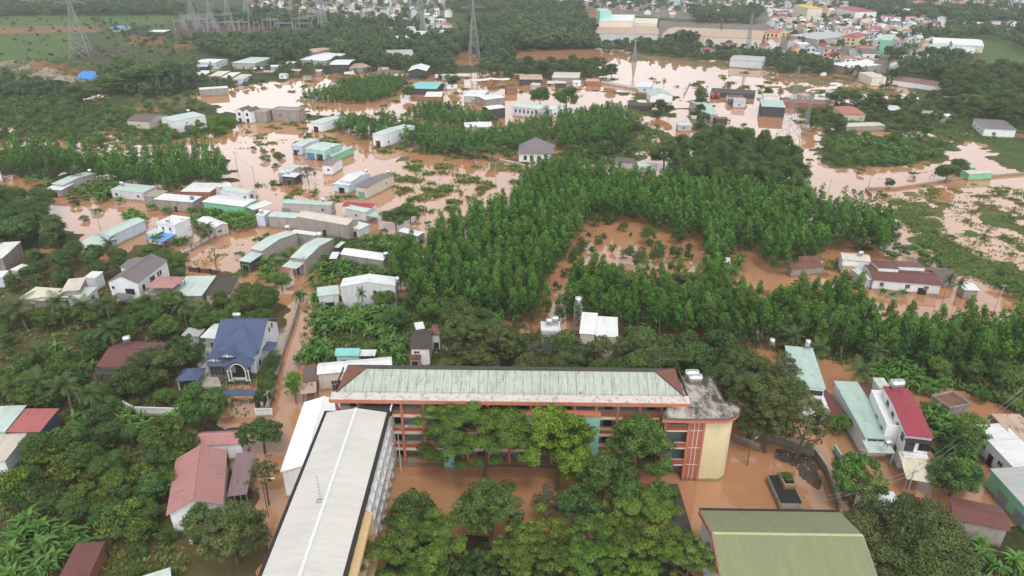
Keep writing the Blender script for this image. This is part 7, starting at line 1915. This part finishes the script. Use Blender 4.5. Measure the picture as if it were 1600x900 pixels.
zone('shrub', [(215, 388), (290, 396), (300, 425), (270, 440), (225, 420)], 3.2, 1, 'shrub in the wet yards around the steep brown roof', 'shrubs around the steep brown roof', .5, .9)
zone('shrub', [(395, 225), (440, 225), (440, 250), (400, 252)], 4.5, 1, 'shrub at the flooded corner beside the bluish house', 'shrubs by the bluish house', .8, 1.2)
zone('dark', [(860, 210), (1010, 200), (1040, 235), (1000, 250), (900, 250), (880, 235)], 7, 2, 'dark tree around the grey hipped villa', 'trees around the grey hipped villa', .45, .75)
zone('dark', [(1250, 168), (1310, 160), (1450, 150), (1500, 160), (1500, 200), (1440, 206), (1300, 206), (1255, 195)], 11, 3, 'tree of the green bank below the town', 'trees of the green bank', .6, 1.0)
zone('dark', [(1470, 110), (1640, 100), (1640, 185), (1540, 185), (1500, 165), (1470, 140)], 8.5, 6, 'large tree of the wood at the right edge', 'trees of the right edge wood', .9, 1.4)
zone('shrub', [(1290, 210), (1440, 215), (1485, 230), (1470, 250), (1310, 262), (1280, 245)], 5.5, 1, 'shrub on the bank between the two right floods', 'shrubs on the bank between the floods', .7, 1.2)
zone('dark', [(800, 98), (850, 95), (960, 97), (960, 118), (850, 116), (800, 115)], 8, 4, 'tree of the row before the big flood', 'trees of the row before the big flood', .7, 1.1)
zone('dark', [(1084, 138), (1102, 140), (1102, 196), (1088, 200)], 6, 3, 'tree along the flooded road', 'trees along the flooded road', .6, .9, .65)
zone('dark', [(1010, 160), (1055, 155), (1060, 185), (1040, 190)], 6, 3, 'tree around the double gabled mint house', 'trees around the double gabled house', .5, .75)
zone('mid', [(640, 205), (860, 215), (860, 240), (780, 246), (640, 230)], 7, 3, 'darker tree at the lower side of the middle grove', 'darker trees of the middle grove', .6, .95, .25)
zone('shrub', [(0, 486), (430, 470), (430, 560), (340, 640), (60, 650), (0, 690)], 5.6, 1, 'low shrub growing between the trees of the left gardens', 'shrubs of the left gardens', .45, .8, .3)
zone('shrub', [(170, 790), (270, 840), (300, 900), (150, 905)], 5.0, 1, 'low shrub on the wet soil by the bottom garden path', 'shrubs by the bottom garden path', .4, .7, .3)
B = [
 ([(350, 325), (412, 335), (400, 348), (370, 360), (300, 352), (290, 335)], 2.6, 'in the middle of the flooded cluster'), ([(120, 285), (172, 282), (190, 300), (160, 314), (105, 308)], 3.0, 'at the white roofed long house'),
 ([(185, 640), (290, 655), (250, 690), (175, 700)], 3.0, 'in front of the white garden wall'), ([(30, 560), (130, 540), (150, 580), (60, 640)], 4.5, 'between the palms of the left gardens'),
 ([(36, 270), (80, 268), (78, 290), (40, 285)], 3.2, 'by the left flood'), ([(390, 400), (455, 375), (470, 395), (440, 415), (420, 440), (398, 430)], 2.6, 'between the bent roofs'),
 ([(490, 415), (530, 410), (600, 415), (620, 430), (530, 440), (490, 450)], 2.5, 'below the stained concrete house'), ([(570, 372), (640, 372), (650, 385), (630, 395), (570, 395)], 2.7, 'near the tin roofed hut'),
 ([(478, 482), (520, 478), (620, 490), (640, 520), (600, 525), (540, 520), (478, 525)], 2.3, 'before the big grey two storey house'), ([(445, 540), (520, 540), (520, 560), (455, 570)], 2.6, 'along the lane wall'),
 ([(600, 520), (640, 540), (640, 590), (616, 590), (590, 548)], 2.5, 'left of the shack'), ([(680, 470), (800, 478), (820, 500), (760, 505), (690, 500)], 2.5, 'above the school trees'),
 ([(975, 520), (1040, 505), (1060, 520), (1000, 535)], 2.8, 'behind the row houses'), ([(1350, 560), (1420, 560), (1480, 590), (1480, 625), (1420, 605), (1350, 590)], 2.5, 'behind the red roofed house'),
 ([(1440, 625), (1480, 620), (1510, 660), (1530, 700), (1490, 730), (1462, 690)], 2.5, 'right of the red roofed house'), ([(0, 660), (60, 680), (130, 650), (190, 665), (150, 690), (60, 710), (0, 730)], 2.9, 'below the garden palms'),
 ([(-10, 850), (40, 815), (140, 825), (150, 862), (90, 910), (-10, 930)], 2.4, 'in the bottom left corner'), ([(1500, 830), (1560, 850), (1600, 900), (1500, 920), (1510, 870)], 2.8, 'at the bottom right corner'),
 ([(1370, 448), (1460, 452), (1450, 470), (1400, 470)], 2.6, 'in front of the farm'), ([(1300, 215), (1420, 225), (1480, 240), (1420, 256), (1310, 256)], 4.5, 'on the bank between the right floods'), ([(1100, 405), (1160, 400), (1165, 430), (1110, 430)], 3.2, 'at the orchard pond corner'),
 ([(880, 225), (960, 220), (960, 240), (885, 245)], 4.5, 'behind the grey hipped villa'), ([(195, 330), (225, 330), (222, 345), (195, 350)], 2.8, 'beside the pale blue house'), ([(1250, 180), (1340, 190), (1300, 206), (1255, 195)], 4.5, 'below the green bank trees'),
]
for poly, sp, wh in B: zone('banana', poly, sp, 1.5, 'banana plant with long arching leaves ' + wh, 'banana plants ' + wh, .75, 1.15, .42)

# plants standing between the flooded houses, one by one
SPOT = dict(
 banana=[(170, 298), (165, 305), (205, 340), (198, 346), (212, 350), (330, 338), (345, 336), (360, 340), (372, 344), (352, 348), (318, 336), (300, 334), (428, 290), (398, 318), (452, 314), (492, 306), (470, 356), (450, 350), (440, 352), (520, 366), (412, 352), (275, 385), (290, 382), (248, 386), (404, 412), (414, 420), (425, 408), (515, 415), (560, 420), (545, 424), (580, 428), (530, 430), (186, 320), (240, 330), (262, 335), (160, 395), (150, 392), (140, 398), (470, 470), (495, 475)],
 shrub=[(430, 262), (418, 248), (424, 238), (436, 244), (408, 240), (395, 235), (410, 232), (640, 318), (655, 330), (648, 344), (668, 352), (690, 350), (702, 346), (586, 300), (575, 302), (232, 300), (150, 335), (130, 345), (230, 345), (325, 366), (318, 372), (340, 362), (268, 395), (300, 388), (455, 372), (590, 372), (600, 366), (120, 318), (115, 322), (240, 392), (232, 398), (418, 372), (404, 380), (372, 400), (380, 432), (366, 436), (700, 300), (720, 305), (735, 312), (708, 318), (760, 300), (745, 322), (700, 325), (680, 310), (1000, 205), (985, 215), (1010, 222), (1025, 200), (1160, 196), (1135, 190), (1120, 200), (1240, 245), (1265, 255), (1380, 312), (1372, 305), (1440, 300), (1425, 276), (1345, 272)])
for kd, pts in SPOT.items():
    for x, y in pts:
        for q in range(2 if kd == 'banana' else 1):
            p = U(x + rz_.normal() * 2, y + rz_.normal()); s_ = rz_.uniform(.75, 1.1) if kd == 'banana' else rz_.uniform(.45, .9)
            PLACED.setdefault(kd, []).append((p.x, p.y, s_, s_ * rz_.uniform(.8, 1.1), 'banana plant growing between the flooded houses' if kd == 'banana' else 'lone shrub rising out of the open flood', 'banana plants between the flooded houses' if kd == 'banana' else 'lone shrubs in the open flood'))
# nearest 300 of each kind are plants of their own, the rest of that kind is one mass
CAP = dict(acacia=300, dark=190, mid=80, banana=290, shrub=290)
def mass(name, items, label, rng, kinds, rate=1.0, mat=None):
    V, T = [], []
    for kind, x, y, s, sz in items:
        v, t = K[kind].raw[rng.randint(len(K[kind].raw))]
        if rate < 1:
            m_ = np.repeat(rng.rand(len(v) // 4) < rate, 4); v, t = v[m_], t[m_]
        a = rng.rand() * 6.283; c, q = math.cos(a), math.sin(a)
        w = np.stack([(v[:, 0] * c - v[:, 1] * q) * s + x, (v[:, 0] * q + v[:, 1] * c) * s + y, v[:, 2] * sz + max(float(ground_z(x, y)), -.4)], 1)
        V.append(w); T.append(np.clip(t + rng.normal() * .12, 0, 1))
    o = link(name, quads_mesh(name, np.concatenate(V), np.concatenate(T), mat))
    return tag(o, label, None, None, 'stuff')
for kind, items in PLACED.items():
    items.sort(key=lambda i: (i[0] ** 2 + i[1] ** 2) / (K[kind].w * i[2]) ** 2)
    cap = CAP.get(kind, 300)
    for x, y, s, sz, lab, grp in items[:cap]: plant(kind, x, y, s, sz, lab, grp)
    rest = [(kind, i[0], i[1], i[2], i[3]) for i in items[cap:]]
    print(kind, len(items), 'rest', len(rest))
    if rest: mass({'acacia': 'acacia_wood', 'dark': 'dark_wood', 'mid': 'garden_wood', 'banana': 'banana_thicket', 'shrub': 'scrub'}.get(kind, kind + '_wood'), rest, {'acacia': 'rest of the acacia plantation reading as one green mass'}.get(kind, 'further trees that merge into one green mass'), rz_, None, 1.0, K[kind].mat)

# ---------------------------------------------------------------- far woods and weeds
FAR = [
 ([(-100, 30), (130, 24), (300, 26), (300, 95), (120, 92), (-100, 95)], 24, .35), ([(285, 104), (420, 108), (420, 130), (330, 136), (290, 120)], 13, .5), ([(420, 96), (600, 104), (720, 116), (700, 122), (560, 110), (430, 118)], 10, .5), ([(1100, 100), (1290, 114), (1400, 124), (1280, 130), (1120, 112)], 17, .4),
 ([(-500, -40), (20, 12), (230, 6), (300, 14), (300, 22), (30, 22), (-500, 40)], 9, 1.1), ([(290, 24), (400, 20), (520, 34), (660, 36), (720, 60), (720, 112), (560, 106), (460, 86), (420, 104), (330, 84), (310, 66), (420, 62), (520, 56), (480, 40), (300, 34)], 8.5, .95),
 ([(300, 66), (420, 62), (560, 60), (640, 72), (640, 100), (500, 98), (420, 92), (310, 78)], 8.5, .95), ([(720, 40), (790, 38), (800, 70), (800, 80), (720, 78)], 8.5, 1.2),
 ([(700, -10), (860, -10), (860, 14), (700, 18)], 11, 1.2), ([(790, 20), (900, 14), (925, 50), (930, 72), (860, 74), (795, 76)], 8.5, 1.3), ([(760, 82), (800, 80), (800, 100), (770, 112), (752, 100)], 8, .9), ([(750, 104), (800, 104), (800, 118), (740, 118)], 8, .8),
 ([(930, 66), (1050, 66), (1190, 80), (1230, 84), (1200, 94), (1100, 90), (1000, 80), (930, 76)], 7.5, .68), ([(1050, 52), (1080, 52), (1085, 70), (1045, 70)], 7, 1.3), ([(860, -20), (1200, -30), (1640, -40), (1640, -10), (1200, -4), (1000, 4), (880, 2)], 13, 1.4),
 ([(1330, 2), (1450, 0), (1455, 14), (1640, 22), (1640, 38), (1480, 36), (1400, 28), (1330, 22)], 9, 1.2), ([(1080, 20), (1190, 16), (1180, 34), (1090, 34)], 9, 1.1), ([(1190, 86), (1280, 96), (1300, 112), (1400, 118), (1400, 128), (1300, 120), (1200, 114)], 7, .75),
 ([(1390, 88), (1500, 84), (1520, 100), (1480, 130), (1400, 110)], 7.5, .9), ([(1420, 56), (1500, 50), (1520, 62), (1460, 66), (1425, 64)], 8, 1.2), ([(1210, 30), (1450, 22), (1470, 96), (1290, 96), (1220, 80)], 19, .7), ([(390, -12), (700, -14), (690, 20), (590, 36), (400, 24)], 20, .75),
 ([(600, 30), (690, 26), (690, 56), (610, 50)], 15, .8), ([(850, -16), (1190, -10), (1220, 26), (900, 14)], 20, .75), ([(1490, 44), (1640, 50), (1640, 100), (1560, 60), (1500, 58)], 11, 1.0), ([(-200, 100), (60, 124), (160, 136), (160, 150), (60, 150), (-200, 150)], 7.5, .6),
 ([(440, 98), (520, 104), (640, 108), (720, 116), (640, 112), (520, 112), (430, 118)], 8, .5), ([(130, 20), (300, 60), (280, 80), (200, 74)], 16, .6), ([(1180, -12), (1640, -14), (1640, 14), (1200, 14)], 21, .75), ([(720, 56), (800, 58), (800, 80), (750, 80)], 7, .9), ([(285, 122), (420, 126), (360, 136), (290, 136)], 8, .5), ([(160, 118), (310, 110), (300, 140), (200, 152)], 7, .9),
]
rf = np.random.RandomState(9)
low = [round_np(np.random.RandomState(60 + i), 9, 4.4, 26, 9, 1.5, cr=.36, light=.15) for i in range(5)]
low2 = [acacia_np(np.random.RandomState(70 + i), 10, 3.0, 12, 9, 1.3) for i in range(2)]
V, T = [], []; nfar = 0
for poly, sp, sc in FAR:
    P = scatter(poly, sp, 3, rf)
    if not len(P): continue
    bad = blocked(P, 9 * sc, 4.4 * sc, rf, .35)
    for p in P[~bad]:
        v, t = (low + low2)[rf.randint(7)]; a = rf.rand() * 6.283; c, q = math.cos(a), math.sin(a); s = sc * rf.uniform(.7, 1.35); h = s * rf.uniform(.85, 1.25); nfar += 1
        V.append(np.stack([(v[:, 0] * c - v[:, 1] * q) * s + p[0], (v[:, 0] * q + v[:, 1] * c) * s + p[1], v[:, 2] * h + max(float(ground_z(p[0], p[1])), -.3)], 1)); T.append(np.clip(t + rf.normal() * .18, 0, 1))
tag(link('far_woods', quads_mesh('far_woods', np.concatenate(V), np.concatenate(T), leaf_mat('far_leaves', (.026, .062, .022), (.108, .178, .058), .0))), 'far woods and tree belts merging before the hazy town', kind='stuff')
print('far trees', nfar)

def weed_zone(poly, n, smin, smax, clump=0, z=0):
    w = wpoly(poly); x0, y0 = w.min(0); x1, y1 = w.max(0)
    X, Y = rf.uniform(x0, x1, n * 3), rf.uniform(y0, y1, n * 3)
    if clump:
        k = max(3, int(n / clump)); cx, cy = rf.uniform(x0, x1, k), rf.uniform(y0, y1, k); j = rf.randint(k, size=n * 3)
        X, Y = cx[j] + rf.normal(size=n * 3) * 1.6, cy[j] + rf.normal(size=n * 3) * 1.1
    m_ = inpoly(X, Y, w); X, Y = X[m_][:n], Y[m_][:n]
    return np.stack([X, Y, np.maximum(ground_z(X, Y), -.15)], 1), rf.uniform(smin, smax, len(X))
WZ = [
 ([(560, 210), (700, 238), (840, 258), (820, 290), (700, 300), (620, 262)], 900, .5, 1.5, 12), ([(600, 262), (720, 300), (780, 285), (700, 340), (640, 330), (610, 290)], 700, .6, 1.6, 14), ([(380, 200), (480, 190), (560, 215), (500, 230), (400, 230)], 420, .6, 1.5, 10),
 ([(400, 280), (520, 305), (620, 310), (520, 318), (400, 300)], 260, .6, 1.4, 8), ([(1390, 300), (1480, 318), (1640, 330), (1640, 475), (1590, 462), (1480, 422), (1430, 372), (1390, 345)], 1800, .25, .75, 6), ([(1388, 312), (1440, 322), (1475, 352), (1500, 385), (1640, 440), (1700, 480), (1600, 466), (1480, 424), (1430, 374)], 2600, .25, .7, 0), ([(1440, 290), (1620, 285), (1620, 330), (1420, 310)], 700, .4, .9, 20),
 ([(1540, 300), (1640, 300), (1640, 420), (1560, 400), (1500, 340)], 700, .3, .7, 10), ([(1275, 225), (1440, 215), (1490, 230), (1420, 262), (1280, 262)], 900, .4, .8, 0), ([(1250, 165), (1500, 160), (1640, 160), (1640, 232), (1500, 222), (1250, 190)], 1500, .7, 1.6, 0),
 ([(900, 212), (1010, 190), (1050, 215), (1010, 245), (960, 262), (860, 262)], 700, .6, 1.5, 0), ([(1000, 100), (1400, 125), (1300, 140), (1040, 140)], 300, .7, 1.8, 14), ([(505, 372), (650, 368), (640, 440), (505, 432)], 900, .5, 1.0, 0), ([(478, 470), (690, 465), (700, 575), (520, 580), (468, 560)], 1800, .4, .9, 0),
 ([(0, 440), (430, 450), (430, 640), (250, 680), (0, 690)], 2600, .4, 1.0, 0), ([(0, 690), (300, 680), (290, 900), (0, 900)], 1500, .4, .9, 0), ([(1190, 545), (1480, 605), (1640, 660), (1640, 560), (1300, 530)], 2200, .5, 1.1, 0), ([(1440, 630), (1530, 690), (1500, 760), (1460, 760)], 500, .5, 1.0, 0),
 ([(690, 500), (1190, 535), (1200, 600), (690, 600)], 1200, .5, 1.0, 0), ([(600, 850), (830, 832), (1100, 850), (1100, 960), (580, 960)], 500, .3, .7, 0), ([(-60, 140), (380, 190), (345, 222), (0, 222), (-60, 222)], 1500, .7, 1.6, 0), ([(1230, 400), (1400, 370), (1420, 400), (1240, 440)], 250, .5, 1.1, 12),
 ([(1300, 740), (1320, 790), (1340, 800), (1310, 700)], 120, .4, .9, 0), ([(285, 400), (360, 385), (350, 420), (300, 420)], 60, .4, .9, 6), ([(440, 120), (1060, 120), (1060, 215), (440, 210)], 900, .8, 1.8, 12), ([(-100, 100), (300, 80), (320, 150), (-100, 150)], 1500, .9, 2.0, 0),
]
Pw, Sw = zip(*[weed_zone(*z) for z in WZ])
v, t = weeds_np(rf, np.concatenate(Pw), np.concatenate(Sw))
tag(link('weeds', quads_mesh('weeds', v, t, M_GRS)), 'low green weeds standing out of the mud and shallow water', kind='stuff')
# leaves, sticks and scraps drifting on the water
mb = MB()
for poly, n in (([(360, 210), (600, 215), (820, 262), (700, 345), (560, 350), (380, 300)], 500), ([(60, 280), (300, 300), (400, 400), (330, 425), (80, 350)], 200), ([(870, 335), (1110, 375), (1080, 415), (870, 450)], 160), ([(1270, 262), (1500, 250), (1600, 380), (1400, 300)], 300), ([(1000, 110), (1400, 125), (1240, 240), (1040, 230)], 400)):
    w = wpoly(poly); x0, y0 = w.min(0); x1, y1 = w.max(0); ln = [(rf.uniform(x0, x1), rf.uniform(y0, y1), rf.uniform(-.5, .5)) for k in range(max(4, n // 14))]
    for k in range(n):
        a = ln[rf.randint(len(ln))]; t_ = rf.normal() * 5; x, y = a[0] + t_ + rf.normal() * .5, a[1] + t_ * a[2] + rf.normal() * .5
        if not inpoly(np.array([x]), np.array([y]), w)[0]: continue
        s = rf.uniform(.10, .30) * (.6 if y < 160 else 1.8); an = rf.rand() * 6.28
        mb.bar((x, y, .02), (x + math.cos(an) * s, y + math.sin(an) * s, .05), s * .3, .5, m=int(rf.choice([0, 0, 1, 2])))
tag(mb.build('debris', [plain_mat('rubble_dark', (.07, .06, .055)), plain_mat('rubble_brown', (.16, .10, .07)), plain_mat('drift_leaves', (.10, .13, .05))]), 'leaves, sticks and scraps drifting in lines on the flood', kind='stuff')
# litter on the rubble heap
mb = MB()
for k in range(900):
    p = U(rf.uniform(1190, 1295), rf.uniform(694, 748)); z = float(ground_z(p.x, p.y))
    if z < .05: continue
    s = rf.uniform(.08, .3); b = len(mb.v); a = rf.rand(4) * 6.28
    mb.bar((p.x, p.y, z), (p.x + math.cos(a[0]) * s, p.y + math.sin(a[0]) * s, z + s * .5), s * .5, m=int(rf.choice([0, 0, 0, 0, 2, 2, 1])))
tag(mb.build('rubble', [plain_mat('rubble_dark', (.07, .06, .055)), plain_mat('rubble_pale', (.45, .42, .4)), plain_mat('rubble_brown', (.16, .10, .07))]), 'dark rubble and litter heaped in the school yard corner', kind='stuff')
